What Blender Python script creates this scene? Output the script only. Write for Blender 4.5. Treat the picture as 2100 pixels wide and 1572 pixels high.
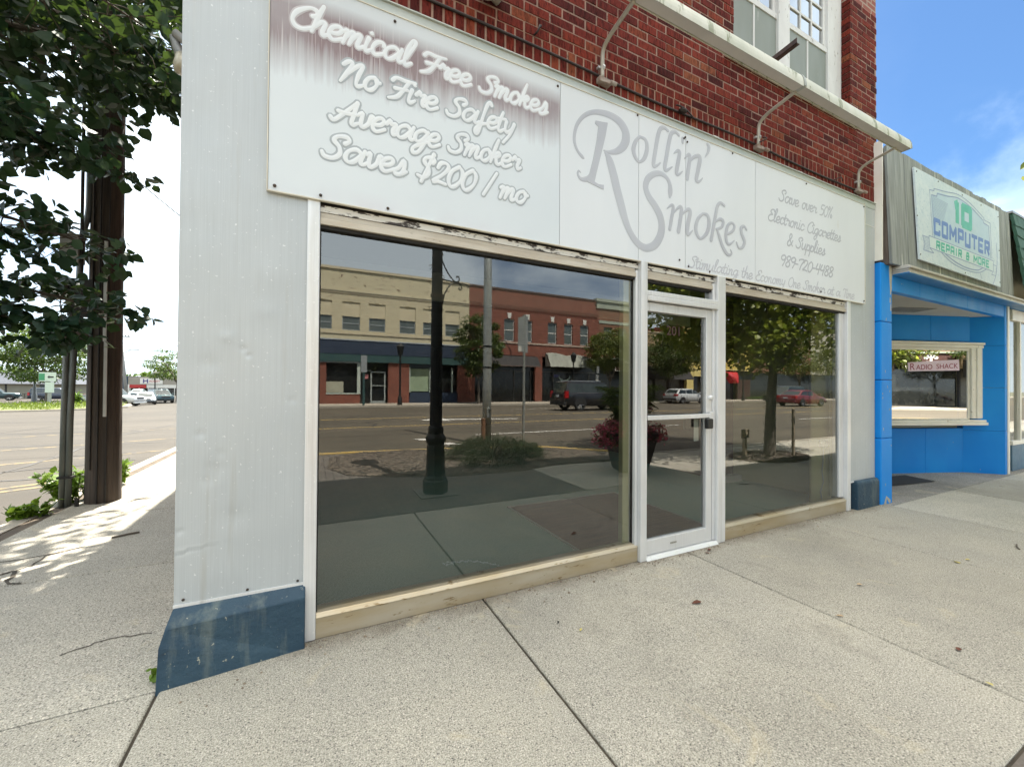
import bpy, bmesh, math, random
from mathutils import Vector, Matrix, noise
R = math.radians
for o in list(bpy.data.objects): bpy.data.objects.remove(o)
scene = bpy.context.scene
COL = scene.collection

# ------------------------------------------------------------------ camera
CAMP = Vector((0.0, -2.4923, 1.4))
YAW, PIT, ROL = R(26.2744), R(0.5271), R(0.4226)
fw = Vector((math.sin(YAW)*math.cos(PIT), math.cos(YAW)*math.cos(PIT), math.sin(PIT)))
rt = Vector((math.cos(YAW), -math.sin(YAW), 0)); up = rt.cross(fw)
r2 = rt*math.cos(ROL) + up*math.sin(ROL); u2 = -rt*math.sin(ROL) + up*math.cos(ROL)
cd = bpy.data.cameras.new('camera'); cam = bpy.data.objects.new('camera', cd); COL.objects.link(cam)
cam.matrix_world = Matrix(((r2.x, u2.x, -fw.x, CAMP.x), (r2.y, u2.y, -fw.y, CAMP.y), (r2.z, u2.z, -fw.z, CAMP.z), (0, 0, 0, 1)))
cd.sensor_width = 36.0; cd.lens = 829.5/2100*36.0; cd.clip_start = 0.05; cd.clip_end = 3000
scene.camera = cam
scene.render.resolution_x, scene.render.resolution_y = 1024, 766

# ------------------------------------------------------------------ light
SUN_EL, SUN_AZ = R(63), R(14)                 # azimuth from +Y towards +X: the sun stands behind the shop
sd = bpy.data.lights.new('sun', 'SUN'); sd.energy = 5.0; sd.angle = R(0.5); sd.color = (1.0, 0.94, 0.84)
so = bpy.data.objects.new('sun', sd); COL.objects.link(so)
tosun = Vector((math.sin(SUN_AZ)*math.cos(SUN_EL), math.cos(SUN_AZ)*math.cos(SUN_EL), math.sin(SUN_EL)))
so.rotation_euler = tosun.to_track_quat('Z', 'Y').to_euler(); so.location = (0, 0, 40)

w = bpy.data.worlds.new("World"); scene.world = w; w.use_nodes = True
nt = w.node_tree; nt.nodes.clear()
def nn(t, **k):
    n = nt.nodes.new(t)
    for a, b in k.items(): setattr(n, a, b)
    return n
L = lambda a, b: nt.links.new(a, b)
sky = nn('ShaderNodeTexSky', sky_type='NISHITA', sun_disc=False, sun_elevation=SUN_EL, sun_rotation=SUN_AZ, air_density=1.0, dust_density=0.6, ozone_density=2.2)
tc = nn('ShaderNodeTexCoord')
sep = nn('ShaderNodeSeparateXYZ'); L(tc.outputs['Generated'], sep.inputs[0])
# project the view direction on a cloud layer: (x, y) / (z + k)
zz = nn('ShaderNodeMath', operation='MAXIMUM'); L(sep.outputs['Z'], zz.inputs[0]); zz.inputs[1].default_value = 0.0
za = nn('ShaderNodeMath', operation='ADD'); L(zz.outputs[0], za.inputs[0]); za.inputs[1].default_value = 0.22
dx = nn('ShaderNodeMath', operation='DIVIDE'); L(sep.outputs['X'], dx.inputs[0]); L(za.outputs[0], dx.inputs[1])
dy = nn('ShaderNodeMath', operation='DIVIDE'); L(sep.outputs['Y'], dy.inputs[0]); L(za.outputs[0], dy.inputs[1])
cmb = nn('ShaderNodeCombineXYZ'); L(dx.outputs[0], cmb.inputs[0]); L(dy.outputs[0], cmb.inputs[1]); cmb.inputs[2].default_value = 1.7
n1 = nn('ShaderNodeTexNoise'); n1.inputs['Scale'].default_value = 0.85; n1.inputs['Detail'].default_value = 7; n1.inputs['Roughness'].default_value = 0.55; n1.inputs['Distortion'].default_value = 0.3
L(cmb.outputs[0], n1.inputs['Vector'])
# blue window low over the street to the east, otherwise a broken bright overcast
tgt = nn('ShaderNodeVectorMath', operation='DOT_PRODUCT'); L(tc.outputs['Generated'], tgt.inputs[0]); tgt.inputs[1].default_value = Vector((0.715, 0.300, 0.632)).normalized()
n3 = nn('ShaderNodeTexNoise'); n3.inputs['Scale'].default_value = 5.5; n3.inputs['Detail'].default_value = 6; n3.inputs['Roughness'].default_value = 0.6; L(tc.outputs['Generated'], n3.inputs['Vector'])
wob = nn('ShaderNodeMath', operation='MULTIPLY_ADD'); L(n3.outputs['Fac'], wob.inputs[0]); wob.inputs[1].default_value = 0.09; L(tgt.outputs['Value'], wob.inputs[2])
mr = nn('ShaderNodeMapRange', interpolation_type='SMOOTHSTEP'); L(wob.outputs[0], mr.inputs[0]); mr.inputs[1].default_value = 0.962; mr.inputs[2].default_value = 0.992; mr.inputs[3].default_value = 1.0; mr.inputs[4].default_value = 0.06
ad = nn('ShaderNodeMath', operation='ADD'); L(n1.outputs['Fac'], ad.inputs[0]); ad.inputs[1].default_value = 0.0
cr = nn('ShaderNodeValToRGB'); cr.color_ramp.elements[0].position = 0.33; cr.color_ramp.elements[1].position = 0.56
L(ad.outputs[0], cr.inputs[0])
hz = nn('ShaderNodeMapRange'); L(sep.outputs['Z'], hz.inputs[0]); hz.inputs[1].default_value = 0.0; hz.inputs[2].default_value = 0.30; hz.inputs[3].default_value = 0.80; hz.inputs[4].default_value = 0.27
mxh = nn('ShaderNodeMath', operation='MAXIMUM'); L(cr.outputs[0], mxh.inputs[0]); L(hz.outputs[0], mxh.inputs[1])
mul = nn('ShaderNodeMath', operation='MULTIPLY'); L(mxh.outputs[0], mul.inputs[0]); L(mr.outputs[0], mul.inputs[1])
mix = nn('ShaderNodeMix', data_type='RGBA'); L(mul.outputs[0], mix.inputs['Factor']); tint = nn('ShaderNodeMix', data_type='RGBA', blend_type='MULTIPLY'); tint.inputs['Factor'].default_value = 1.0; L(sky.outputs[0], tint.inputs['A']); tint.inputs['B'].default_value = (.56, .84, 1.06, 1); L(tint.outputs['Result'], mix.inputs['A']); 
# unseen glow added overhead to lift the shade; plain white cloud lower down
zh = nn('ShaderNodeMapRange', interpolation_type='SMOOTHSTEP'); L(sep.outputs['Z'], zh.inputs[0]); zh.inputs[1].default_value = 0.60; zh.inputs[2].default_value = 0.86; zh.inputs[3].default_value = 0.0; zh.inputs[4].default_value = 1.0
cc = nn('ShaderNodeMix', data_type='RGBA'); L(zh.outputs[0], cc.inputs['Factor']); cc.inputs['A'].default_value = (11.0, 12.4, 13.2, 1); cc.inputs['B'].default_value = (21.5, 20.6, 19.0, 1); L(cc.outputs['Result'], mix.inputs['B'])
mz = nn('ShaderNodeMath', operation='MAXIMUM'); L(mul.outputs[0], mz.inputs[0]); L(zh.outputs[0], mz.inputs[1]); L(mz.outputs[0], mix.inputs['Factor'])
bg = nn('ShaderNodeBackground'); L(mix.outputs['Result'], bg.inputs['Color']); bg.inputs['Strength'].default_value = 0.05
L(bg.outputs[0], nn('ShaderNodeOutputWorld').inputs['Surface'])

scene.view_settings.view_transform = 'Standard'; scene.view_settings.look = 'None'
scene.view_settings.exposure = 1.85; scene.view_settings.gamma = 1.0
scene.render.engine = 'CYCLES'
scene.cycles.max_bounces = 8; scene.cycles.transparent_max_bounces = 24
scene.cycles.caustics_reflective = False; scene.cycles.caustics_refractive = False

# ------------------------------------------------------------------ helpers
rnd = random.Random(7)
LOC = {}
class MB:
    """collects shapes for ONE mesh"""
    def __init__(s): s.v = []; s.f = []; s.m = []; s.cur = 0; s.c = None; s.col = []
    def _add(s, vs, fs):
        b = len(s.v); s.v += [tuple(q) for q in vs]
        for f in fs: s.f.append(tuple(b+i for i in f)); s.m.append(s.cur); s.col.append(s.c)
        return s
    def box(s, x0, x1, y0, y1, z0, z1):
        return s._add([(x0,y0,z0),(x1,y0,z0),(x1,y1,z0),(x0,y1,z0),(x0,y0,z1),(x1,y0,z1),(x1,y1,z1),(x0,y1,z1)],
               [(0,3,2,1),(4,5,6,7),(0,1,5,4),(1,2,6,5),(2,3,7,6),(3,0,4,7)])
    def quad(s, a, b, c, d): return s._add([a,b,c,d], [(0,1,2,3)])
    def poly(s, pts): return s._add(pts, [tuple(range(len(pts)))])
    def hexa(s, b, t):
        """box from 4 bottom and 4 top points"""
        return s._add(list(b)+list(t), [(3,2,1,0),(4,5,6,7),(0,1,5,4),(1,2,6,5),(2,3,7,6),(3,0,4,7)])
    def prism(s, pts, a0, a1, ax='y'):
        """polygon in the plane across ax, extruded a0..a1"""
        n = len(pts)
        def P(p, a):
            return (p[0],a,p[1]) if ax == 'y' else (a,p[0],p[1]) if ax == 'x' else (p[0],p[1],a)
        vs = [P(p,a0) for p in pts] + [P(p,a1) for p in pts]
        fs = [tuple(range(n)), tuple(range(2*n-1, n-1, -1))] + [(i, n+i, n+(i+1)%n, (i+1)%n) for i in range(n)]
        return s._add(vs, fs)
    def tube(s, pts, r, n=8, cap=True):
        pts = [Vector(p) for p in pts]; m = len(pts)
        rs = r if isinstance(r, (list, tuple)) else [r]*m
        vs = []; pn = None
        for i, p in enumerate(pts):
            d = (pts[min(i+1,m-1)] - pts[max(i-1,0)])
            d = d.normalized() if d.length > 1e-9 else Vector((0,0,1))
            if pn is None:
                a = Vector((1,0,0)) if abs(d.x) < .9 else Vector((0,1,0)); pn = (a - d*a.dot(d)).normalized()
            else: pn = (pn - d*pn.dot(d)).normalized()
            b = d.cross(pn)
            for k in range(n):
                t = 2*math.pi*k/n; vs.append(p + (pn*math.cos(t) + b*math.sin(t))*rs[i])
        fs = [(i*n+k, i*n+(k+1)%n, (i+1)*n+(k+1)%n, (i+1)*n+k) for i in range(m-1) for k in range(n)]
        if cap: fs += [tuple(range(n-1,-1,-1)), tuple((m-1)*n+k for k in range(n))]
        return s._add(vs, fs)
    def lathe(s, cx, cy, prof, n=16):
        m = len(prof); vs = []
        for r, z in prof:
            for k in range(n):
                t = 2*math.pi*(k+.5)/n; vs.append((cx+r*math.cos(t), cy+r*math.sin(t), z))
        fs = [(i*n+k, i*n+(k+1)%n, (i+1)*n+(k+1)%n, (i+1)*n+k) for i in range(m-1) for k in range(n)]
        fs += [tuple(range(n-1,-1,-1)), tuple((m-1)*n+k for k in range(n))]
        return s._add(vs, fs)
    def ball(s, c, rx, ry, rz, n=10, m=6):
        vs = []; 
        for i in range(m+1):
            a = -math.pi/2 + math.pi*i/m
            for k in range(n):
                t = 2*math.pi*k/n
                vs.append((c[0]+rx*max(math.cos(a),.02)*math.cos(t), c[1]+ry*max(math.cos(a),.02)*math.sin(t), c[2]+rz*math.sin(a)))
        fs = [(i*n+k, i*n+(k+1)%n, (i+1)*n+(k+1)%n, (i+1)*n+k) for i in range(m) for k in range(n)]
        return s._add(vs, fs)
    def stroke(s, pts, y0, t, ax='y'):
        """flat raised stroke in a facade plane; pts = (x, z, width)"""
        P = [Vector((p[0], p[1])) for p in pts]; W = [p[2] for p in pts]; m = len(P)
        secs = []
        for i in range(m):
            d = P[min(i+1,m-1)] - P[max(i-1,0)]
            d = d.normalized() if d.length > 1e-9 else Vector((1,0))
            secs.append((P[i], d, W[i]))
        a, d, wd = secs[0]; z, e, we = secs[-1]
        pre = [(a - d*wd*.45, d, wd*.15), (a - d*wd*.32, d, wd*.72)]
        post = [(z + e*we*.32, e, we*.72), (z + e*we*.45, e, we*.15)]
        secs = pre + secs + post; vs = []; K = 5
        for p, d, wd in secs:
            nrm = Vector((-d.y, d.x))
            for k in range(K):
                u = 1 - 2*k/(K-1); h = t*(1-u**6)
                q = p + nrm*(u*wd/2)
                vs.append((q.x, y0-h, q.y) if ax == 'y' else (q.x, q.y, y0+h))
        fs = []
        for i in range(len(secs)-1):
            for k in range(K-1):
                fs.append((i*K+k, i*K+k+1, (i+1)*K+k+1, (i+1)*K+k))
        return s._add(vs, fs)

def lof(o):
    return LOC.get(o.name, Vector((0,0,0))) if o else Vector((0,0,0))
def tag(o, label=None, cat=None, group=None, kind=None):
    if label: o['label'] = label
    if cat: o['category'] = cat
    if group: o['group'] = group
    if kind: o['kind'] = kind
    return o
def thing(name, label, cat, loc=(0,0,0), group=None, rz=0):
    o = bpy.data.objects.new(name, None); COL.objects.link(o); o.location = loc; o.rotation_euler = (0,0,rz)
    o.empty_display_size = .2
    LOC[o.name] = Vector(loc); return tag(o, label, cat, group)
def part(name, mb, mat, parent=None, smooth=False, bevel=0, label=None, origin=None, auto=None):
    """link the collected shapes as ONE mesh object (vertices are given in world space and shifted to the parent's base)"""
    off = lof(parent) if parent else Vector(origin or (0,0,0))
    me = bpy.data.meshes.new(name)
    me.from_pydata([(a[0]-off.x, a[1]-off.y, a[2]-off.z) for a in mb.v], [], mb.f)
    mats = mat if isinstance(mat, (list, tuple)) else [mat]
    for m in mats: me.materials.append(m)
    if len(mats) > 1: me.polygons.foreach_set('material_index', mb.m)
    if any(c is not None for c in mb.col):
        at = me.attributes.new('tint', 'FLOAT', 'FACE'); at.data.foreach_set('value', [c if c is not None else .5 for c in mb.col])
    bm = bmesh.new(); bm.from_mesh(me); bmesh.ops.recalc_face_normals(bm, faces=bm.faces) if bevel else None
    bm.to_mesh(me); bm.free()
    if smooth: me.polygons.foreach_set('use_smooth', [True]*len(me.polygons))
    if auto: me.set_sharp_from_angle(angle=R(auto))
    o = bpy.data.objects.new(name, me); COL.objects.link(o)
    if parent: o.parent = parent
    else: o.location = off
    LOC[o.name] = off
    if bevel:
        b = o.modifiers.new('bevel', 'BEVEL'); b.width = bevel; b.segments = 2; b.limit_method = 'ANGLE'; b.angle_limit = R(40)
    if label: o['label'] = label
    return o
SEP = {'bare_patch','mullion','bulkhead','glazing_gasket','cladding_screw','sign_screw','end_cap','inner_jamb','window_sill','window_head','head_paint_strip','head_gap','infill_panel','panel_bead','sash_pane','sash','pier_cladding','cladding_trim','drying_crack','cable_guard','collar','shop_frame','brick_pier','shop_window','red_band','white_band','floor_strip','roof_rail','bed_rail','side_window','wheel_arch','awning_rail','band','sign_plate','plate','cornice','trim','band_trim','window','handrail','interior_wall','ceiling_beam','insulator','channel_post','wall','string_lights','window_frame','door_seam','channel'}
_part = part
def part(name, mb, mat, parent=None, **k):
    """like _part, but pieces that do not touch become parts of their own"""
    if name not in SEP or parent is None: return _part(name, mb, mat, parent, **k)
    n = len(mb.v); p = list(range(n))
    def find(i):
        while p[i] != i: p[i] = p[p[i]]; i = p[i]
        return i
    for f in mb.f:
        for i in f[1:]: p[find(i)] = find(f[0])
    comp = {}
    for fi, f in enumerate(mb.f): comp.setdefault(find(f[0]), []).append(fi)
    groups = []
    for fs in comp.values():
        vs = [mb.v[i] for fi in fs for i in mb.f[fi]]
        groups.append([fs, [min(v[a] for v in vs)-.004 for a in range(3)], [max(v[a] for v in vs)+.004 for a in range(3)]])
    ch = True
    while ch:
        ch = False
        for i in range(len(groups)):
            for j in range(i+1, len(groups)):
                A_, B_ = groups[i], groups[j]
                if all(A_[1][a] <= B_[2][a] and B_[1][a] <= A_[2][a] for a in range(3)):
                    groups[i] = [A_[0]+B_[0], [min(A_[1][a],B_[1][a]) for a in range(3)], [max(A_[2][a],B_[2][a]) for a in range(3)]]; del groups[j]; ch = True; break
            if ch: break
    o = None
    for g in groups:
        m2 = MB(); ix = {}
        for fi in g[0]:
            fc = []
            for i in mb.f[fi]:
                if i not in ix: ix[i] = len(m2.v); m2.v.append(mb.v[i])
                fc.append(ix[i])
            m2.f.append(tuple(fc)); m2.m.append(mb.m[fi]); m2.col.append(mb.col[fi])
        o = _part(name, m2, mat, parent, **k)
    return o
def struct(name, mb, mat, **k): return tag(part(name, mb, mat, **k), kind='structure')
def dup(root, loc, rz=None, label=None):
    r = root.copy(); COL.objects.link(r); r.location = loc
    if rz is not None: r.rotation_euler = (0,0,rz)
    if label: r['label'] = label
    for ch in list(root.children):
        c = ch.copy(); COL.objects.link(c); c.parent = r
        for g in list(ch.children):
            d = g.copy(); COL.objects.link(d); d.parent = c
    LOC[r.name] = Vector(loc); return r

# ------------------------------------------------------------------ materials
def newmat(name):
    m = bpy.data.materials.new(name); m.use_nodes = True; t = m.node_tree; t.nodes.clear()
    out = t.nodes.new('ShaderNodeOutputMaterial'); b = t.nodes.new('ShaderNodeBsdfPrincipled'); t.links.new(b.outputs[0], out.inputs[0])
    return m, t, b, out
class NT:
    def __init__(s, t): s.t = t; s.co = None
    def n(s, ty, **k):
        q = s.t.nodes.new(ty)
        for a, b in k.items():
            if isinstance(a, str) and hasattr(q, a): setattr(q, a, b)
        return q
    def l(s, a, b): s.t.links.new(a, b)
    def coord(s, sc=(1,1,1), rot=(0,0,0), loc=(0,0,0)):
        c = s.n('ShaderNodeTexCoord'); m = s.n('ShaderNodeMapping'); s.l(c.outputs['Object'], m.inputs[0])
        m.inputs['Scale'].default_value = sc; m.inputs['Rotation'].default_value = rot; m.inputs['Location'].default_value = loc
        return m.outputs[0]
    def noise(s, vec, scale, detail=4, rough=.55, dist=0):
        q = s.n('ShaderNodeTexNoise'); s.l(vec, q.inputs['Vector']); q.inputs['Scale'].default_value = scale; q.inputs['Detail'].default_value = detail
        q.inputs['Roughness'].default_value = rough; q.inputs['Distortion'].default_value = dist; return q.outputs['Fac']
    def ramp(s, fac, stops):
        q = s.n('ShaderNodeValToRGB'); e = q.color_ramp.elements
        while len(e) < len(stops): e.new(.5)
        for el, (p, c) in zip(e, stops): el.position = p; el.color = (c, c, c, 1) if isinstance(c, (int, float)) else (*c, 1)
        s.l(fac, q.inputs[0]); return q.outputs[0]
    def mix(s, f, a, b, mode='MIX'):
        q = s.n('ShaderNodeMix', data_type='RGBA', blend_type=mode)
        for v, i in ((f, 'Factor'), (a, 'A'), (b, 'B')):
            if hasattr(v, 'links') or hasattr(v, 'is_output'): s.l(v, q.inputs[i])
            elif isinstance(v, (int, float)) and i == 'Factor': q.inputs[i].default_value = v
            else: q.inputs[i].default_value = (*v, 1) if not isinstance(v, (int, float)) else (v, v, v, 1)
        return q.outputs['Result']
    def math(s, op, a, b=0):
        q = s.n('ShaderNodeMath', operation=op)
        for v, i in ((a, 0), (b, 1)):
            if isinstance(v, (int, float)): q.inputs[i].default_value = v
            else: s.l(v, q.inputs[i])
        return q.outputs[0]
    def bump(s, h, strength, dist, bsdf):
        q = s.n('ShaderNodeBump'); q.inputs['Strength'].default_value = strength; q.inputs['Distance'].default_value = dist
        s.l(h, q.inputs['Height']); s.l(q.outputs[0], bsdf.inputs['Normal'])
def M(name, c1, c2=None, scale=6, rough=.6, metal=0, bump=0, bscale=60, stretch=(1,1,1), spots=None, sscale=20, sthr=.62, detail=5, spec=.5):
    """base colour wandering between c1 and c2, optional worn spots, optional bump"""
    m, t, b, out = newmat(name); N = NT(t); v = N.coord(stretch)
    c2 = c2 or tuple(x*.82 for x in c1)
    col = N.mix(N.ramp(N.noise(v, scale, detail), [(.32, 0.0), (.68, 1.0)]), c1, c2)
    if spots: col = N.mix(N.ramp(N.noise(v, sscale, 6, .65), [(sthr, 0.0), (sthr+.04, 1.0)]), col, spots)
    N.l(col, b.inputs['Base Color']); b.inputs['Metallic'].default_value = metal; b.inputs['Specular IOR Level'].default_value = spec
    rg = N.ramp(N.noise(v, scale*1.7, 3), [(.3, max(0, rough-.08)), (.7, min(1, rough+.08))]); N.l(rg, b.inputs['Roughness'])
    if bump: N.bump(N.noise(v, bscale, 6, .6), bump, .01, b)
    return m
# ------------------------------------------------------------------ ground materials
def concrete(name, a, b, peb=(.62,.58,.50), dark=(.10,.095,.085), stain=.5, ps=120, wall=False):
    m, t, bs, out = newmat(name); N = NT(t); v = N.coord()
    col = N.mix(N.ramp(N.noise(v, 1.1, 5, .6), [(.3, 0.0), (.7, 1.0)]), a, b)
    big = N.ramp(N.noise(v, .55, 6, .62, .4), [(.36, 0.62), (.56, 1.0)])
    vo = N.n('ShaderNodeTexVoronoi'); N.l(v, vo.inputs['Vector']); vo.inputs['Scale'].default_value = ps
    val = N.n('ShaderNodeSeparateColor'); N.l(vo.outputs['Color'], val.inputs[0])
    cell = N.ramp(vo.outputs['Distance'], [(.30, 1.0), (.52, 0.0)])
    lightf = N.math('MULTIPLY', cell, N.ramp(val.outputs[0], [(.70, 0.0), (.74, .75)]))
    darkf = N.math('MULTIPLY', cell, N.ramp(val.outputs[1], [(.86, 0.0), (.90, .8)]))
    col = N.mix(lightf, col, peb); col = N.mix(darkf, col, dark)
    at = N.n('ShaderNodeAttribute', attribute_name='tint'); col = N.mix(.8, col, N.ramp(at.outputs['Fac'], [(0,.80),(1,1.12)]), 'MULTIPLY')
    sy = N.n('ShaderNodeSeparateXYZ'); N.l(N.coord(), sy.inputs[0])
    if wall: # dirt washed against the foot of the shop front
        wy = N.math('ADD', sy.outputs['Y'], N.math('MULTIPLY', N.math('SUBTRACT', N.noise(v, 3.5, 6, .65), .5), .34))
        col = N.mix(N.ramp(N.math('ADD', wy, 1.0), [(.86,0.0),(.99,.62)]), col, (.16,.135,.10))
    fine = N.ramp(N.noise(v, 170, 3, .7), [(.30, .22), (.5, 1.0), (.70, 1.7)])
    col = N.mix(.9, col, fine, 'MULTIPLY'); col = N.mix(stain, col, big, 'MULTIPLY')
    bl = N.ramp(N.noise(v, 2.6, 7, .7, .8), [(.60, 0.0), (.72, .5)]); col = N.mix(bl, col, (.58,.50,.34))           # buff bleached blotches
    gr = N.ramp(N.noise(N.coord(loc=(7,3,1)), 1.7, 7, .7, .6), [(.60, 0.0), (.78, .55)]); col = N.mix(gr, col, (.17,.155,.13))
    gum = N.n('ShaderNodeTexVoronoi'); N.l(v, gum.inputs['Vector']); gum.inputs['Scale'].default_value = 2.3
    gs = N.n('ShaderNodeSeparateColor'); N.l(gum.outputs['Color'], gs.inputs[0])
    col = N.mix(N.math('MULTIPLY', N.ramp(gum.outputs['Distance'], [(.035,.75),(.05,0.0)]), N.ramp(gs.outputs[0], [(.6,0.0),(.62,1.0)])), col, (.07,.065,.06))
    N.l(col, bs.inputs['Base Color']); bs.inputs['Roughness'].default_value = .85; bs.inputs['Specular IOR Level'].default_value = .25
    N.bump(N.math('ADD', N.noise(v, 120, 3), N.math('MULTIPLY', cell, .5)), .35, .006, bs)
    return m
def asphalt(name, a, b, crack=True):
    m, t, bs, out = newmat(name); N = NT(t); v = N.coord()
    col = N.mix(N.ramp(N.noise(v, .22, 6, .6, .5), [(.35, 0.0), (.65, 1.0)]), a, b)
    # tyre-polished bands and patches along the lane
    v2 = N.coord((.06, .9, 1)); col = N.mix(.55, col, N.ramp(N.noise(v2, 1.2, 4), [(.3, .72), (.65, 1.1)]), 'MULTIPLY')
    col = N.mix(.6, col, N.ramp(N.noise(v, 90, 3), [(.3, .6), (.7, 1.3)]), 'MULTIPLY')
    if crack:
        vo = N.n('ShaderNodeTexVoronoi', feature='DISTANCE_TO_EDGE'); N.l(N.coord((.22,.22,.22)), vo.inputs['Vector'])
        wv = N.n('ShaderNodeTexNoise'); wv.inputs['Scale'].default_value = 1.2
        mp = N.n('ShaderNodeVectorMath', operation='ADD'); N.l(N.coord((.22,.3,.22)), mp.inputs[0]); N.l(wv.outputs['Color'], mp.inputs[1]); N.l(N.coord(), wv.inputs['Vector']); N.l(mp.outputs[0], vo.inputs['Vector'])
        col = N.mix(N.ramp(vo.outputs['Distance'], [(.0, .75), (.012, 0.0)]), col, (.03,.028,.025))
    N.l(col, bs.inputs['Base Color']); bs.inputs['Roughness'].default_value = .82; bs.inputs['Specular IOR Level'].default_value = .3
    N.bump(N.noise(v, 140, 3), .4, .006, bs); return m
M_CONC = concrete('concrete_aggregate', (.485,.455,.375), (.40,.38,.325), wall=True)
M_CONC2 = concrete('concrete_side', (.475,.445,.37), (.395,.37,.315), ps=95)
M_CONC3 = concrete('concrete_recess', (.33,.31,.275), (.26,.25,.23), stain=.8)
M_JOINT = M('joint_dirt', (.05,.042,.032), (.09,.075,.055), 12, .95)
M_ROAD = asphalt('asphalt_main', (.125,.106,.077), (.092,.080,.060))
M_SIDE = asphalt('asphalt_side', (.072,.063,.050), (.054,.048,.039))
M_CURB = M('curb_concrete', (.40,.36,.29), (.30,.27,.22), 3, .85, bump=.3, bscale=50)
M_YEL = M('yellow_paint', (.62,.42,.10), (.50,.36,.14), 2, .7, spots=(.25,.22,.18), sscale=7, sthr=.60)
M_YEL2 = M('worn_yellow_paint', (.20,.15,.06), (.12,.095,.055), 1.2, .8, spots=(.07,.062,.05), sscale=6, sthr=.50)
M_WPAINT = M('white_road_paint', (.70,.68,.62), (.55,.53,.48), 3, .7, spots=(.24,.22,.19), sscale=9, sthr=.60)
M_DIRT = M('dirt', (.13,.10,.07), (.075,.06,.045), 7, .95, bump=.6, bscale=40, spots=(.24,.20,.14), sscale=30, sthr=.62)
M_EARTH = M('earth', (.16,.15,.10), (.11,.12,.07), .4, .95)

def gz(y):
    return -.10 if y < 8 else max(-1.0, -.10 - .0167*(y-8))
def strip(mb, x0, x1, ys, dz=0.0):
    for a, b in zip(ys[:-1], ys[1:]):
        mb.quad((x0,a,gz(a)+dz), (x1,a,gz(a)+dz), (x1,b,gz(b)+dz), (x0,b,gz(b)+dz))
YS = [-3.2, 2, 8, 16, 24, 32, 40, 48, 56, 61.9, 80, 130]
mb = MB(); strip(mb, -700, 700, [-700, -60, -3.2, 8, 20, 40, 61.9, 130, 700], -.05); struct('ground', mb, M_EARTH)
mb = MB(); mb.quad((-160,-27.4,-.10),(220,-27.4,-.10),(220,-3.2,-.10),(-160,-3.2,-.10)); struct('main_road', mb, M_ROAD)
mb = MB(); strip(mb, -160, -2.70, YS); struct('side_street', mb, M_SIDE)

# near pavement: separate slabs with real joints over a dirt bed
CURB = [(-4.6,-3.6), (-4.2,-5.2), (-3.0,-6.4), (-1.5,-6.75), (.76,-6.68), (3,-6.32), (5,-5.69), (5.84,-4.80), (6.35,-4.25), (7.2,-4.02), (60,-4.0)]
mb = MB()
mb.poly([(x,y,-.014) for x, y in CURB] + [(60,2.6,-.014), (-2.6,2.6,-.014), (-2.6,-3.2,-.014)])
mb.quad((-2.6,2.6,-.014), (-.3,2.6,-.014), (-.3,40,-.014), (-2.6,40,-.014))
struct('pavement_bed', mb, M_JOINT)
def slab(mb, x0, x1, y0, y1, z=0.0, g=.007, c=.006):
    mb.c = rnd.random()
    x0 += g; x1 -= g; y0 += g; y1 -= g
    dz = [rnd.uniform(-.002,.002) for _ in range(4)]
    b = [(x0,y0,-.06), (x1,y0,-.06), (x1,y1,-.06), (x0,y1,-.06)]
    k = [(x0,y0,z-c+dz[0]), (x1,y0,z-c+dz[1]), (x1,y1,z-c+dz[2]), (x0,y1,z-c+dz[3])]
    t = [(x0+c,y0+c,z+dz[0]), (x1-c,y0+c,z+dz[1]), (x1-c,y1-c,z+dz[2]), (x0+c,y1-c,z+dz[3])]
    mb._add(b+k+t, [(0,1,5,4),(1,2,6,5),(2,3,7,6),(3,0,4,7),(4,5,9,8),(5,6,10,9),(6,7,11,10),(7,4,8,11),(8,9,10,11)])
mb = MB(); xs = [-.62, 1.03, 2.90, 4.76, 6.33]
for a, b in zip(xs[:-1], xs[1:]): slab(mb, a, b, -1.95, .30)
xs2 = [6.33, 8.07, 9.9, 11.8, 13.7, 15.6, 17.5, 19.4, 21.3, 23.2]
for a, b in zip(xs2[:-1], xs2[1:]): slab(mb, a, b, -1.95, -.12)
xs3 = [3.40, 4.76, 6.33] + xs2[1:] + [25, 27, 29, 31, 34]
for a, b in zip(xs3[:-1], xs3[1:]): slab(mb, a, b, -3.0, -1.95); slab(mb, a, b, -3.98, -3.0)
struct('sidewalk', mb, M_CONC)
mb = MB()
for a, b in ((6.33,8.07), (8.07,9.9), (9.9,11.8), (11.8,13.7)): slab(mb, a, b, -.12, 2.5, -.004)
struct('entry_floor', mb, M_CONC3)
mb = MB()
for a, b in zip([-6.0,-4.4,-3.2,-1.95,-.10,1.58,3.36,5.2,7.05,8.9,10.8,12.7,14.6,16.5,18.4,20.3,22.2], [-4.4,-3.2,-1.95,-.10,1.58,3.36,5.2,7.05,8.9,10.8,12.7,14.6,16.5,18.4,20.3,22.2,24]):
    slab(mb, -2.48, -.62 if b <= -.1 else -.40, a, b, rnd.uniform(-.004,.002))
struct('side_sidewalk', mb, M_CONC2)
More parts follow.
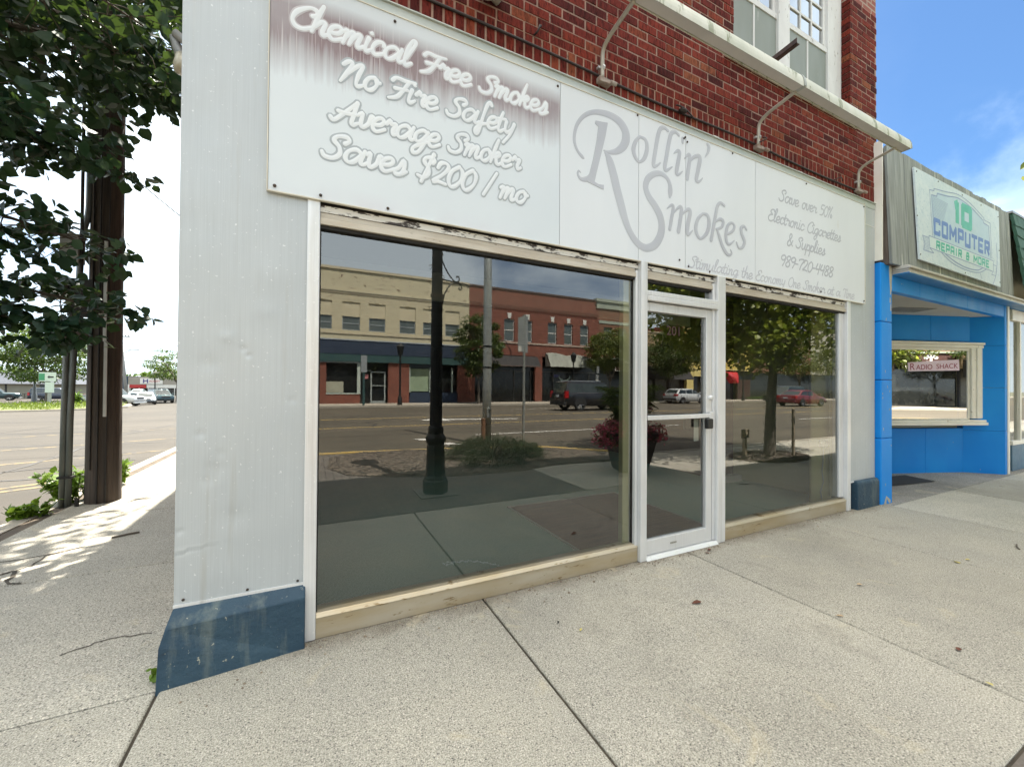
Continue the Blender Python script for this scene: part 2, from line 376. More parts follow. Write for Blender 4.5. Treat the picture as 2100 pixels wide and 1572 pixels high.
# curb of the main road and of the side street, painted yellow where the photo shows it
def curb(name, pts, mat, wd=.15, z=.012):
    mb = MB(); P = [Vector((x,y)) for x, y in pts]; n = len(P); ins = []
    for i in range(n):
        d = (P[min(i+1,n-1)] - P[max(i-1,0)]).normalized(); ins.append(P[i] + Vector((d.y, -d.x))*-wd)
    for i in range(n-1):
        a, b, c, d = P[i], P[i+1], ins[i+1], ins[i]
        mb.hexa([(a.x,a.y,-.2),(b.x,b.y,-.2),(c.x,c.y,-.2),(d.x,d.y,-.2)], [(a.x,a.y,z-.006),(b.x,b.y,z-.006),(c.x,c.y,z),(d.x,d.y,z)])
    return struct(name, mb, mat)
curb('curb', CURB[:4], M_CURB); curb('yellow_curb', CURB[3:9], M_YEL); curb('curb', CURB[8:], M_CURB)
mb = MB(); 
for a, b in zip([-3.2,0,4.6,8,12,16,20], [0,4.6,8,12,16,20,24]): mb.box(-2.76,-2.60,a+.006,b-.006,-.4,-.005)
struct('side_curb', mb, M_CURB)
mb = MB(); mb.box(-2.60,-2.482,-3.0,24,-.3,-.012); struct('dirt_strip', mb, M_DIRT)
mb = MB(); mb.box(-160,220,-31.5,-27.4,-.4,.03); struct('far_sidewalk', mb, M('far_concrete', (.44,.39,.31), (.36,.32,.26), 1, .85))
mb = MB(); mb.box(-160,220,-27.55,-27.398,-.4,.034); struct('far_curb', mb, M_CURB)

# brick paving round the lamp post
def paver():
    m, t, bs, out = newmat('paver_brick'); N = NT(t); v = N.coord(rot=(0,0,0))
    wob = N.n('ShaderNodeTexNoise'); wob.inputs['Scale'].default_value = 6; N.l(v, wob.inputs['Vector'])
    va = N.n('ShaderNodeVectorMath', operation='MULTIPLY_ADD'); N.l(wob.outputs['Color'], va.inputs[0]); va.inputs[1].default_value = (.03,.03,0); N.l(v, va.inputs[2])
    bk = N.n('ShaderNodeTexBrick'); N.l(va.outputs[0], bk.inputs['Vector']); bk.inputs['Scale'].default_value = 1
    bk.inputs['Brick Width'].default_value = .22; bk.inputs['Row Height'].default_value = .11; bk.inputs['Mortar Size'].default_value = .007
    bk.inputs['Color1'].default_value = (.17,.145,.12,1); bk.inputs['Color2'].default_value = (.125,.11,.095,1); bk.inputs['Mortar'].default_value = (.035,.03,.026,1)
    col = N.mix(.6, bk.outputs['Color'], N.ramp(N.noise(v, 120, 3), [(.3,.6),(.7,1.25)]), 'MULTIPLY')
    N.l(col, bs.inputs['Base Color']); bs.inputs['Roughness'].default_value = .85; N.bump(bk.outputs['Fac'], -.6, .01, bs); return m
mb = MB()
mb.box(-2.47,3.395,-3.95,-1.956,-.06,-.002); mb.poly([(-4.1,-5.1,-.006),(-3.0,-6.2,-.006),(-1.5,-6.58,-.006),(.76,-6.5,-.006),(3,-6.15,-.006),(4.9,-5.53,-.006),(5.75,-4.6,-.006),(6.3,-4.1,-.006),(6.3,-3.99,-.006),(3.395,-3.96,-.006),(-2.47,-3.96,-.006),(-4.1,-3.96,-.006)])
struct('brick_paving', mb, paver())
def mulchmat():
    m, t, bs, out = newmat('mulch'); N = NT(t); v = N.coord()
    vo = N.n('ShaderNodeTexVoronoi'); N.l(N.coord((1,1,1), (.4,.3,.5)), vo.inputs['Vector']); vo.inputs['Scale'].default_value = 34
    s = N.n('ShaderNodeSeparateColor'); N.l(vo.outputs['Color'], s.inputs[0])
    col = N.mix(N.ramp(s.outputs[0], [(0,0.0),(1,1.0)]), (.022,.018,.015), (.20,.16,.12)); N.l(col, bs.inputs['Base Color']); bs.inputs['Roughness'].default_value = .95
    N.bump(s.outputs[1], .8, .02, bs); return m
M_MULCH = mulchmat()
def bed(name, pts, h=.05):
    mb = MB(); cx = sum(p[0] for p in pts)/len(pts); cy = sum(p[1] for p in pts)/len(pts); n = len(pts)
    rings = []
    for k, (f, z) in enumerate(((1.0,.004), (.93,.035), (.6,h), (.25,h*1.1))):
        rings.append([(cx+(x-cx)*f+rnd.uniform(-.02,.02), cy+(y-cy)*f+rnd.uniform(-.02,.02), z) for x, y in pts])
    vs = [p for r in rings for p in r]
    fs = [(k*n+i, k*n+(i+1)%n, (k+1)*n+(i+1)%n, (k+1)*n+i) for k in range(3) for i in range(n)] + [tuple(3*n+i for i in range(n))]
    mb._add(vs, fs)
    for _ in range(700):                                        # loose wood chips
        i = rnd.randrange(n); f = math.sqrt(rnd.random())*.97; u = rnd.random()
        a, b = pts[i], pts[(i+1)%n]; x = cx+((a[0]*(1-u)+b[0]*u)-cx)*f; y = cy+((a[1]*(1-u)+b[1]*u)-cy)*f
        z = .012 + (h if f < .6 else h*(1-f)/.4+.01); t = rnd.uniform(0,6.28); l, wd = rnd.uniform(.02,.05), rnd.uniform(.006,.014)
        c, s = math.cos(t), math.sin(t); q = rnd.uniform(-.012,.012)
        mb.quad((x-c*l-s*wd,y-s*l+c*wd,z-q),(x+c*l-s*wd,y+s*l+c*wd,z+q),(x+c*l+s*wd,y+s*l-c*wd,z+q+.004),(x-c*l+s*wd,y-s*l-c*wd,z-q+.004))
    return tag(part(name, mb, M_MULCH), kind='stuff')
bed('mulch', [(.32,-6.05),(.22,-5.0),(.5,-4.25),(1.09,-3.86),(1.7,-3.62),(2.2,-3.49),(3.2,-3.45),(4.0,-3.62),(4.9,-3.55),(5.4,-3.4),(5.75,-4.1),(5.6,-4.75),(4.95,-5.45),(3,-6.1),(1.8,-6.4),(.8,-6.45)])
bed('mulch', [(8.53+1.0*math.cos(a*.45), -2.6+.62*math.sin(a*.45), ) for a in range(14)], .04)

# lane markings
Z = -.096
mb = MB()
for y in (-17.0, -13.0):
    for x in range(-60, 200, 12): mb.quad((x,y-.06,Z),(x+11.9,y-.06,Z),(x+11.9,y+.06,Z),(x,y+.06,Z))
struct('yellow_lane_line', mb, M_YEL)
mb = MB()
for x0, x1, y in ((4.6,13.5,-9.3), (22,29,-9.3), (40,48,-9.3), (12.2,19,-22.2), (30,38,-22.2)): mb.quad((x0,y-.06,Z),(x1,y-.06,Z),(x1,y+.06,Z),(x0,y+.06,Z))
mb.poly([(4.3,-15.4,Z),(5.5,-14.6,Z),(5.5,-15.15,Z),(8.8,-14.55,Z),(8.9,-14.85,Z),(5.6,-15.6,Z),(5.5,-16.2,Z)])
for x, y in ((2.6,-9.0),(3.0,-7.9)): mb.poly([(x,y,Z),(x+.35,y,Z),(x+.52,y+.35,Z),(x+.17,y+.35,Z)])
struct('white_lane_line', mb, M_WPAINT)
mb = MB()
def gline(a, b, wd=.06):
    d = Vector((b[0]-a[0], b[1]-a[1])); n = Vector((-d.y, d.x)).normalized()*wd; k = 6
    for i in range(k):
        p = Vector(a)+d*i/k; q = Vector(a)+d*(i+1)/k
        mb.quad((p.x-n.x,p.y-n.y,gz(p.y)+.004),(q.x-n.x,q.y-n.y,gz(q.y)+.004),(q.x+n.x,q.y+n.y,gz(q.y)+.004),(p.x+n.x,p.y+n.y,gz(p.y)+.004))
for a, b in (((-3.9,5.6),(-3.0,6.1)), ((-7.5,3.9),(-2.9,6.5)), ((-9.5,6.0),(-2.9,9.6)), ((-13,7.5),(-2.9,13)), ((-16,11),(-2.9,17.6))): gline(a, b)
struct('yellow_parking_line', mb, M_YEL2)
# cracks in the slabs and tar on the road
def crack(name, pts, wd, z, mat):
    mb = MB(); P = []
    for (x0,y0), (x1,y1) in zip(pts[:-1], pts[1:]):
        for k in range(6):
            u = k/6; P.append((x0+(x1-x0)*u+rnd.uniform(-.012,.012), y0+(y1-y0)*u+rnd.uniform(-.012,.012), wd*rnd.uniform(.5,1.3)))
    P.append((*pts[-1], wd*.5)); mb.stroke(P, z, .0012, ax='z'); return struct(name, mb, mat)
crack('sidewalk_crack', [(-2.04,1.83),(-1.92,1.95),(-1.93,2.14),(-1.75,2.28)], .018, .001, M_JOINT)
crack('sidewalk_crack', [(-2.3,2.1),(-1.98,2.16),(-1.75,2.28)], .012, .001, M_JOINT)
crack('sidewalk_crack', [(-2.04,1.83),(-1.98,1.87),(-1.9,1.62),(-1.82,1.58)], .03, .001, M_JOINT)
crack('sidewalk_crack', [(-1.15,.42),(-.98,.5),(-.8,.46)], .008, .001, M_JOINT)
crack('sidewalk_crack', [(-2.2,3.75),(-1.95,3.85),(-1.75,4.2)], .03, .001, M_JOINT)
M_TAR = M('tar', (.03,.028,.025), (.05,.045,.04), 5, .7)
def streetcrack(pts, wd):
    mb = MB(); P = []
    for (x0,y0), (x1,y1) in zip(pts[:-1], pts[1:]):
        for k in range(9): u = k/9; P.append((x0+(x1-x0)*u+rnd.uniform(-.06,.06), y0+(y1-y0)*u+rnd.uniform(-.06,.06), wd*rnd.uniform(.3,1.5)))
    for a, b in zip(P[:-1], P[1:]):
        d = Vector((b[0]-a[0], b[1]-a[1])); 
        if d.length < 1e-4: continue
        n = Vector((-d.y,d.x)).normalized(); z0, z1 = gz(a[1])+.006, gz(b[1])+.006
        mb.quad((a[0]-n.x*a[2],a[1]-n.y*a[2],z0),(b[0]-n.x*b[2],b[1]-n.y*b[2],z1),(b[0]+n.x*b[2],b[1]+n.y*b[2],z1),(a[0]+n.x*a[2],a[1]+n.y*a[2],z0))
    return struct('road_crack', mb, M_TAR)
for p, wd_ in (([(-10,8.6),(-6.5,9.2),(-2.9,9.4)],.03), ([(-12,6.2),(-8,7.4),(-5,7.2),(-2.9,8.2)],.035), ([(-7.5,5.2),(-5.2,6.4),(-3.0,6.7)],.03), ([(-14,11.5),(-8,12.2),(-2.9,11.4)],.04), ([(-18,15),(-9,16.4),(-2.9,16)],.05), ([(-5,4),(-4.6,8),(-5.4,14),(-5.2,22)],.03), ([(-9,6),(-9.4,14),(-8.8,28)],.03), ([(-22,22),(-12,23.5),(-3,22.8)],.06), ([(-30,32),(-14,31),(-4,33)],.07)): streetcrack(p, wd_)
for p in ([(-9,12.5),(-6,14.2),(-2.9,15)], [(-6.8,6.6),(-4.6,8.5),(-2.9,10.5)], [(-14,16),(-8,19),(-2.9,20)]): None
crack('road_crack', [(2.0,-13.2),(2.3,-14.2),(2.0,-15),(3.2,-16.4),(4.2,-16.8)], .10, -.097, M_TAR)
crack('road_crack', [(-30,-10.4),(0,-10.35),(20,-10.45),(50,-10.3)], .06, -.097, M_TAR)
crack('road_crack', [(6.5,-12.2),(9.2,-14.0),(12,-14.6)], .06, -.097, M_TAR)
crack('road_crack', [(3,-7.2),(9,-6.6),(20,-6.8),(40,-6.3)], .07, -.097, M_TAR)
# ------------------------------------------------------------------ building materials
def alu(name, a, b, rough=.36, metal=.35, stain=(.36,.34,.29)):
    m, t, bs, out = newmat(name); N = NT(t); v = N.coord()
    col = N.mix(N.ramp(N.noise(v, 1.1, 4), [(.35,0.0),(.65,1.0)]), a, b)
    st = N.noise(N.coord((190,190,1.6)), 1, 3, .6)                                # fine vertical brushing
    col = N.mix(.34, col, N.ramp(st, [(.3,.80),(.7,1.1)]), 'MULTIPLY')
    col = N.mix(N.ramp(N.noise(v, 55, 2), [(.66,0.0),(.72,.5)]), col, (.88,.89,.89))   # pale specks of oxidation
    col = N.mix(N.ramp(N.noise(N.coord((14,14,.7)), 1, 5, .6), [(.58,0.0),(.74,.35)]), col, stain)
    N.l(col, bs.inputs['Base Color']); bs.inputs['Metallic'].default_value = metal
    N.l(N.ramp(N.noise(v, 3, 4), [(.3,rough-.06),(.7,rough+.10)]), bs.inputs['Roughness'])
    N.bump(N.math('ADD', N.math('MULTIPLY', st, .06), N.noise(N.coord(), 2.2, 2)), .10, .012, bs); return m
M_ALU = alu('brushed_aluminium', (.51,.545,.56), (.455,.49,.505), .45, .2)
M_FRAME = alu('frame_aluminium', (.80,.81,.815), (.70,.71,.71), .36, .35)
M_SILL = M('tarnished_bronze', (.42,.335,.20), (.52,.47,.37), 1.6, .42, .45, stretch=(1,1,5), spots=(.25,.18,.09), sscale=6, sthr=.60)
M_HEAD = M('weathered_head', (.58,.54,.46), (.46,.40,.31), 4, .55, .2, stretch=(.6,1,4), spots=(.10,.08,.05), sscale=16, sthr=.64)
M_PEEL = M('peeling_white_paint', (.78,.77,.72), (.68,.66,.6), 4, .7, spots=(.06,.05,.045), sscale=11, sthr=.52, stretch=(.7,1,2.2))
M_BLACK = M('dark_gap', (.015,.014,.013), (.025,.023,.02), 5, .8)
def basepaint():
    m, t, b, out = newmat('slate_blue_paint'); N = NT(t); v = N.coord()
    col = N.mix(N.ramp(N.noise(v, 4, 6, .6), [(.3,0.0),(.7,1.0)]), (.012,.040,.072), (.028,.068,.102))
    col = N.mix(N.ramp(N.noise(N.coord((9,9,1.1)), 1, 6, .62), [(.55,0.0),(.76,.65)]), col, (.19,.22,.19))     # chalky runs of washed-out paint
    col = N.mix(N.ramp(N.noise(v, 30, 6, .7), [(.64,0.0),(.67,.9)]), col, (.36,.36,.29))                        # chips
    col = N.mix(N.ramp(N.noise(v, 13, 6, .7), [(.62,0.0),(.72,.7)]), col, (.012,.02,.03))
    N.l(col, b.inputs['Base Color']); b.inputs['Roughness'].default_value = .62; N.bump(N.noise(v, 24, 6, .65), .7, .012, b); return m
M_BASEBLUE = basepaint()
def glass(name, refl, tint=(.80,.86,.84)):
    m, t, b, out = newmat(name); t.nodes.remove(b); N = NT(t)
    gl = N.n('ShaderNodeBsdfGlossy'); gl.inputs['Roughness'].default_value = 0.0; gl.inputs['Color'].default_value = (.96,.97,.97,1)
    tr = N.n('ShaderNodeBsdfTransparent'); tr.inputs['Color'].default_value = (*tint, 1)
    lw = N.n('ShaderNodeLayerWeight'); lw.inputs['Blend'].default_value = .28
    f = N.ramp(lw.outputs['Fresnel'], [(0.0, refl), (1.0, .95)])
    # film of dust: a little diffuse
    df = N.n('ShaderNodeBsdfDiffuse'); df.inputs['Color'].default_value = (.5,.48,.43,1)
    mx = N.n('ShaderNodeMixShader'); N.l(f, mx.inputs[0]); N.l(tr.outputs[0], mx.inputs[1]); N.l(gl.outputs[0], mx.inputs[2])
    m2 = N.n('ShaderNodeMixShader'); N.l(N.ramp(N.noise(N.coord((3,3,1)), 2.5, 6, .65), [(.35,0.0),(.75,.004)]), m2.inputs[0]); N.l(mx.outputs[0], m2.inputs[1]); N.l(df.outputs[0], m2.inputs[2])
    N.l(m2.outputs[0], out.inputs['Surface']); return m
M_GLASS = glass('shop_glass', .13, (.92,.97,.94))
M_CLEAR = glass('side_glass', .085, (.8,.84,.82))
def fasterbrick(name, c1, c2, mort, w=.205, h=.068, ms=.010, axis='xz'):
    m, t, bs, out = newmat(name); N = NT(t); v = N.coord(rot=(R(90),0,0) if axis == 'xz' else (R(90),0,R(90)))
    if axis == 'xz': v = N.coord(rot=(R(-90),0,0))
    bk = N.n('ShaderNodeTexBrick'); N.l(v, bk.inputs['Vector']); bk.inputs['Scale'].default_value = 1
    bk.inputs['Brick Width'].default_value = w; bk.inputs['Row Height'].default_value = h; bk.inputs['Mortar Size'].default_value = ms
    bk.inputs['Color1'].default_value = (*c1,1); bk.inputs['Color2'].default_value = (*c2,1); bk.inputs['Mortar'].default_value = (*mort,1)
    col = N.mix(.6, bk.outputs['Color'], N.ramp(N.noise(v, 1.3, 5), [(.3,.65),(.7,1.2)]), 'MULTIPLY')
    N.l(col, bs.inputs['Base Color']); bs.inputs['Roughness'].default_value = .9; N.bump(bk.outputs['Fac'], -.4, .01, bs); return m
def rugbrick():
    m, t, bs, out = newmat('rug_face_brick'); N = NT(t); v = N.coord()
    at = N.n('ShaderNodeAttribute', attribute_name='tint')
    col = N.ramp(at.outputs['Fac'], [(0.0,(.062,.012,.011)), (.35,(.128,.021,.016)), (.7,(.185,.030,.019)), (1.0,(.22,.070,.035))])
    st = N.noise(N.coord((70,70,16)), 1, 4, .7)
    col = N.mix(.85, col, N.ramp(st, [(.34,.22),(.52,1.0),(.7,1.35)]), 'MULTIPLY')
    col = N.mix(N.ramp(N.noise(v, 2.2, 5, .65), [(.60,0.0),(.75,.55)]), col, (.07,.05,.042))
    col = N.mix(N.ramp(N.noise(v, 3.1, 4, .6), [(.70,0.0),(.82,.3)]), col, (.26,.21,.17))
    N.l(col, bs.inputs['Base Color']); bs.inputs['Roughness'].default_value = .95; bs.inputs['Specular IOR Level'].default_value = .15
    N.bump(st, .9, .006, bs); return m
M_BRICK = rugbrick()
M_MORTAR = M('mortar', (.36,.235,.18), (.23,.145,.11), 9, .95, bump=.5, bscale=70, spots=(.14,.09,.07), sscale=5, sthr=.60)
M_BRICKTEX = fasterbrick('brick_upper', (.25,.07,.05), (.18,.05,.04), (.32,.25,.2))
M_WOODW = M('flaking_white_wood', (.66,.67,.66), (.56,.56,.55), 5, .75, spots=(.22,.19,.16), sscale=22, sthr=.62, stretch=(1,1,.35))
M_PANELG = M('grey_green_panel', (.245,.275,.25), (.20,.225,.20), 2.5, .65, stretch=(1,1,.3), spots=(.30,.32,.29), sscale=6, sthr=.66)
M_LIME = M('limestone_sill', (.60,.55,.45), (.42,.37,.30), 3, .85, bump=.3, spots=(.2,.17,.13), sscale=8, sthr=.64)
M_FLASH = M('painted_flashing', (.42,.48,.46), (.52,.55,.52), 2, .5, .2, spots=(.36,.30,.18), sscale=3, sthr=.64, stretch=(1,1,.4))
M_SCREW = M('rusty_screw', (.035,.03,.028), (.08,.055,.04), 40, .6, .5)
M_CARPET = None
def carpet():
    m, t, bs, out = newmat('ribbed_carpet'); N = NT(t)
    wv = N.n('ShaderNodeTexWave', wave_type='BANDS', bands_direction='DIAGONAL'); N.l(N.coord((1,1,0)), wv.inputs['Vector']); wv.inputs['Scale'].default_value = 34; wv.inputs['Distortion'].default_value = 1.2; wv.inputs['Detail'].default_value = 3; wv.inputs['Detail Scale'].default_value = 6
    col = N.mix(N.ramp(N.noise(N.coord(), .9, 5), [(.3,0.0),(.7,1.0)]), (.25,.40,.33), (.35,.44,.33))
    col = N.mix(.7, col, N.ramp(wv.outputs['Fac'], [(.1,.55),(.9,1.35)]), 'MULTIPLY'); col = N.mix(.6, col, N.ramp(N.noise(N.coord(), 160, 3), [(.3,.6),(.7,1.4)]), 'MULTIPLY')
    N.l(col, bs.inputs['Base Color']); bs.inputs['Roughness'].default_value = .98; bs.inputs['Specular IOR Level'].default_value = .1; return m
M_CARPET = carpet()
M_VINYL = M('brown_board_floor', (.21,.10,.072), (.135,.066,.05), 5, .7, stretch=(.5,7,1), spots=(.24,.18,.14), sscale=9, sthr=.66)
M_CREAM = M('cream_plaster', (.90,.82,.40), (.84,.76,.37), 2, .8, bump=.2, bscale=30, spots=(.42,.37,.22), sscale=7, sthr=.70)
M_SAGE = M('pale_sage_plaster', (.44,.44,.27), (.38,.38,.235), 2, .85)
M_DKRED = M('dark_red_wall', (.06,.026,.02), (.045,.02,.017), 3, .8)
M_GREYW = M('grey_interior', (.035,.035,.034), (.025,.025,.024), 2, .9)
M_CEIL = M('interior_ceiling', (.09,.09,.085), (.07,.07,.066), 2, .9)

# ------------------------------------------------------------------ the corner shop
B = thing('corner_shop', 'two storey red brick corner shop with aluminium front and big windows', 'building', (-.592, 0, 0))
# left metal-clad pier and its blue base
mb = MB(); nx, nz = 70, 300; DENT = [(-.32,1.588,.018,.004),(-.298,1.556,.014,.005),(-.463,1.508,.05,.0035),(-.394,1.647,.035,-.003),(-.437,.98,.05,.005),(-.466,.922,.03,.004),(-.499,1.155,.022,.004),(-.414,1.052,.025,.003),(-.574,.683,.016,.005),(-.225,1.786,.05,-.002),(-.095,1.322,.02,.003),(-.352,.724,.06,.004),(-.40,.45,.09,-.003),(-.5,2.2,.12,.002),(-.20,2.0,.10,-.002)]
vs = []
for i in range(nx+1):
    for k in range(nz+1):
        x = -.592+.558*i/nx; z = .322+(3.62-.322)*k/nz; y = .0007*noise.noise(Vector((x*3,z*2.2,1.3)))
        for dx_, dz_, s_, a_ in DENT:
            q_ = ((x-dx_)**2+((z-dz_)*1.2)**2)/(s_*s_)
            if q_ < 9: y += 1.0*a_*math.exp(-q_)
        ez = z-(.583+.03*((x+.57)/.2)); y += .004*math.exp(-(ez/.012)**2)*(1 if ez < 0 else -.6)*max(0,1-max(0,x+.57)/.22)   # the crease at the outer edge
        if k in (0,nz) or i in (0,nx): y = 0
        vs.append((x,y,z))
mb._add(vs, [(i*(nz+1)+k,(i+1)*(nz+1)+k,(i+1)*(nz+1)+k+1,i*(nz+1)+k+1) for i in range(nx) for k in range(nz)])
mb._add([(-.592,0,.322),(-.592,.35,.322),(-.592,.35,3.62),(-.592,0,3.62),(-.034,0,.322),(-.034,.35,.322),(-.034,.35,3.62),(-.034,0,3.62)], [(0,3,2,1),(4,5,6,7),(3,7,6,2),(0,1,5,4)])
part('pier_cladding', mb, M_ALU, B, smooth=True, auto=40)
mb = MB(); mb.box(-.594,-.03,-.006,.01,.316,.330); part('cladding_trim', mb, M_FRAME, B)
mb = MB()
for x, z in ((-.555,.350), (-.29,.343), (-.06,.342)): mb.ball((x,-.003,z), .007,.005,.007, 8, 4)
part('cladding_screw', mb, M_SCREW, B, smooth=True)
mb = MB()      # base: chamfered on its top and its outer side, a little skewed like the real one
mb._add([(-.626,-.126,-.03),(-.022,-.062,-.03),(-.622,-.106,.185),(-.604,-.080,.262),(-.022,-.058,.268),(-.592,-.004,.318),(-.022,-.004,.318),(-.66,.5,-.03),(-.655,.5,.185),(-.60,.5,.318),(-.022,.5,-.03),(-.022,.5,.318)],
 [(0,1,4,3,2),(3,4,6,5),(2,3,5),(7,0,2,8),(8,2,5,9),(1,10,11,6,4),(5,6,11,9),(7,8,9,11,10),(0,7,10,1)])
part('pier_base', mb, M_BASEBLUE, B, bevel=.007)
# right pier
mb = MB(); mb.box(5.618,6.215,-.003,.35,.322,3.62); part('pier_cladding', mb, M_ALU, B, bevel=.004)
mb = MB(); mb.box(5.98,6.214,-.006,.0,3.40,3.408); mb.box(5.62,6.215,-.009,.0,.314,.328); part('cladding_trim', mb, M_FRAME, B)
mb = MB(); mb.box(5.70,6.205,-.052,.35,-.03,.30); mb.hexa([(5.70,-.052,.30),(6.205,-.052,.30),(6.205,.35,.30),(5.70,.35,.30)], [(5.71,-.034,.33),(6.2,-.034,.33),(6.2,.35,.33),(5.71,.35,.33)]); part('pier_base', mb, M_BASEBLUE, B, bevel=.008)
# window frames
mb = MB()
for x0, x1, ya in ((-.034,.030,-.012), (2.372,2.440,-.035), (3.296,3.405,-.03), (5.545,5.616,-.02)): mb.box(x0,x1,ya,.09,0.002,2.43)
mb.box(2.345,2.372,.0,.09,.12,2.36); mb.box(3.262,3.296,-.004,.08,.03,2.36); mb.box(5.45,5.545,.02,.09,.16,2.30)
part('mullion', mb, M_FRAME, B, bevel=.005)
mb = MB()
for x0, x1 in ((.030,2.372), (3.405,5.545)):
    mb.box(x0,x1,-.004,.09,.001,.118 if x0 < 1 else .125); mb.hexa([(x0,-.010,.118),(x1,-.010,.118),(x1,.09,.118),(x0,.09,.118)], [(x0,.008,.140),(x1,.008,.140),(x1,.09,.146),(x0,.09,.146)])
part('window_sill', mb, M_SILL, B, bevel=.003)
mb = MB()
for x0, x1 in ((.030,2.345), (2.440,3.262), (3.405,5.545)): mb.box(x0,x1,-.004,.07,2.302,2.338); mb.box(x0,x1,.010,.07,2.341,2.372)
part('window_head', mb, M_HEAD, B, bevel=.003)
mb = MB()
for x0, x1 in ((.030,2.372), (2.440,3.296), (3.405,5.545)):
    n = int((x1-x0)/.06); top = [2.405]*n
    mb.box(x0,x1,.006,.06,2.374,2.412)
part('head_paint_strip', mb, M_PEEL, B)
mb = MB()
for x0, x1 in ((.030,2.372), (2.440,3.296), (3.405,5.545)):
    mb.box(x0,x1,.022,.08,2.4125,2.43)
    mb.box(x0,x1,.012,.045,2.283,2.3015)
part('head_gap', mb, M_BLACK, B)
mb = MB(); mb.box(2.268,2.340,.06,.11,.13,2.31); mb.box(5.46,5.54,.092,.13,.15,2.30); part('inner_jamb', mb, M('cream_jamb', (.48,.45,.27), (.40,.38,.22), 3, .6), B, bevel=.003)
mb = MB(); mb.box(2.341,2.3445,.03,.06,.13,2.30); mb.box(.031,.037,.02,.05,.14,2.30); part('glazing_gasket', mb, M_BLACK, B)
def pane(x0, x1, z0, z1, y=.04, name='window_pane', p=B):
    mb = MB(); mb.quad((x0,y,z0),(x1,y,z0),(x1,y,z1),(x0,y,z1)); return part(name, mb, M_GLASS, p)
pane(.036, 2.340, .135, 2.304); pane(3.406, 5.50, .135, 2.304)
pane(2.440, 3.262, 2.205, 2.304, name='transom_pane')
mb = MB(); mb.box(2.441,3.295,-.030,.07,2.160,2.200); mb.box(2.441,3.295,-.036,.07,2.118,2.158); part('transom_bar', mb, M_FRAME, B, bevel=.004)
# door
D = part('door', MB().box(2.441,2.452,0,.045,.03,2.075).box(3.182,3.256,0,.045,.03,2.112).box(2.452,3.182,0,.045,2.038,2.112).box(2.452,3.182,0,.045,.03,.150), M_FRAME, B, bevel=.004)
mb = MB(); mb.quad((2.452,.03,.15),(3.182,.03,.15),(3.182,.03,2.038),(2.452,.03,2.038)); part('door_glass', mb, M_GLASS, D)
mb = MB(); mb.box(2.452,3.24,-.030,-.004,1.138,1.176); mb.box(3.19,3.235,-.034,.0,1.13,1.19); part('push_bar', mb, M_FRAME, D, bevel=.005)
mb = MB()
mb.prism([(3.130,1.045),(3.195,1.045),(3.200,1.06),(3.200,1.125),(3.190,1.135),(3.130,1.130)], -.062,-.022); mb.box(3.165,3.180,-.03,.0,1.12,1.16)
part('door_pull', mb, M('black_plastic', (.012,.013,.013), (.02,.02,.02), 8, .4), D, bevel=.006)
mb = MB(); mb.prism([(2.985,1.035),(3.04,1.035),(3.045,1.13),(2.985,1.13)], .05,.085); mb.box(3.0,3.02,.035,.06,1.12,1.18); part('door_pull', mb, bpy.data.materials['black_plastic'], D, bevel=.006)
mb = MB(); mb.lathe(0,0,[(.001,-.012),(.019,-.012),(.022,0),(.022,.02)], 16); mb.v = [(3.236+x, -.004+z, 1.318+y) for x, y, z in mb.v]; part('lock_cylinder', mb, M_FRAME, D, smooth=True)
mb = MB(); mb.box(3.065,3.125,.034,.036,.93,1.13); part('paper_tag', mb, M('paper_tag', (.55,.54,.48), (.5,.49,.43), 5, .8), D)
mb = MB(); mb.box(2.74,2.81,-.0045,-.001,.083,.097); part('kick_plate_mark', mb, M('engraved_mark', (.25,.24,.2), (.5,.49,.45), 90, .5, .4), D)
mb = MB(); mb.hexa([(2.44,-.045,0.001),(3.30,-.045,.001),(3.30,.09,.001),(2.44,.09,.001)], [(2.44,-.02,.026),(3.30,-.02,.026),(3.30,.09,.026),(2.44,.09,.026)]); part('threshold', mb, M_FRAME, B, bevel=.003)
def text(body, size, name, mat, parent, x, z, y, ext=.0006, sx=1.0, align='LEFT', flip=False, rot=None, shear=0, spacing=1.0):
    """lettering cut as its own flat mesh"""
    cu = bpy.data.curves.new(name, 'FONT'); cu.body = body; cu.size = size; cu.extrude = ext; cu.align_x = align; cu.shear = shear; cu.space_character = spacing
    ob = bpy.data.objects.new(name, cu); COL.objects.link(ob)
    dg = bpy.context.evaluated_depsgraph_get(); me = bpy.data.meshes.new_from_object(ob.evaluated_get(dg))
    bpy.data.objects.remove(ob); off = lof(parent)
    rm = rot if rot is not None else Matrix(((-1 if flip else 1,0,0),(0,0,1 if flip else -1),(0,1,0)))
    for vtx in me.vertices:
        q = rm @ Vector((vtx.co.x*sx, vtx.co.y, vtx.co.z)); vtx.co = q + Vector((x,y,z)) - off
    me.materials.clear(); me.materials.append(mat)
    o = bpy.data.objects.new(name, me); COL.objects.link(o)
    if parent: o.parent = parent
    LOC[o.name] = off; return o
text('201', .115, 'house_number', M('brown_decal', (.05,.02,.018), (.07,.03,.025), 9, .6), D, 2.715, 1.858, .027, sx=1.05)

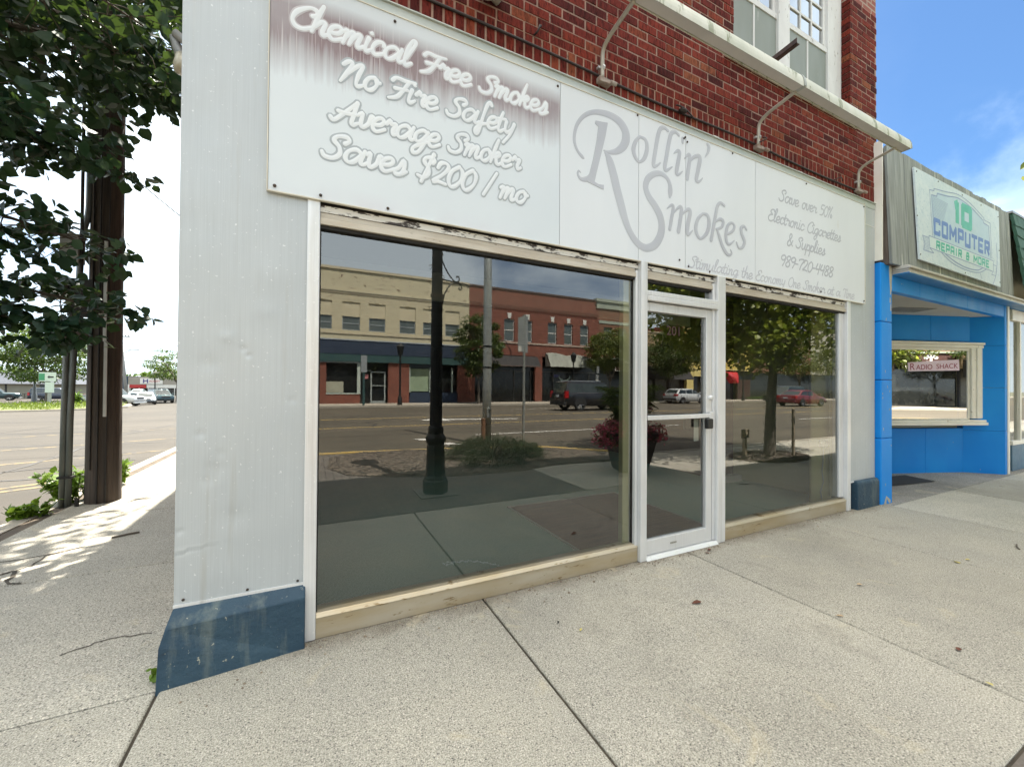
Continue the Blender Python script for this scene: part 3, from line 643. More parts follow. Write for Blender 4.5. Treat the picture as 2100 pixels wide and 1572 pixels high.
# brick wall over the sign: real bricks in a mortar bed, soldier course at the foot
OP = (3.56, 5.664, 4.57, 7.0)                       # upper window opening
mb = MB()
zs, top = 3.70, 6.05
x = -.58
while x < 6.29:
    j = rnd.uniform(-.002,.002); w_ = min(.0665, 6.29-x); mb.c = min(1,max(0,rnd.gauss(.42,.2))); mb.box(x+.001,x+w_-.008,.008+j,.12,zs-.01,3.893); x += .073
z = 3.903; row = 0
while z < top:
    x = -.58 - (.105 if row % 2 else 0)
    while x < 6.29:
        x0, x1 = max(x,-.58), min(x+.200, 6.29); inop = OP[2] <= z+.03
        segs = [(x0,x1)] if not inop else [(max(a,x0),min(b,x1)) for a, b in ((-9,OP[0]),(OP[1],9))]
        for a, b in segs:
            if b-a > .03:
                jj = rnd.uniform(-.003,.003); mb.c = min(1,max(0,rnd.gauss(.45,.22))); dx_ = rnd.uniform(0,.004)
                mb.box(a+dx_,b-rnd.uniform(0,.004),.008+jj,.12,z+rnd.uniform(0,.003),z+.0645-rnd.uniform(0,.003))
        x += .2105
    z += .0745; row += 1
mb.c = None
BW = part('brick_wall', mb, M_BRICK, B, bevel=.004)
mb = MB()
for x0, x1, z0, z1 in ((-.585,6.286,3.62,OP[2]), (-.585,OP[0],OP[2],6.04), (OP[1]+.014,6.286,OP[2],6.04)): mb.box(x0,x1,.0112,.35,z0,z1)
part('mortar_bed', mb, M_MORTAR, B)
mb = MB(); mb.box(-.585,6.286,.35,11.5,3.2,7.9); mb.box(-.585,OP[0],.0135,.35,6.045,7.9); mb.box(OP[1],6.286,.0135,.35,6.045,7.9); mb.box(OP[0],OP[1],.0135,.35,7.0,7.9)
part('upper_wall', mb, M_BRICKTEX, B)
mb = MB(); mb.box(-.64,6.33,-.05,11.55,7.9,8.02); part('parapet_cap', mb, M_LIME, B)
mb = MB(); mb.box(-.585,-.40,.35,11.5,0,3.2); mb.box(6.0,6.2864,1.9,11.5,0,3.2); mb.box(-.4,6.0,11.3,11.5,0,3.2); part('side_wall', mb, M_BRICKTEX, B)
mb = MB(); mb.box(3.43,5.80,-.045,.10,4.512,4.572); part('window_ledge', mb, M_LIME, B, bevel=.006)
# upper window
W = part('upper_window', MB().box(3.56,3.64,.09,.2,4.573,7.0).box(4.40,4.60,.085,.2,4.573,7.0).box(5.36,5.497,.09,.2,4.573,7.0).box(5.50,5.66,.095,.2,4.573,7.0), M_WOODW, B, bevel=.004)
mb = MB()
for x0, x1 in ((3.64,4.40),(4.60,5.36)): mb.box(x0,x1,.115,.14,4.573,5.34)
part('infill_panel', mb, M_PANELG, W)
mb = MB()
for x0, x1 in ((3.64,4.40),(4.60,5.36)):
    xm = (x0+x1)/2; mb.box(xm-.012,xm+.012,.108,.12,4.574,5.34); mb.box(x0,x1,.105,.15,5.341,5.40)
part('panel_bead', mb, M_WOODW, W)
mb = MB()
for x0, x1 in ((3.64,4.40),(4.60,5.36)):
    mb.box(x0,x0+.05,.12,.15,5.401,6.95); mb.box(x1-.05,x1,.12,.15,5.401,6.95)
    for k in (1,2): xx = x0+.05+(x1-x0-.1)*k/3; mb.box(xx-.012,xx+.012,.125,.145,5.401,6.95)
    for zz_ in (5.62,5.86,6.1,6.34,6.58): mb.box(x0+.05,x1-.05,.127,.143,zz_-.012,zz_+.012)
part('sash', mb, M_WOODW, W)
mb = MB()
for x0, x1 in ((3.69,4.35),(4.65,5.31)): mb.quad((x0,.138,5.40),(x1,.138,5.40),(x1,.138,6.95),(x0,.138,6.95))
part('sash_pane', mb, glass('sash_glass', .55, (.3,.35,.4)), W)
mb = MB(); mb.box(3.56,5.66,.2,.21,4.573,7.0); part('blind', mb, M('dim_blind', (.30,.36,.42), (.25,.3,.36), 2, .9), W)
# flashing between sign and brick
mb = MB(); mb.box(-.594,6.215,-.006,.03,3.621,3.690); mb.box(-.594,6.215,-.020,.03,3.691,3.697); part('flashing', mb, M_FLASH, B)
mb = MB(); 
x = -.58
while x < 6.2: x1_ = x+rnd.uniform(.03,.12); mb.box(x, x1_, -.012+rnd.uniform(0,.006), .016, 3.6975, 3.700+rnd.choice((0,0,1))*rnd.uniform(.001,.011)); x = x1_
part('caulk_bead', mb, M_PEEL, B)
# inside of the shop
mb = MB(); mb.box(-.38,6.2,.092,11.2,-.2,-.001); part('carpet', mb, M_CARPET, B)
mb = MB(); mb.box(2.08,3.62,.25,1.75,-.001,.004); part('board_floor', mb, M_VINYL, B)
mb = MB(); mb.box(2.055,2.08,.25,1.78,-.001,.008); mb.box(2.055,3.65,1.75,1.78,-.001,.008); mb.box(3.62,3.65,.25,1.75,-.001,.008); part('floor_strip', mb, M('pale_strip', (.42,.41,.36), (.3,.29,.26), 12, .6), B)
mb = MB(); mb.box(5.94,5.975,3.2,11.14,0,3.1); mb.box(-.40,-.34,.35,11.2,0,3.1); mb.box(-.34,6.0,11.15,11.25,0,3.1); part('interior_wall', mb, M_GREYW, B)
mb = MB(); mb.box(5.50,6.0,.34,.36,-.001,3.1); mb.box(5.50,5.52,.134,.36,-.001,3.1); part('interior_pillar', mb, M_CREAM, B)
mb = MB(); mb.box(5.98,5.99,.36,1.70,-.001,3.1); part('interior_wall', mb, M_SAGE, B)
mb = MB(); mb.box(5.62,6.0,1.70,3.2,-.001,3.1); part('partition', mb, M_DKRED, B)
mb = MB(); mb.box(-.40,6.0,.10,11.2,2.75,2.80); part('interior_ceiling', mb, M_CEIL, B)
mb = MB(); mb.box(-.34,5.6,2.2,2.26,2.42,2.75); mb.box(-.3,-.18,.12,.5,.0,2.75); part('ceiling_beam', mb, M('pale_beam', (.32,.33,.33), (.27,.28,.28), 3, .8), B)
mb = MB(); mb.box(5.45,5.9,1.5,1.62,-.001,.09); part('floor_block', mb, M('pale_block', (.4,.4,.36), (.35,.35,.31), 5, .8), B)

# small things inside
o = thing('outlet_box', 'grey metal outlet box with a plug fixed on the cream pillar inside the window', 'outlet box', (5.5,.2,.76))
mb = MB(); mb.box(5.455,5.499,.15,.235,.715,.80); part('box', mb, M('galvanised_box', (.36,.37,.36), (.28,.29,.28), 14, .45, .6), o, bevel=.005)
mb = MB(); mb.box(5.43,5.455,.165,.19,.765,.785); mb.tube([(5.43,.178,.775),(5.40,.20,.772)], .008); part('plug', mb, M('white_plug', (.7,.69,.64), (.6,.6,.55), 9, .5), o)
mb = MB(); mb.tube([(5.49,.20,.715),(5.492,.205,.55),(5.488,.215,.42),(5.492,.20,.30),(5.488,.23,.17),(5.49,.21,.06),(5.485,.22,.012)], .006, 6); part('cord', mb, bpy.data.materials['white_plug'], o)
mb = MB(); P = [(.98+.04*math.sin(k*1.9), .60+.03*math.cos(k*1.3)) for k in range(14)] + [(1.02+.33*k/22, .60-.25*(k/22)**2.2+.012*math.sin(k*1.7)) for k in range(23)]
for k, (x, y) in enumerate(P): mb.ball((x,y,.006), .0085,.0085,.006, 6, 4)
mb.tube([(x,y,.006) for x, y in P], .002, 4)
tag(part('bead_chain', mb, M('pale_beads', (.62,.72,.68), (.5,.6,.58), 30, .4), smooth=True, origin=(1.1,.5,0)), 'pale blue bead chain dropped on the grey carpet behind the big window', 'chain')
# ------------------------------------------------------------------ sign boards on the shop front
mb = MB(); mb.box(-.03,5.617,.031,.35,2.431,3.618); part('sign_backing', mb, M_GREYW, B)
def faded():
    m, t, bs, out = newmat('sun_faded_board'); N = NT(t); v = N.coord(); g = N.n('ShaderNodeTexCoord'); s = N.n('ShaderNodeSeparateXYZ'); N.l(g.outputs['Object'], s.inputs[0])
    # print that has bleached away except for a band near the top edge, running in streaks
    st = N.noise(N.coord((38,38,.9)), 1, 5, .65)
    zz = N.math('ADD', s.outputs['Z'], N.math('MULTIPLY', N.math('SUBTRACT', st, .5), .22))
    xw = N.math('ADD', zz, N.math('MULTIPLY', N.math('SUBTRACT', s.outputs['X'], .8), -.030))
    band = N.ramp(xw, [(.66,0.0),(.80,.55),(.88,.95),(.985,1.0),(1.0,1.0)])
    q = N.n('ShaderNodeMapRange'); N.l(s.outputs['Z'], q.inputs[0]); q.inputs[1].default_value = 1.02; q.inputs[2].default_value = 1.12; q.inputs[3].default_value = 1; q.inputs[4].default_value = .12
    f = N.math('MULTIPLY', band, q.outputs[0])
    f = N.math('MULTIPLY', f, N.ramp(N.noise(v, 1.4, 4), [(.25,.55),(.6,1.0)]))
    col = N.mix(f, N.mix(N.ramp(N.noise(v, .9, 4), [(.3,0.0),(.7,1.0)]), (.68,.735,.765), (.62,.68,.715)), (.20,.125,.13))
    col = N.mix(N.math('MULTIPLY', f, N.ramp(N.noise(N.coord((160,160,2.2)), 1, 3), [(.60,0.0),(.68,.6)])), col, (.78,.76,.76))
    lo = N.n('ShaderNodeMapRange'); N.l(s.outputs['Z'], lo.inputs[0]); lo.inputs[1].default_value = 0; lo.inputs[2].default_value = .10; lo.inputs[3].default_value = .30; lo.inputs[4].default_value = 0
    col = N.mix(N.math('MULTIPLY', lo.outputs[0], N.ramp(N.noise(v, 3, 3), [(.45,0.0),(.65,1.0)])), col, (.56,.50,.56))
    N.l(col, bs.inputs['Base Color']); bs.inputs['Roughness'].default_value = .45; N.bump(N.noise(v, 1.6, 3), .12, .03, bs); return m
M_FADED = faded()
M_BOARD = M('white_sign_board', (.705,.745,.775), (.65,.69,.72), 1.1, .45, stretch=(1,1,.4), bump=.1, bscale=1.6)
M_BOARD2 = M('white_sign_board_streaked', (.705,.745,.775), (.66,.69,.715), 1.5, .45, stretch=(1,1,.3), spots=(.58,.55,.47), sscale=2.4, sthr=.68)
SG = thing('shop_sign', 'long white five panel shop sign with faded script lettering over the windows', 'sign', (-.222, 0, 2.428))
def board(x0, x1, mat, wob=0.0):
    mb = MB(); n = 14; vs = []; y = -.022
    for i in range(n+1):
        x = x0+.002+(x1-x0-.004)*i/n
        for k in range(7):
            z = 2.430+(3.616-2.430)*k/6
            vs.append((x, y - wob*math.sin(i/n*math.pi)*(1-abs(k/6-.5)), z))
    fs = [(i*7+k, (i+1)*7+k, (i+1)*7+k+1, i*7+k+1) for i in range(n) for k in range(6)]
    mb._add(vs, fs)
    mb.box(x0+.002,x1-.002,-.020,-.0065,2.430,3.616)
    return part('sign_panel', mb, mat, SG)
board(-.222, 1.594, M_FADED, .0002); board(1.594, 2.348, M_BOARD, .0002); board(2.348, 2.884, M_BOARD2, .0002); board(2.884, 3.845, M_BOARD, .0002); board(3.845, 5.927, M_BOARD2, .0002)
mb = MB(); mb.box(-.226,5.931,-.027,-.0055,2.424,2.430); mb.box(-.226,5.931,-.027,-.0055,3.616,3.6205); mb.box(-.227,-.222,-.027,-.0055,2.430,3.616); mb.box(5.927,5.932,-.027,-.0055,2.430,3.616); part('edge_trim', mb, M('sign_edge', (.72,.69,.58), (.6,.57,.48), 5, .5), SG)
mb = MB()
for x, z in ((-.19,2.455),(.03,2.452),(.39,2.452),(.42,3.58),(1.57,3.58),(2.33,3.60),(2.86,3.56),(2.90,3.54),(2.81,2.50),(2.92,2.46),(3.19,2.45),(3.5,3.60),(4.7,3.59),(5.90,3.59),(5.90,2.46),(4.98,2.47),(2.875,3.575)): mb.ball((x,-.026,z), .009,.006,.009, 8, 4)
part('sign_screw', mb, M_SCREW, SG, smooth=True)

# brush script: every glyph as pen strokes (x-height 50, capitals 100)
GL = {
'a': (60, [[(44,39),(28,50),(8,38),(3,16),(14,1),(30,9),(45,38)], [(52,51),(46,16),(52,2),(65,12)]]),
'c': (38, [[(35,38),(29,50),(13,46),(3,26),(6,7),(18,0),(40,14)]]),
'e': (40, [[(5,21),(25,25),(34,39),(25,50),(9,42),(2,20),(9,3),(22,0),(42,14)]]),
'f': (34, [[(36,92),(29,104),(20,88),(14,40),(8,-26),(0,-38),(-4,-22),(12,4),(36,14)]]),
'g': (48, [[(40,43),(25,50),(6,36),(3,16),(13,4),(28,12),(40,40)], [(42,48),(36,0),(24,-34),(8,-40),(4,-24),(24,-4),(50,12)]]),
'h': (44, [[(16,100),(9,60),(2,1)], [(6,20),(20,44),(32,42),(29,14),(34,1),(48,13)]]),
'i': (24, [[(10,49),(6,14),(12,1),(27,13)], [(15,70),(15.5,73)]]),
'k': (44, [[(16,100),(9,60),(2,1)], [(8,28),(24,48),(33,40),(22,28),(9,25)], [(20,26),(25,6),(34,0),(47,13)]]),
'l': (26, [[(8,26),(24,74),(27,97),(17,99),(8,60),(6,16),(13,1),(29,13)]]),
'm': (62, [[(0,42),(9,49),(9,30),(4,1)], [(8,24),(21,47),(30,44),(26,22),(22,1)], [(27,24),(40,47),(49,43),(45,14),(50,1),(64,13)]]),
'n': (46, [[(0,42),(9,49),(9,30),(4,1)], [(8,22),(22,47),(32,42),(29,14),(34,1),(49,13)]]),
'o': (42, [[(27,49),(11,42),(3,20),(10,2),(24,2),(36,20),(36,40),(27,49)], [(33,40),(37,32),(46,36)]]),
'p': (42, [[(8,49),(4,10),(-4,-40)], [(6,24),(20,46),(34,42),(36,18),(24,2),(8,8)], [(30,6),(46,14)]]),
'r': (38, [[(2,36),(12,53),(17,40),(33,44),(27,20),(31,2),(43,12)]]),
's': (36, [[(0,10),(14,24),(24,53),(30,26),(25,4),(10,-1),(3,8)], [(26,4),(40,14)]]),
't': (26, [[(12,80),(6,40),(6,10),(14,0),(29,13)], [(-4,50),(27,55)]]),
'u': (48, [[(6,49),(4,14),(12,0),(27,12),(38,47)], [(38,47),(36,14),(41,1),(53,13)]]),
'v': (42, [[(0,42),(8,49),(9,14),(17,1),(31,18),(35,47),(46,42)]]),
'y': (44, [[(6,49),(6,18),(15,5),(30,18),(38,47)], [(38,47),(30,0),(10,-42)]]),
'A': (72, [[(-8,10),(4,0),(24,34),(54,97)], [(54,97),(54,40),(54,8),(61,0),(73,12)], [(8,42),(30,40),(66,46)]]),
'C': (58, [[(50,66),(60,78),(54,96),(34,96),(10,66),(4,30),(16,4),(38,0),(60,20)]]),
'S': (58, [[(50,70),(60,84),(48,98),(26,92),(20,74),(38,52),(44,24),(30,3),(8,4),(-2,20)]]),
'F': (60, [[(0,78),(10,95),(40,92),(72,97)], [(52,93),(42,50),(28,10),(4,-6)], [(14,46),(56,52)]]),
'N': (70, [[(-2,76),(10,96),(22,90),(14,40),(4,0)], [(12,34),(38,88),(52,94),(48,50),(48,12),(56,0),(70,13)]]),
'E': (52, [[(52,82),(46,98),(24,94),(18,74),(38,56),(16,50),(2,26),(12,3),(34,0),(54,16)]]),
'O': (60, [[(36,98),(12,78),(4,38),(16,4),(38,2),(56,34),(54,76),(36,98)]]),
'T': (46, [[(0,80),(10,95),(34,92),(60,96)], [(40,93),(32,40),(22,2)]]),
'0': (48, [[(28,96),(8,70),(3,30),(14,1),(28,4),(43,34),(43,74),(28,96)]]),
'2': (48, [[(8,68),(14,92),(32,95),(42,76),(28,42),(4,6),(20,9),(46,3)]]),
'4': (46, [[(16,92),(4,44),(24,42),(46,48)], [(42,92),(36,40),(30,-4)]]),
'5': (46, [[(48,94),(18,92),(12,56),(32,58),(42,38),(30,6),(4,2)]]),
'7': (42, [[(4,82),(12,93),(48,93),(26,40),(18,0)]]),
'8': (46, [[(26,52),(10,68),(16,92),(34,94),(42,76),(26,52),(6,26),(12,3),(30,2),(40,24),(26,52)]]),
'9': (44, [[(42,78),(28,95),(8,84),(6,62),(20,50),(36,62),(43,86),(36,40),(22,0)]]),
'$': (52, [[(42,70),(48,80),(36,90),(18,84),(16,68),(32,50),(36,26),(22,10),(4,14)], [(40,104),(30,50),(20,-8)]]),
'%': (50, [[(10,92),(4,74),(14,66),(20,84),(10,92)], [(46,96),(24,50),(6,0)], [(38,34),(32,14),(42,4),(48,22),(38,34)]]),
'&': (56, [[(54,4),(30,36),(16,70),(24,94),(38,84),(30,58),(6,30),(4,6),(20,0),(42,22),(52,46)]]),
'-': (28, [[(2,38),(26,40)]]), '/': (26, [[(34,96),(2,-2)]]), ' ': (34, []), '1': (30, [[(18,95),(10,0)]]),
}
def cr_spline(P, k=5):
    """Catmull-Rom through points of any dimension"""
    if len(P) < 3: return [tuple(p) for p in P] if len(P) < 2 else [tuple(a+(b-a)*i/3 for a, b in zip(P[0], P[1])) for i in range(4)]
    out = []; n = len(P)
    for i in range(n-1):
        p0, p1, p2, p3 = P[max(i-1,0)], P[i], P[i+1], P[min(i+2,n-1)]
        for j in range(k):
            t = j/k; out.append(tuple(.5*((2*b)+(c-a)*t+(2*a-5*b+4*c-d)*t*t+(3*b-a-3*c+d)*t**3) for a, b, c, d in zip(p0,p1,p2,p3)))
    out.append(tuple(P[-1])); return out
def script(mb, s, x0, x1, z, xh, pen, y, t, shear=.22, cap=1.0, dzx=0.0):
    adv = sum(GL[c][0] for c in s); sx = (x1-x0)/adv; sz = xh/50; x = x0; k = 0
    for c in s:
        a, strokes = GL[c]
        for st in strokes:
            P = [(x + (px + py*shear*sz/sx*1.0)*sx, z + (x-x0)*dzx + py*sz*(cap if c.isupper() or c.isdigit() else 1)) for px, py in st]
            m = len(P); Wd = [pen*(.80 + .3*abs(math.sin(i*1.7+ord(c)))) for i in range(m)]; Wd[-1] *= .8
            mb.stroke(cr_spline([(p[0],p[1],q) for p, q in zip(P, Wd)]), y - .00006*(k % 9), t); k += 1
        x += a*sx
M_LGREY = M('grey_vinyl_letter', (.34,.38,.41), (.40,.44,.46), 2.5, .5)
M_LWHITE = M('white_vinyl_letter', (.74,.78,.80), (.70,.74,.77), 3, .5)
M_LGREY2 = M('grey_logo_vinyl', (.42,.44,.485), (.49,.515,.555), 1.3, .5)
M_LPALE = M('faded_grey_letter', (.48,.50,.545), (.54,.56,.60), 2, .5)
YB = -.0228
for s, x0, x1, z, xh, pen, cap, gh in (('Chemical Free Smokes',-.135,1.475,3.341,.082,.0235,.80,0), ('No Fire Safety',.115,1.215,3.120,.083,.0235,.80,1), ('Average Smoker',.085,1.26,2.892,.083,.0235,.82,1), ('Saves $200 / mo',.03,1.31,2.671,.083,.0245,.86,1)):
    mb = MB(); script(mb, s, x0, x1, z, xh, pen*(1.85 if gh else 1.65), YB, .0010, cap=cap)
    part('letter_outline', mb, M_LGREY if gh else M('soft_outline', (.44,.42,.44), (.52,.49,.51), 3, .5), SG, smooth=True)
    mb = MB(); script(mb, s, x0, x1, z, xh, pen, YB-.0011, .0012, cap=cap); part('lettering', mb, M_LWHITE, SG, smooth=True)
for s, x0, x1, z, xh, pen, mt in (('Save over 50%',4.22,5.20,3.312,.070,.016,M_LGREY2), ('Electronic Cigarettes',4.04,5.38,3.080,.068,.016,M_LGREY2), ('& Supplies',4.36,5.06,2.880,.068,.017,M_LGREY2), ('989-720-4488',4.24,5.22,2.658,.066,.017,M_LGREY2), ('Stimulating the Economy One Smoker at a Time',2.925,5.68,2.458,.058,.0135,M_LPALE)):
    mb = MB(); script(mb, s, x0, x1, z, xh, pen, YB, .0010, cap=.9, dzx=0.0); part('lettering', mb, mt, SG, smooth=True)
# the big two-word name: one swash runs from the R into the S
LOGO = [[[1.8032,3.1171,0.017],[1.7892,3.125,0.0288],[1.7518,3.1536,0.0235],[1.722,3.2066,0.025],[1.7189,3.2667,0.0267],[1.7412,3.3495,0.0285],[1.7964,3.4275,0.0323],[1.8717,3.4816,0.0363],[1.9588,3.5085,0.0458],[2.0583,3.5152,0.0557],[2.1505,3.4906,0.0715],[2.203,3.4368,0.0796],[2.2118,3.3739,0.0798],[2.1828,3.3088,0.0691],[2.1211,3.2533,0.05],[2.0501,3.2264,0.0323],[1.9922,3.2254,0.0106]],[[1.7761,3.0027,0.0084],[1.7602,3.0118,0.0151],[1.7512,2.9852,0.0185],[1.781,2.9555,0.0287],[1.8419,2.9699,0.0428],[1.8865,3.0061,0.0519]],[[2.0052,3.213,0.0178],[2.0454,3.1677,0.0671],[2.0865,3.0659,0.0794],[2.123,2.9538,0.08],[2.165,2.8416,0.0788],[2.2021,2.7435,0.0702],[2.2501,2.6545,0.0615],[2.3148,2.5835,0.0623],[2.3803,2.5486,0.0631],[2.4469,2.5451,0.064],[2.5259,2.5848,0.0729],[2.583,2.6626,0.0758],[2.6035,2.752,0.0761],[2.5821,2.8337,0.0758],[2.5241,2.9074,0.071],[2.4557,2.9692,0.0642],[2.4218,3.0375,0.058],[2.4437,3.1098,0.0583],[2.5112,3.1665,0.0512],[2.5918,3.1902,0.045],[2.6625,3.1682,0.0385],[2.6962,3.1169,0.0459],[2.6989,3.0566,0.0531],[2.6931,3.0161,0.0245]],[[2.3619,3.435,0.023],[2.3207,3.396,0.0323],[2.294,3.339,0.0415],[2.2932,3.2892,0.0415],[2.3216,3.2428,0.0341],[2.3588,3.2298,0.0229],[2.4092,3.2779,0.0386],[2.4355,3.3605,0.0427],[2.4195,3.4235,0.0348],[2.3619,3.435,0.023]],[[2.6723,3.5721,0.0265],[2.6307,3.5861,0.0323],[2.5839,3.5638,0.038],[2.5553,3.4955,0.0418],[2.5272,3.3681,0.0415],[2.5073,3.2607,0.0413],[2.5131,3.2324,0.0315],[2.5509,3.2504,0.0218],[2.5855,3.2806,0.012]],[[2.7995,3.5716,0.0271],[2.7565,3.5876,0.031],[2.7107,3.5613,0.039],[2.6846,3.4885,0.0428],[2.6556,3.359,0.0426],[2.6348,3.2585,0.0424],[2.6468,3.2311,0.0324],[2.6799,3.2479,0.0244],[2.7218,3.2801,0.0123]],[[2.7393,3.3984,0.0103],[2.7818,3.4316,0.0291],[2.8088,3.4256,0.0397],[2.7944,3.3511,0.0437],[2.7729,3.2576,0.0435],[2.7803,3.2286,0.0311],[2.8073,3.2395,0.023],[2.8443,3.2706,0.0105]],[[2.8429,3.5573,0.0295],[2.8456,3.5224,0.0295]],[[2.8687,3.3879,0.0106],[2.9126,3.4333,0.0277],[2.9355,3.4276,0.0364],[2.9256,3.3577,0.0427],[2.9009,3.2218,0.0425]],[[2.9193,3.3561,0.0107],[2.9764,3.4247,0.028],[3.0438,3.4558,0.0393],[3.061,3.4284,0.0482],[3.0353,3.3217,0.0458],[3.0161,3.2444,0.0434],[3.0318,3.2254,0.0305],[3.0618,3.2369,0.0219],[3.0947,3.272,0.011]],[[3.1601,3.5906,0.0335],[3.1777,3.5695,0.0381],[3.1644,3.5196,0.0268],[3.127,3.4683,0.0089]],[[2.6639,2.9145,0.0101],[2.709,2.9498,0.0245],[2.7356,2.9422,0.035],[2.718,2.8514,0.0369],[2.6945,2.7426,0.0346]],[[2.7299,2.8755,0.0103],[2.7842,2.939,0.0228],[2.8297,2.957,0.0356],[2.8276,2.8903,0.0418],[2.7975,2.7417,0.0416]],[[2.8276,2.877,0.0105],[2.8772,2.9311,0.0232],[2.925,2.9586,0.0341],[2.9404,2.9303,0.0428],[2.9154,2.8359,0.0447],[2.9057,2.7537,0.0403],[2.9222,2.7388,0.0277],[2.973,2.7836,0.0107]],[[3.1027,2.956,0.0242],[3.0372,2.8949,0.037],[3.0116,2.8086,0.0433],[3.0379,2.7453,0.037],[3.0838,2.7331,0.0263],[3.1567,2.798,0.0423],[3.1833,2.8859,0.0447],[3.1628,2.9512,0.0356],[3.1027,2.956,0.0242]],[[3.3876,3.087,0.0302],[3.3367,3.101,0.0299],[3.295,3.066,0.0365],[3.2717,2.9865,0.0409],[3.2446,2.8787,0.0407],[3.2111,2.7381,0.0404]],[[3.2651,2.9105,0.0136],[3.3275,2.9504,0.0298],[3.374,2.9356,0.0393],[3.3489,2.879,0.0299],[3.2792,2.8505,0.0205]],[[3.2861,2.8489,0.0251],[3.3212,2.7894,0.039],[3.3636,2.7118,0.0415],[3.4178,2.6541,0.0396],[3.4638,2.6421,0.0282],[3.4927,2.6656,0.0213],[3.4781,2.6921,0.0165]],[[3.4129,2.8223,0.021],[3.4993,2.868,0.0284],[3.5328,2.9221,0.0309],[3.4917,2.9463,0.026],[3.4369,2.9094,0.0351],[3.4114,2.824,0.0419],[3.4231,2.7575,0.0373],[3.4635,2.7423,0.0258],[3.5288,2.7866,0.0119]],[[3.7082,2.9228,0.027],[3.6731,2.9479,0.0268],[3.6279,2.9201,0.0387],[3.6401,2.8638,0.0412],[3.6781,2.8018,0.0415],[3.648,2.7432,0.0315],[3.5956,2.7299,0.024],[3.5628,2.7749,0.0215]]]
LOGO_STEM = [[1.9125,3.4314],[2.0286,3.4487],[2.0073,3.3406],[1.9658,3.1868],[1.923,3.0344],[1.906,2.9638],[1.941,2.9523],[1.994,2.9582],[1.9922,2.9229],[1.9236,2.9327],[1.8421,2.9467],[1.8278,2.9688],[1.8577,3.0186],[1.8885,3.1275],[1.9213,3.2771],[1.938,3.3919],[1.9059,3.4099]]
mb = MB()
for k, st in enumerate(LOGO): mb.stroke(cr_spline([tuple(p) for p in st], 6), YB - .00009*k, .0012)
mb.prism(LOGO_STEM, YB-.0019, YB)
part('logo_lettering', mb, M_LGREY2, SG)

# ------------------------------------------------------------------ sign lamp: long trough on gooseneck arms
M_TROUGH = M('weathered_white_enamel', (.62,.62,.54), (.47,.49,.40), 2.2, .55, .05, stretch=(2.2,1,.6), spots=(.26,.28,.19), sscale=5, sthr=.57)
M_TROUGHIN = M('dull_reflector', (.50,.47,.43), (.42,.39,.36), 3, .55)
M_PIPE = M('grey_conduit', (.44,.42,.36), (.34,.32,.27), 8, .5, .3, spots=(.16,.13,.10), sscale=18, sthr=.66)
LP = thing('sign_lamp', 'long weathered white trough lamp on bent pipe arms above the shop sign', 'sign lamp', (3.9, 0, 3.75))
AX = [0.06, 1.967, 3.875, 5.758]
def trough(x0, x1):
    mb = MB(); n = 12; A = []; rr = .088; cy, cz = -.40, 4.088
    for i in range(n+1):
        a = math.radians(188 - i*(188+8)/n); A.append((cy+math.cos(a)*.046, cz+math.sin(a)*.115))
    inn = [(cy+(y-cy)*.93, cz+(z-cz)*.93) for y, z in A]
    mb.prism(A + inn[::-1], x0, x1, ax='x'); return mb
for x0, x1 in ((-.35,1.955), (1.958,3.866), (3.884,5.93)):
    part('trough', trough(x0, x1), M_TROUGH, LP)
mb = MB(); mb.box(-.34,5.92,-.438,-.362,4.080,4.087); part('diffuser', mb, M_TROUGHIN, LP)
mb = MB()
for x in (-.36, 5.93): 
    mb.prism([(-.40+.050*math.cos(a*math.pi/12), 4.080+.127*math.sin(a*math.pi/12)) for a in range(13)], x, x+.012, ax='x')
for x in (1.945, 3.862): mb.prism([(-.40+.052*math.cos(a*math.pi/12), 4.078+.131*math.sin(a*math.pi/12)) for a in range(13)], x, x+.035, ax='x')
part('end_cap', mb, M('tape_grey', (.42,.44,.42), (.25,.27,.24), 14, .6), LP)
for x in AX:
    P = cr_spline([(x,-.032,3.775),(x,-.032,3.90),(x,-.045,3.985),(x,-.12,4.030),(x,-.25,4.056),(x,-.375,4.080)], 5)
    ar = part('arm', MB().tube(P, .0155, 8), M_PIPE, LP, smooth=True)
    mb = MB(); mb.tube([(x-.008,-.034,3.85),(x+.012,-.034,3.85)], .0215, 8); mb.box(x-.035,x-.012,-.03,-.005,3.842,3.858); part('clamp', mb, M('clamp_metal', (.6,.62,.62), (.45,.47,.47), 20, .4, .5), ar)
    mb = MB(); mb.hexa([(x-.035,-.045,3.735),(x+.075,-.06,3.728),(x+.075,.0,3.728),(x-.035,.0,3.735)], [(x-.035,-.045,3.775),(x+.075,-.05,3.765),(x+.075,.0,3.765),(x-.035,.0,3.775)]); mb.tube([(x+.06,-.055,3.742),(x+.11,-.07,3.732)], [.018,.014], 8)
    part('junction_box', mb, M_SCREW if False else M('rusty_box', (.20,.13,.10), (.34,.31,.27), 22, .7), ar, bevel=.004)
mb = MB(); mb.tube([(x, -.004+.006*math.sin(x*3), 3.812 - .0105*(x-1.3) + .006*math.sin(x*2.1)) for x in [-.5+.2*i for i in range(33)]], .0095, 6)
mb.tube(cr_spline([(2.86,-.01,3.79),(2.80,-.05,3.80),(2.76,-.03,3.815),(2.83,-.05,3.80),(2.93,-.04,3.775),(2.99,-.01,3.79)],5), .006, 6); mb.ball((2.84,-.03,3.79),.05,.03,.014,8,5)
mb.tube(cr_spline([(3.86,-.05,3.79),(3.90,-.09,3.81),(3.94,-.07,3.845),(3.92,-.05,3.855)],5), .005, 6)
mb.tube(cr_spline([(5.28,-.01,3.775),(5.33,-.04,3.80),(5.40,-.03,3.81),(5.46,-.01,3.80)],5), .005, 6)
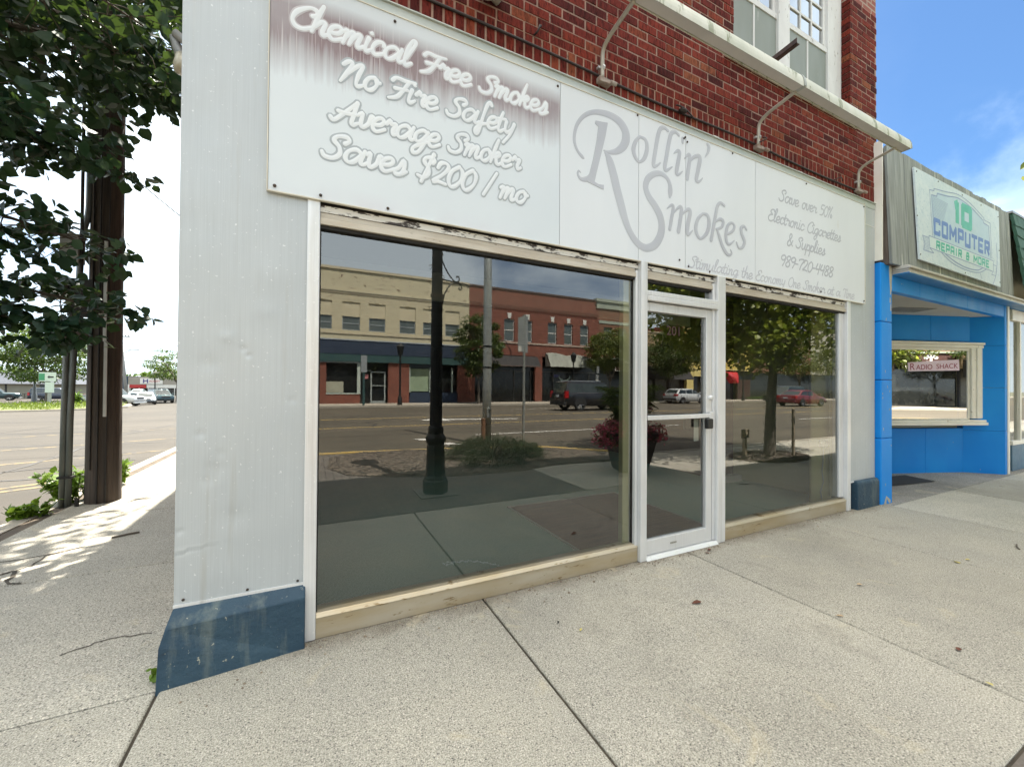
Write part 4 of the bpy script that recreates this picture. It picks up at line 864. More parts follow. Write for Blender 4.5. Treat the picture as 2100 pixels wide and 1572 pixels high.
mb.tube([(1.385,.0,3.895),(1.40,-.03,3.91),(1.415,-.03,3.955),(1.43,-.02,3.965)], .008, 6)
tag(part('wall_cable', mb, M('black_cable', (.012,.010,.010), (.03,.02,.018), 10, .6), smooth=True, origin=(2.9,0,3.8)), 'black cable running along the brick above the sign', 'cable')
SP = thing('spotlight', 'small cream round spotlight on the brick above the sign', 'spotlight', (1.0,0,4.0))
mb = MB(); mb.tube([(1.03,-.03,4.03),(1.0,-.06,4.0),(.96,-.12,3.96),(.93,-.15,3.93)], [.05,.055,.062,.066], 14); part('lamp_head', mb, M('cream_enamel', (.62,.58,.45), (.5,.46,.35), 14, .5), SP, smooth=True, auto=50)
mb = MB(); mb.tube([(1.10,.01,4.02),(1.05,-.03,4.03)], .032, 10); mb.tube([(1.12,-.0,4.05),(1.10,-.05,4.00),(1.07,-.06,3.985)], .016, 8); part('mount', mb, M_PIPE, SP, smooth=True)
# angle iron left in the window
mb = MB(); x, z = 4.02, 4.60
mb.hexa([(x,.12,z),(x+.045,.12,z),(x+.045,-.30,z+.03),(x,-.30,z+.03)], [(x,.12,z+.006),(x+.045,.12,z+.006),(x+.045,-.30,z+.036),(x,-.30,z+.036)])
mb.hexa([(x,.12,z),(x+.006,.12,z),(x+.006,-.30,z+.03),(x,-.30,z+.03)], [(x,.12,z+.05),(x+.006,.12,z+.05),(x+.006,-.30,z+.08),(x,-.30,z+.08)])
tag(part('angle_iron', mb, M('rusted_iron', (.05,.035,.035), (.09,.055,.05), 20, .75), origin=(x,0,z)), 'rusty angle iron sticking out below the upper window', 'bracket')
# twin flood lamp on the side wall at the shop's left edge
FL = thing('flood_lamp', 'grey twin bulb flood lamp hanging off the shop corner', 'flood lamp', (-.592,.62,3.5))
mb = MB(); mb.box(-.64,-.592,.58,.66,3.44,3.54); mb.tube([(-.63,.62,3.50),(-.72,.62,3.53),(-.78,.62,3.51)], .014, 8); part('bracket', mb, M_PIPE, FL)
mb = MB(); mb.tube([(-.785,.62,3.52),(-.765,.62,3.47),(-.745,.62,3.42)], [.018,.026,.030], 10); mb.tube([(-.77,.60,3.53),(-.69,.60,3.475)], [.026,.026], 10); part('socket', mb, M('grey_cast', (.30,.31,.31), (.2,.21,.21), 12, .5, .4), FL, smooth=True, auto=50)
mb = MB(); mb.tube([(-.748,.62,3.43),(-.738,.62,3.40),(-.725,.62,3.365),(-.715,.62,3.335),(-.708,.62,3.318)], [.026,.038,.060,.066,.045], 14); part('bulb', mb, M('bulb_glass', (.50,.48,.40), (.40,.38,.30), 20, .15), FL, smooth=True)
# ------------------------------------------------------------------ blue neighbour shop
M_BLUE = M('blue_enamel_panel', (.010,.235,.74), (.018,.29,.80), 1.6, .5, spots=(.45,.46,.43), sscale=11, sthr=.695, spec=.2, stretch=(1,1,.6))
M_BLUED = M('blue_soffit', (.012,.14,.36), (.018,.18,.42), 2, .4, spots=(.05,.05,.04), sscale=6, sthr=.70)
M_GREYB = M('weathered_grey_boards', (.34,.36,.35), (.20,.215,.21), 3, .85, stretch=(7,7,.45), spots=(.62,.62,.58), sscale=1.3, sthr=.60, bump=.5, bscale=12)
M_CORN = M('dirty_white_moulding', (.60,.59,.54), (.48,.46,.41), 3, .6, spots=(.13,.11,.09), sscale=10, sthr=.64, stretch=(.7,1,2))
M_CREAMW = M('cream_frame_paint', (.86,.84,.77), (.78,.75,.67), 3, .5, spots=(.38,.33,.24), sscale=8, sthr=.68)
M_WCEIL = M('entry_ceiling', (.58,.57,.52), (.50,.49,.44), 2, .85)
N2 = thing('blue_shop', 'single storey blue panelled shop with a recessed entry and grey board fascia', 'building', (6.235,0,0))
mb = MB()
for z0, z1 in ((-.03,.80),(.805,1.52),(1.525,2.24),(2.245,2.97)): mb.box(6.240,6.520,-.055,.46,z0,z1)
part('pillar', mb, M_BLUE, N2, bevel=.012)
mb = MB(); mb.stroke([(6.475,2.93,.07),(6.485,2.84,.08),(6.482,2.74,.055),(6.49,2.67,.05),(6.478,2.60,.022)], -.0552, .0015); mb.stroke([(6.47,2.55,.02),(6.472,2.5,.03)],-.0552,.0015); mb.stroke([(6.485,2.47,.02),(6.488,2.40,.03)],-.0552,.0015); mb.stroke([(6.34,-.0,.06),(6.37,.08,.03),(6.45,.02,.05)],-.0555,.0015)
for _ in range(10): x, z = rnd.uniform(6.26,6.5), rnd.uniform(.2,2.4); mb.stroke([(x,z,.008),(x+rnd.uniform(-.01,.01),z+rnd.uniform(.01,.03),.012)], -.0552, .001)
part('bare_patch', mb, M('bare_putty', (.52,.49,.40), (.44,.41,.33), 9, .8), N2)
mb = MB(); mb.box(6.221,6.238,-.075,.02,2.99,4.46); part('corner_strip', mb, M_CREAMW, N2)
mb = MB(); mb.box(6.24,6.32,.0,.2,2.97,4.44); part('shadow_gap', mb, M_BLACK, N2)
# lintel, soffit, cornice
mb = MB(); 
for a, b in zip([6.525,7.3,8.1,8.9,9.65],[7.295,8.095,8.895,9.645,10.545]): mb.box(a,b,-.055,.02,2.645,2.835)
part('lintel', mb, M_BLUE, N2, bevel=.004)
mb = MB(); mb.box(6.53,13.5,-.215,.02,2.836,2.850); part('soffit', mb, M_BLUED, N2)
mb = MB()
for y, z0, z1 in ((-.218,2.845,2.872),(-.205,2.875,2.898),(-.232,2.900,2.925),(-.20,2.926,2.945)): mb.box(6.545 if y > -.22 else 6.535,13.5,y,.02,z0,z1)
part('cornice', mb, M_CORN, N2, bevel=.004)
def fas(z): return -.130 + (z-2.96)*.055/1.47
mb = MB(); x = 6.33
while x < 10.55:
    wd = rnd.uniform(.17,.24); x1 = min(x+wd,10.6); zt = 4.43+rnd.uniform(-.012,.012); zb = 2.955+rnd.uniform(-.01,.01); jj = rnd.uniform(-.004,.004)
    mb.hexa([(x,fas(zb)+jj,zb),(x1-.004,fas(zb)+jj,zb),(x1-.004,fas(zb)+.03,zb),(x,fas(zb)+.03,zb)], [(x,fas(zt)+jj,zt),(x1-.004,fas(zt)+jj,zt),(x1-.004,fas(zt)+.03,zt),(x,fas(zt)+.03,zt)]); x += wd
part('fascia_board', mb, M_GREYB, N2)
mb = MB(); mb.hexa([(6.325,-.095,2.95),(10.60,-.095,2.95),(10.60,.3,2.95),(6.325,.3,2.95)], [(6.325,-.04,4.41),(10.60,-.04,4.41),(10.60,.3,4.41),(6.325,.3,4.41)]); mb.box(6.33,10.6,.3,9,2.9,4.3); part('parapet', mb, M('dark_timber', (.10,.075,.06), (.16,.13,.11), 6, .9, stretch=(1,4,.5)), N2)
# recessed entry
A = Vector((10.075,.325)); U = Vector((-1.245,.432)).normalized(); NV = Vector((-.328,-.945))
def wp(u, o, z): q = A + U*u + NV*o; return (q.x,q.y,z)
def wbox(mb, u0, u1, o0, o1, z0, z1): return mb.hexa([wp(u0,o1,z0),wp(u1,o1,z0),wp(u1,o0,z0),wp(u0,o0,z0)], [wp(u0,o1,z1),wp(u1,o1,z1),wp(u1,o0,z1),wp(u0,o0,z1)])
mb = MB()
for a, b in ((0,.75),(.755,1.6),(1.605,2.5),(2.505,3.8)): wbox(mb, a, b, -.12, 0, -.02, .752); wbox(mb, a-(.02 if a == 0 else 0), b, -.12, .085, 2.235, 2.66)
part('bulkhead', mb, M_BLUE, N2, bevel=.004)
mb = MB(); q0, q1 = Vector((10.444,-.055)), Vector((10.075,.325))
for z0, z1 in ((-.02,.72),(.724,1.45),(1.454,2.16),(2.164,2.66)): mb.hexa([(q0.x,q0.y,z0),(q0.x+.1,q0.y,z0),(q1.x+.1,q1.y+.1,z0),(q1.x,q1.y,z0)], [(q0.x,q0.y,z1),(q0.x+.1,q0.y,z1),(q1.x+.1,q1.y+.1,z1),(q1.x,q1.y,z1)])
part('entry_wall', mb, M_BLUE, N2)
mb = MB()
for z0, z1 in ((-.02,.72),(.724,1.45),(1.454,2.16),(2.164,2.835)): mb.box(10.446,10.548,-.062,.1,z0,z1)
part('post', mb, M_BLUE, N2, bevel=.008)
mb = MB(); mb.box(10.549,10.63,-.075,.1,-.02,2.834); part('cream_post', mb, M_CREAMW, N2, bevel=.006)
mb = MB(); mb.box(6.5,10.9,.02,4,2.661,2.70); part('entry_ceiling', mb, M_WCEIL, N2)
mb = MB()
for i, (z0, z1, o) in enumerate(((2.075,2.12,.10),(2.122,2.175,.125),(2.177,2.215,.145))): wbox(mb, -.25 if o > .11 else 0, 3.7, -.02, o, z0, z1)
for z0, z1, o in ((.905,.925,.10),(.865,.903,.15),(.815,.863,.175)): wbox(mb, -.26 if o > .12 else 0, 3.7, -.02, o, z0, z1)
for u0, u1, o in ((.00,.045,.10),(-.09,-.002,.125),(-.17,-.092,.14),(-.25,-.172,.115)): wbox(mb, u0, u1, -.02, o, .926, 2.074 if u0 >= 0 else 2.121)
part('display_window_frame', mb, M_CREAMW, N2, bevel=.008)
mb = MB(); mb.quad(wp(.045,.09,.926), wp(3.7,.09,.926), wp(3.7,.09,2.075), wp(.045,.09,2.075)); part('display_window_pane', mb, M_CLEAR, N2)
mb = MB(); wbox(mb, -.3, 3.7, -.9, -.88, .7, 2.3); wbox(mb, .05, 3.7, -.88, .06, .905, .915); part('display_back', mb, M_DKRED, N2)
mb = MB()
for k in range(9): wbox(mb, 1.35+k*.075, 1.405+k*.075, .30, .62, 2.652, 2.659)
part('ceiling_vent', mb, M('vent_grey', (.34,.34,.32), (.26,.26,.24), 9, .7), N2)
# paper notice on the display window
PN = tag(part('paper_sign', MB().hexa([wp(.20,.093,1.740),wp(1.20,.093,1.712),wp(1.20,.091,1.712),wp(.20,.091,1.740)], [wp(.21,.093,1.925),wp(1.205,.093,1.862),wp(1.205,.091,1.862),wp(.21,.091,1.925)]), M('pink_paper', (.86,.70,.83), (.80,.64,.77), 5, .7), origin=wp(.7,.092,1.8)), 'pink paper sign with dark red capitals stuck inside the blue shop window', 'paper sign')
rotm = Matrix(((-U.x, 0, NV.x), (-U.y, 0, NV.y), (.045, 1, 0)))
M_MAROON = M('maroon_ink', (.28,.02,.06), (.34,.03,.07), 9, .6)
for body, u, z, size, sx in (('R',1.175,1.735,.165,1.0), ('ADIO',1.05,1.743,.115,1.12), ('SHACK',.66,1.762,.115,1.16)):
    q = wp(u,.0945,z); text(body, size, 'lettering', M_MAROON, PN, q[0], q[2], q[1], sx=sx, rot=rotm, ext=.0005)
tag(part('door_mat', MB().poly([(8.50,.70,.006),(7.55,.40,.006),(7.62,.22,.006),(8.72,.20,.006),(8.75,.5,.006)][:0] + [(7.50,.36,.006),(8.60,.20,.006),(8.75,.62,.006),(7.66,.78,.006)]).box(7.9,7.9001,.5,.5001,.001,.002), M('black_mat', (.02,.02,.02), (.035,.035,.033), 60, .95), origin=(8,.45,0)), 'black rubber mat on the floor of the blue shop entry', 'door mat')
# the painted metal sign
M_SIGNW = M('mottled_white_sign', (.58,.67,.73), (.66,.73,.77), 9, .5, spots=(.50,.60,.68), sscale=26, sthr=.56)
M_SBLUE = M('faded_blue_vinyl', (.10,.20,.53), (.13,.24,.57), 5, .5); M_SGREEN = M('teal_green_vinyl', (.07,.45,.33), (.10,.50,.40), 5, .5)
M_SLINE = M('thin_blue_line', (.22,.29,.50), (.27,.34,.54), 5, .5); M_SFILL = M('pale_blue_print', (.47,.60,.72), (.52,.65,.74), 9, .5); M_SRIB = M('ribbon_white', (.66,.76,.77), (.62,.72,.75), 9, .5)
CS = thing('metal_sign', 'white metal sign with green and blue block lettering on grey boards', 'sign', (8.3,-.16,3.06))
def sg(x, z, o=0.0):
    """sign-face coordinates to the leaning board"""
    y = -.162 + (z-3.06)*.047/1.17; k = (2.4923+y)/2.3223
    return (x*k, y-o, 1.4+(z-1.4)*k)
def sq(mb, pts, o0, o1):
    n = len(pts); b = [sg(x,z,o0) for x, z in pts]; t = [sg(x,z,o1) for x, z in pts]
    return mb._add(b+t, [tuple(range(n, 2*n))] + [(i,(i+1)%n,n+(i+1)%n,n+i) for i in range(n)])
def sl(mb, P, wd, o):
    for k, ((x0,z0),(x1,z1)) in enumerate(zip(P[:-1],P[1:])):
        d = Vector((x1-x0,z1-z0)); l = d.length
        if l < 1e-6: continue
        d /= l; n = Vector((-d.y,d.x))*wd/2; e = d*wd*.25
        sq(mb, [(x0-e.x-n.x,z0-e.y-n.y),(x1+e.x-n.x,z1+e.y-n.y),(x1+e.x+n.x,z1+e.y+n.y),(x0-e.x+n.x,z0-e.y+n.y)], o, o+.0005+.00012*(k % 3))
mb = MB(); sq(mb, [(6.80,4.224),(6.955,3.078),(9.81,3.05),(9.735,4.24)], -.02, .0); part('sign_face', mb, M_SIGNW, CS)
mb = MB(); sq(mb, [(7.35,3.42),(7.27,3.98),(7.45,4.0),(7.46,4.05),(7.8,4.08),(8.16,4.13),(8.7,4.08),(9.1,3.97),(9.15,3.93),(9.33,3.93),(9.36,3.40)], .0003, .0006); part('shield', mb, M_SFILL, CS)
mb = MB()
top = cr_spline([(7.37,4.075),(7.75,4.115),(8.16,4.165),(8.6,4.13),(9.1,4.02)],6); top2 = cr_spline([(7.47,4.03),(7.8,4.065),(8.16,4.115),(8.6,4.08),(9.08,3.975)],6)
for P, wd in (([(7.33,3.44),(7.235,4.03),(7.37,4.045),(7.37,4.075)]+top+[(9.11,3.99),(9.37,3.985),(9.44,3.45)], .010), ([(7.39,3.43),(7.30,3.975),(7.46,3.99),(7.47,4.03)]+top2+[(9.10,3.94),(9.30,3.93),(9.39,3.44)], .014),
    ([(7.218,3.423),(7.246,3.268),(9.495,3.253),(9.496,3.421),(7.218,3.423)], .010), ([(7.218,3.395),(7.03,3.395),(7.10,3.30),(7.06,3.21),(7.36,3.215),(7.246,3.268)], .010), ([(9.49,3.36),(9.62,3.36),(9.60,3.20),(9.42,3.20),(9.49,3.25)], .008),
    (cr_spline([(7.60,3.26),(7.95,3.17),(8.45,3.135),(8.9,3.16),(9.2,3.25)],6), .012), (cr_spline([(7.72,3.26),(8.05,3.20),(8.45,3.17),(8.85,3.19),(9.05,3.25)],6), .016), (cr_spline([(9.62,3.72),(9.66,3.50),(9.62,3.25),(9.48,3.05)],6), .014), ([(8.95,3.17),(9.03,3.08)], .008)): sl(mb, P, wd, .0007)
for k in range(9): sl(mb, [(7.05,3.225+k*.019),(7.225,3.225+k*.019)], .004, .0004)
for k in range(20): sl(mb, [(7.33,3.62+k*.018),(7.62+.01*k,3.62+k*.018)], .004, .0007)
part('line_art', mb, M_SLINE, CS)
mb = MB(); sq(mb, [(7.224,3.417),(7.252,3.273),(9.489,3.259),(9.490,3.415)], .0004, .0009); part('ribbon', mb, M_SRIB, CS)
BF = {'C': [[(1,.78),(1,1),(0,1),(0,0),(1,0),(1,.22)]], 'O': [[(0,0),(0,1),(1,1),(1,0),(0,0)]], 'M': [[(0,0),(0,1),(.5,.35),(1,1),(1,0)]], 'P': [[(0,0),(0,1),(1,1),(1,.42),(0,.42)]], 'U': [[(0,1),(0,0),(1,0),(1,1)]], 'T': [[(-.1,1),(1.1,1)],[(.5,1),(.5,0)]], 'E': [[(1,1),(0,1),(0,0),(1,0)],[(0,.5),(.85,.5)]], 'R': [[(0,0),(0,1),(1,1),(1,.5),(0,.5)],[(.45,.5),(1,0)]], 'A': [[(0,0),(0,1),(1,1),(1,0)],[(0,.42),(1,.42)]], 'I': [[(.5,0),(.5,1)]], '&': [[(1,.5),(0,.5),(0,0),(.8,0),(.8,.5)],[(.15,.5),(.15,1),(.8,1),(.8,.75)]], '1': [[(.1,.9),(.5,1),(.5,0)]], '0': [[(0,0),(0,1),(1,1),(1,0),(0,0)]]}
def block(s, x0, x1, z0, z1, pen, mat, gap=.34, name='lettering', o=.0010):
    ws = [.55 if c in 'I1' else 1.25 if c == 'M' else .7 if c == ' ' else 1.0 for c in s]; tot = sum(ws)+gap*(len(s)-1); u = (x1-x0-pen)/tot; x = x0+pen/2; mb = MB()
    for c, wc in zip(s, ws):
        if c != ' ':
            for st in BF[c]: sl(mb, [(x+px*wc*u, z0+pen*.5*.6+pz*(z1-z0-pen*.6)) for px, pz in st], pen, o); 
        x += (wc+gap)*u
    return part(name, mb, mat, CS)
block('10', 7.99, 8.655, 3.745, 4.06, .115, M_SGREEN, .42); block('COMPUTER', 7.36, 9.34, 3.475, 3.685, .056, M_SBLUE, .62); block('REPAIR & MORE', 7.435, 9.315, 3.285, 3.395, .030, M_SGREEN, .55, o=.0014)
mb = MB()
for x, z in ((6.86,4.18),(6.88,3.62),(6.97,3.14),(9.70,4.15),(9.74,3.62),(9.77,3.12),(8.3,4.19),(7.5,4.2),(9.0,4.19),(8.4,3.09)): q = sg(x,z,.002); mb.ball(q, .009,.005,.009, 8, 4)
part('sign_screw', mb, M_SCREW, CS, smooth=True)

# ------------------------------------------------------------------ shop with the green shingled mansard beyond
N3 = thing('shingle_roof_shop', 'cream rendered shop with a green shingled mansard at the right edge', 'building', (10.64,0,0))
M_STUC = M('cream_stucco', (.58,.54,.40), (.48,.45,.33), 3, .9, bump=.4, bscale=40, spots=(.32,.30,.2), sscale=6, sthr=.66)
mb = MB(); mb.box(10.64,24,.0,.3,2.86,4.4); mb.box(10.64,10.98,.30,.5,.0,2.83); mb.box(10.64,24,.301,9,2.95,4.3); mb.box(23,24,.3,9,0,2.9); part('wall', mb, M_STUC, N3)
mb = MB(); n = 7
for k in range(n):
    z1 = 4.42-(4.42-3.05)*k/n; z0 = 4.42-(4.42-3.05)*(k+1)/n; y1 = -.10-.16*k/n; y0 = -.10-.16*(k+1)/n; x = 10.645 - (.09 if k % 2 else 0)
    while x < 24:
        x1 = x+.19; a = max(x,10.645)
        if x1 > a+.03: mb.hexa([(a,y0-.022,z0-rnd.uniform(.0,.03)),(x1-.006,y0-.022,z0-rnd.uniform(0,.03)),(x1-.006,y0+.02,z0),(a,y0+.02,z0)], [(a,y1-.008,z1),(x1-.006,y1-.008,z1),(x1-.006,y1+.03,z1),(a,y1+.03,z1)])
        x += .19
part('mansard_roof', mb, M('green_shingles', (.035,.10,.075), (.05,.13,.10), 6, .8), N3)
mb = MB(); mb.box(10.62,24,-.115,.35,4.425,4.46); part('roof_edge', mb, M('grey_flashing', (.35,.38,.42), (.28,.30,.33), 4, .5, .3), N3)
mb = MB(); mb.box(10.98,24,-.02,.30,.0,.45); part('tile_base', mb, M('slate_blue_tile', (.10,.20,.30), (.08,.16,.24), 6, .5), N3)
mb = MB(); mb.box(10.98,24,-.03,.05,.45,.52); mb.box(10.98,24,-.03,.05,2.64,2.83); mb.box(11.36,11.42,-.03,.05,.52,2.64); mb.box(13.4,13.46,-.03,.05,.52,2.64); part('window_frame', mb, M_CREAMW, N3, bevel=.005)
mb = MB(); mb.quad((10.98,.01,.52),(23,.01,.52),(23,.01,2.64),(10.98,.01,2.64)); part('window_pane', mb, M_GLASS, N3)
mb = MB(); mb.box(10.98,23,2.2,2.25,0,2.9); mb.box(10.98,23,.06,2.2,.40,.44); part('display_back', mb, M('pale_display', (.36,.36,.30), (.28,.28,.24), 1.2, .9), N3)
# ------------------------------------------------------------------ foliage
def leafmat(name, a, b, trans=.30, rough=.45):
    m, t, bs, out = newmat(name); N = NT(t); g = N.n('ShaderNodeNewGeometry')
    col = N.ramp(g.outputs['Random Per Island'], [(0,a),(1,b)])
    N.l(col, bs.inputs['Base Color']); bs.inputs['Roughness'].default_value = rough; bs.inputs['Specular IOR Level'].default_value = .4
    tr = N.n('ShaderNodeBsdfTranslucent'); N.l(N.mix(.5, col, (.20,.30,.03)), tr.inputs[0])
    mx = N.n('ShaderNodeMixShader'); mx.inputs[0].default_value = trans; N.l(bs.outputs[0], mx.inputs[1]); N.l(tr.outputs[0], mx.inputs[2]); N.l(mx.outputs[0], out.inputs['Surface']); return m
M_LEAFD = leafmat('linden_leaf', (.010,.040,.026), (.026,.072,.032), .14)
M_LEAFY = leafmat('yellowing_leaf', (.055,.085,.016), (.16,.17,.025), .28)
M_LEAFG = leafmat('street_leaf', (.025,.055,.012), (.085,.115,.018), .28)
M_LEAFF = leafmat('far_leaf', (.028,.064,.012), (.07,.11,.02), .33)
M_WEED = leafmat('weed_leaf', (.10,.19,.016), (.17,.26,.03), .35)
M_BARK = M('grey_bark', (.17,.145,.115), (.09,.075,.06), 6, .95, stretch=(3,3,.6), bump=.8, bscale=30)
def leaf(mb, p, d, n, ln, wd, r):
    """one pointed leaf, folded on its midrib: 6 points"""
    s = d.cross(n).normalized(); f = r.uniform(.05,.30); c = r.uniform(-.25,.05)
    q = lambda u, v, h: p + d*(ln*u) + s*(wd*v) + n*(h*ln)
    b = len(mb.v); mb.v += [tuple(x) for x in (q(0,0,0), q(.28,.48,f*.35), q(.62,.40,f*.3+c*.3), q(1,0,c*.7), q(.62,-.40,f*.3+c*.3), q(.28,-.48,f*.35), q(.5,0,c*.15))]
    for fc in ((0,6,2,1),(6,3,2),(0,5,4,6),(6,4,3)): mb.f.append(tuple(b+i for i in fc)); mb.m.append(mb.cur); mb.col.append(None)
def rvec(r): 
    while True:
        v = Vector((r.uniform(-1,1), r.uniform(-1,1), r.uniform(-1,1)))
        if .05 < v.length < 1: return v.normalized()
def clump(mb, c, rad, n, ln, r, droop=.5, flat=.7, asp=.72):
    for _ in range(n):
        o = rvec(r)*rad*(r.random()**.45); p = Vector(c) + Vector((o.x,o.y,o.z*flat))
        d = (Vector((o.x,o.y,0)).normalized()*.6 + rvec(r)*.7 + Vector((0,0,-droop))).normalized()
        nrm = (Vector((0,0,1)) + rvec(r)*.8); nrm = (nrm - d*nrm.dot(d)).normalized(); l = ln*r.uniform(.6,1.2)
        leaf(mb, p, d, nrm, l, l*asp*r.uniform(.8,1.15), r)
def branchy(mb, a, b, r0, r1, r, sag=.0, n=6):
    a, b = Vector(a), Vector(b); P = []; k = (b-a).length*.06
    for i in range(n+1):
        u = i/n; P.append(a.lerp(b,u) + Vector((r.uniform(-k,k), r.uniform(-k,k), math.sin(u*math.pi)*sag)) * (1 if 0 < i < n else 0))
    mb.tube(P, [r0+(r1-r0)*i/n for i in range(n+1)], 7); return P
def tree(name, label, loc, th, cz, crx, crz, nclump, nleaf, ln, mat, seed, tr=.09, group=None, cat='tree', crad=.28, flat=.75, clr=None, asp=.72):
    """tapered trunk with limbs, crown of leaf clumps on them with gaps between"""
    r = random.Random(seed); x, y, z = loc; root = thing(name, label, cat, loc, group)
    tb = MB(); lb = MB(); top = Vector((x+r.uniform(-.1,.1), y+r.uniform(-.1,.1), z+th))
    tb.tube([(x,y,z-.05),(x,y,z+.05),(x+r.uniform(-.03,.03),y,z+th*.5),tuple(top)], [tr*1.5,tr*1.15,tr*.95,tr*.8], 10)
    cents = []; tries = 0
    while len(cents) < nclump and tries < 4000:
        tries += 1; v = rvec(r)*(r.uniform(.35,1.0)); c = Vector((x+v.x*crx, y+v.y*crx, z+cz+v.z*crz*(1 if v.z > 0 else .8)))
        if clr and not clr(c): continue
        if all((c-q).length > crx*.26 for q in cents) or tries > 1500: cents.append(c)
    mains = []
    for k in range(5):
        a = k*1.256+r.uniform(-.3,.3); e = Vector((x+math.cos(a)*crx*.45, y+math.sin(a)*crx*.45, z+cz+r.uniform(-.1,.5)*crz)); mains += branchy(tb, top, e, tr*.55, tr*.2, r, .0)[2:]
    for c in cents:
        m = min(mains, key=lambda q: (q-c).length); branchy(tb, m, c, tr*.16, tr*.05, r, .05, 4)
        clump(lb, c, crx*crad*r.uniform(.7,1.25), int(nleaf/nclump*r.uniform(.6,1.4)), ln, r, flat=flat, asp=asp)
    part('trunk', tb, M_BARK, root, smooth=True); part('crown', lb, mat, root); return root
# big street tree just left of the camera: its limbs reach across towards the pole
r_ = random.Random(21); TL = thing('linden_tree', 'leafy linden tree with dark overhanging branches at the left pavement edge', 'tree', (-3.55,1.15,-.1))
tb = MB(); lb = MB(); tb.tube([(-3.55,1.15,-.15),(-3.55,1.15,.0),(-3.5,1.2,1.2),(-3.4,1.3,2.4),(-3.3,1.4,4.2)], [.22,.17,.14,.12,.07], 12)
def limb(pts, r0, n, rad, ln=.102, taper=.006, start=.35, side=.35):
    P = [Vector(p) for p in cr_spline(pts, 6)]; m = len(P); tb.tube(P, [r0+(taper-r0)*i/(m-1) for i in range(m)], 6)
    n = int(n*1.5)
    for k in range(n):
        u = start+(1-start)*(k+r_.random())/n; p = P[min(m-1,int(u*(m-1)))]; v = rvec(r_); e = p + Vector((v.x*side, v.y*side, v.z*side*.7-.05))
        branchy(tb, p, e, .005, .002, r_, 0, 3); clump(lb, e, rad*r_.uniform(.6,1.2), r_.randint(9,15), ln, r_, droop=.55, flat=.6, asp=.92)
T0 = (-3.42,1.3,2.2)
# low limb in front of the pole
limb([T0,(-3.0,1.75,2.3),(-2.5,2.25,2.25),(-2.05,2.6,2.18),(-1.72,2.8,2.05)], .028, 40, .20, start=.15, side=.30)
limb([(-3.45,1.3,1.9),(-3.05,1.75,1.95),(-2.6,2.15,1.97),(-2.2,2.4,1.95),(-1.9,2.6,1.92)], .024, 34, .17, start=.1, side=.22)
limb([T0,(-3.0,1.5,2.7),(-2.5,1.9,2.75),(-2.1,2.3,2.72),(-1.85,2.5,2.66)], .026, 38, .20, start=.1, side=.30)
limb([T0,(-3.0,1.4,2.5),(-2.6,1.7,2.42),(-2.35,2.0,2.36)], .022, 30, .20, start=.1, side=.32)
limb([(-3.3,1.4,3.2),(-2.9,1.7,3.35),(-2.4,2.1,3.46),(-1.95,2.4,3.53),(-1.68,2.55,3.55)], .026, 34, .20, start=.1, side=.22)
limb([(-3.3,1.4,3.6),(-2.6,1.9,4.05),(-2.0,2.3,4.36),(-1.5,2.6,4.5),(-1.12,2.8,4.56)], .032, 60, .25, start=.1, side=.36)
limb([(-3.3,1.4,3.9),(-2.5,2.2,4.5),(-1.8,3.0,5.0),(-1.1,3.6,5.3),(-.7,4.2,5.5)], .032, 60, .28, start=.1, side=.5)
limb([(-3.3,1.4,4.0),(-2.7,1.3,4.3),(-2.0,1.5,4.45),(-1.3,1.9,4.4)], .03, 56, .28, start=.1, side=.55)
limb([(-3.3,1.4,3.4),(-2.9,1.5,3.5),(-2.4,1.7,3.5),(-2.0,1.9,3.45)], .03, 56, .26, start=.05, side=.45)
for _ in range(120):                                            # the rest of the crown, above and behind the frame
    v = rvec(r_); c = Vector((-3.5+v.x*2.5, 1.3+v.y*2.6, 5.0+v.z*1.5))
    if c.z > 3.9: branchy(tb, (-3.35+v.x*.9,1.4+v.y*.9,4.3), c, .014, .004, r_, .1, 4); clump(lb, c, .5, 34, .12, r_, asp=.9)
for _ in range(46):                                            # limbs over the pavement corner behind the camera's left
    c = Vector((r_.uniform(-5.2,-2.6), r_.uniform(-1.6,.8), r_.uniform(3.5,5.4))); branchy(tb, (-3.4,1.0,3.9), c, .014, .004, r_, .1, 4); clump(lb, c, .5, 26, .12, r_, asp=.9)
for _ in range(125):                                            # high limbs over the side pavement: they keep it in dappled shade
    x_, y_ = r_.uniform(-3.9,-.75), r_.uniform(3.2,8.2); c = Vector((x_, y_, 2.0+.80*((y_+2.49)*.897+x_*.443)+r_.uniform(0,1.2))); branchy(tb, (-3.2,2.2,5.0), c, .014, .004, r_, .1, 4); clump(lb, c, .55, 30, .13, r_, asp=.9)
part('trunk', tb, M_BARK, TL, smooth=True); part('crown', lb, M_LEAFD, TL)

# ------------------------------------------------------------------ utility pole with its boxes
M_POLE = M('creosoted_pole', (.075,.056,.042), (.036,.029,.024), 4, .9, stretch=(9,9,.35), bump=.9, bscale=9, spots=(.02,.017,.015), sscale=10, sthr=.64)
UP = thing('utility_pole', 'thick dark wooden utility pole on the left pavement', 'utility pole', (-2.24,4.05,0))
mb = MB(); n = 20; vs = []; rows = [(-.1,.162),(.5,.158),(1.5,.153),(3,.148),(5,.142),(9.5,.12)]
for z, rr in rows:
    for k in range(n): a = 2*math.pi*k/n; q = rr*(1-.035*(k % 5 == 0)+.01*math.sin(k*2.3+z)); vs.append((-2.24+q*math.cos(a), 4.05+q*math.sin(a), z))
mb._add(vs, [(i*n+k, i*n+(k+1)%n, (i+1)*n+(k+1)%n, (i+1)*n+k) for i in range(len(rows)-1) for k in range(n)] + [tuple((len(rows)-1)*n+k for k in range(n))]); part('shaft', mb, M_POLE, UP, smooth=True)
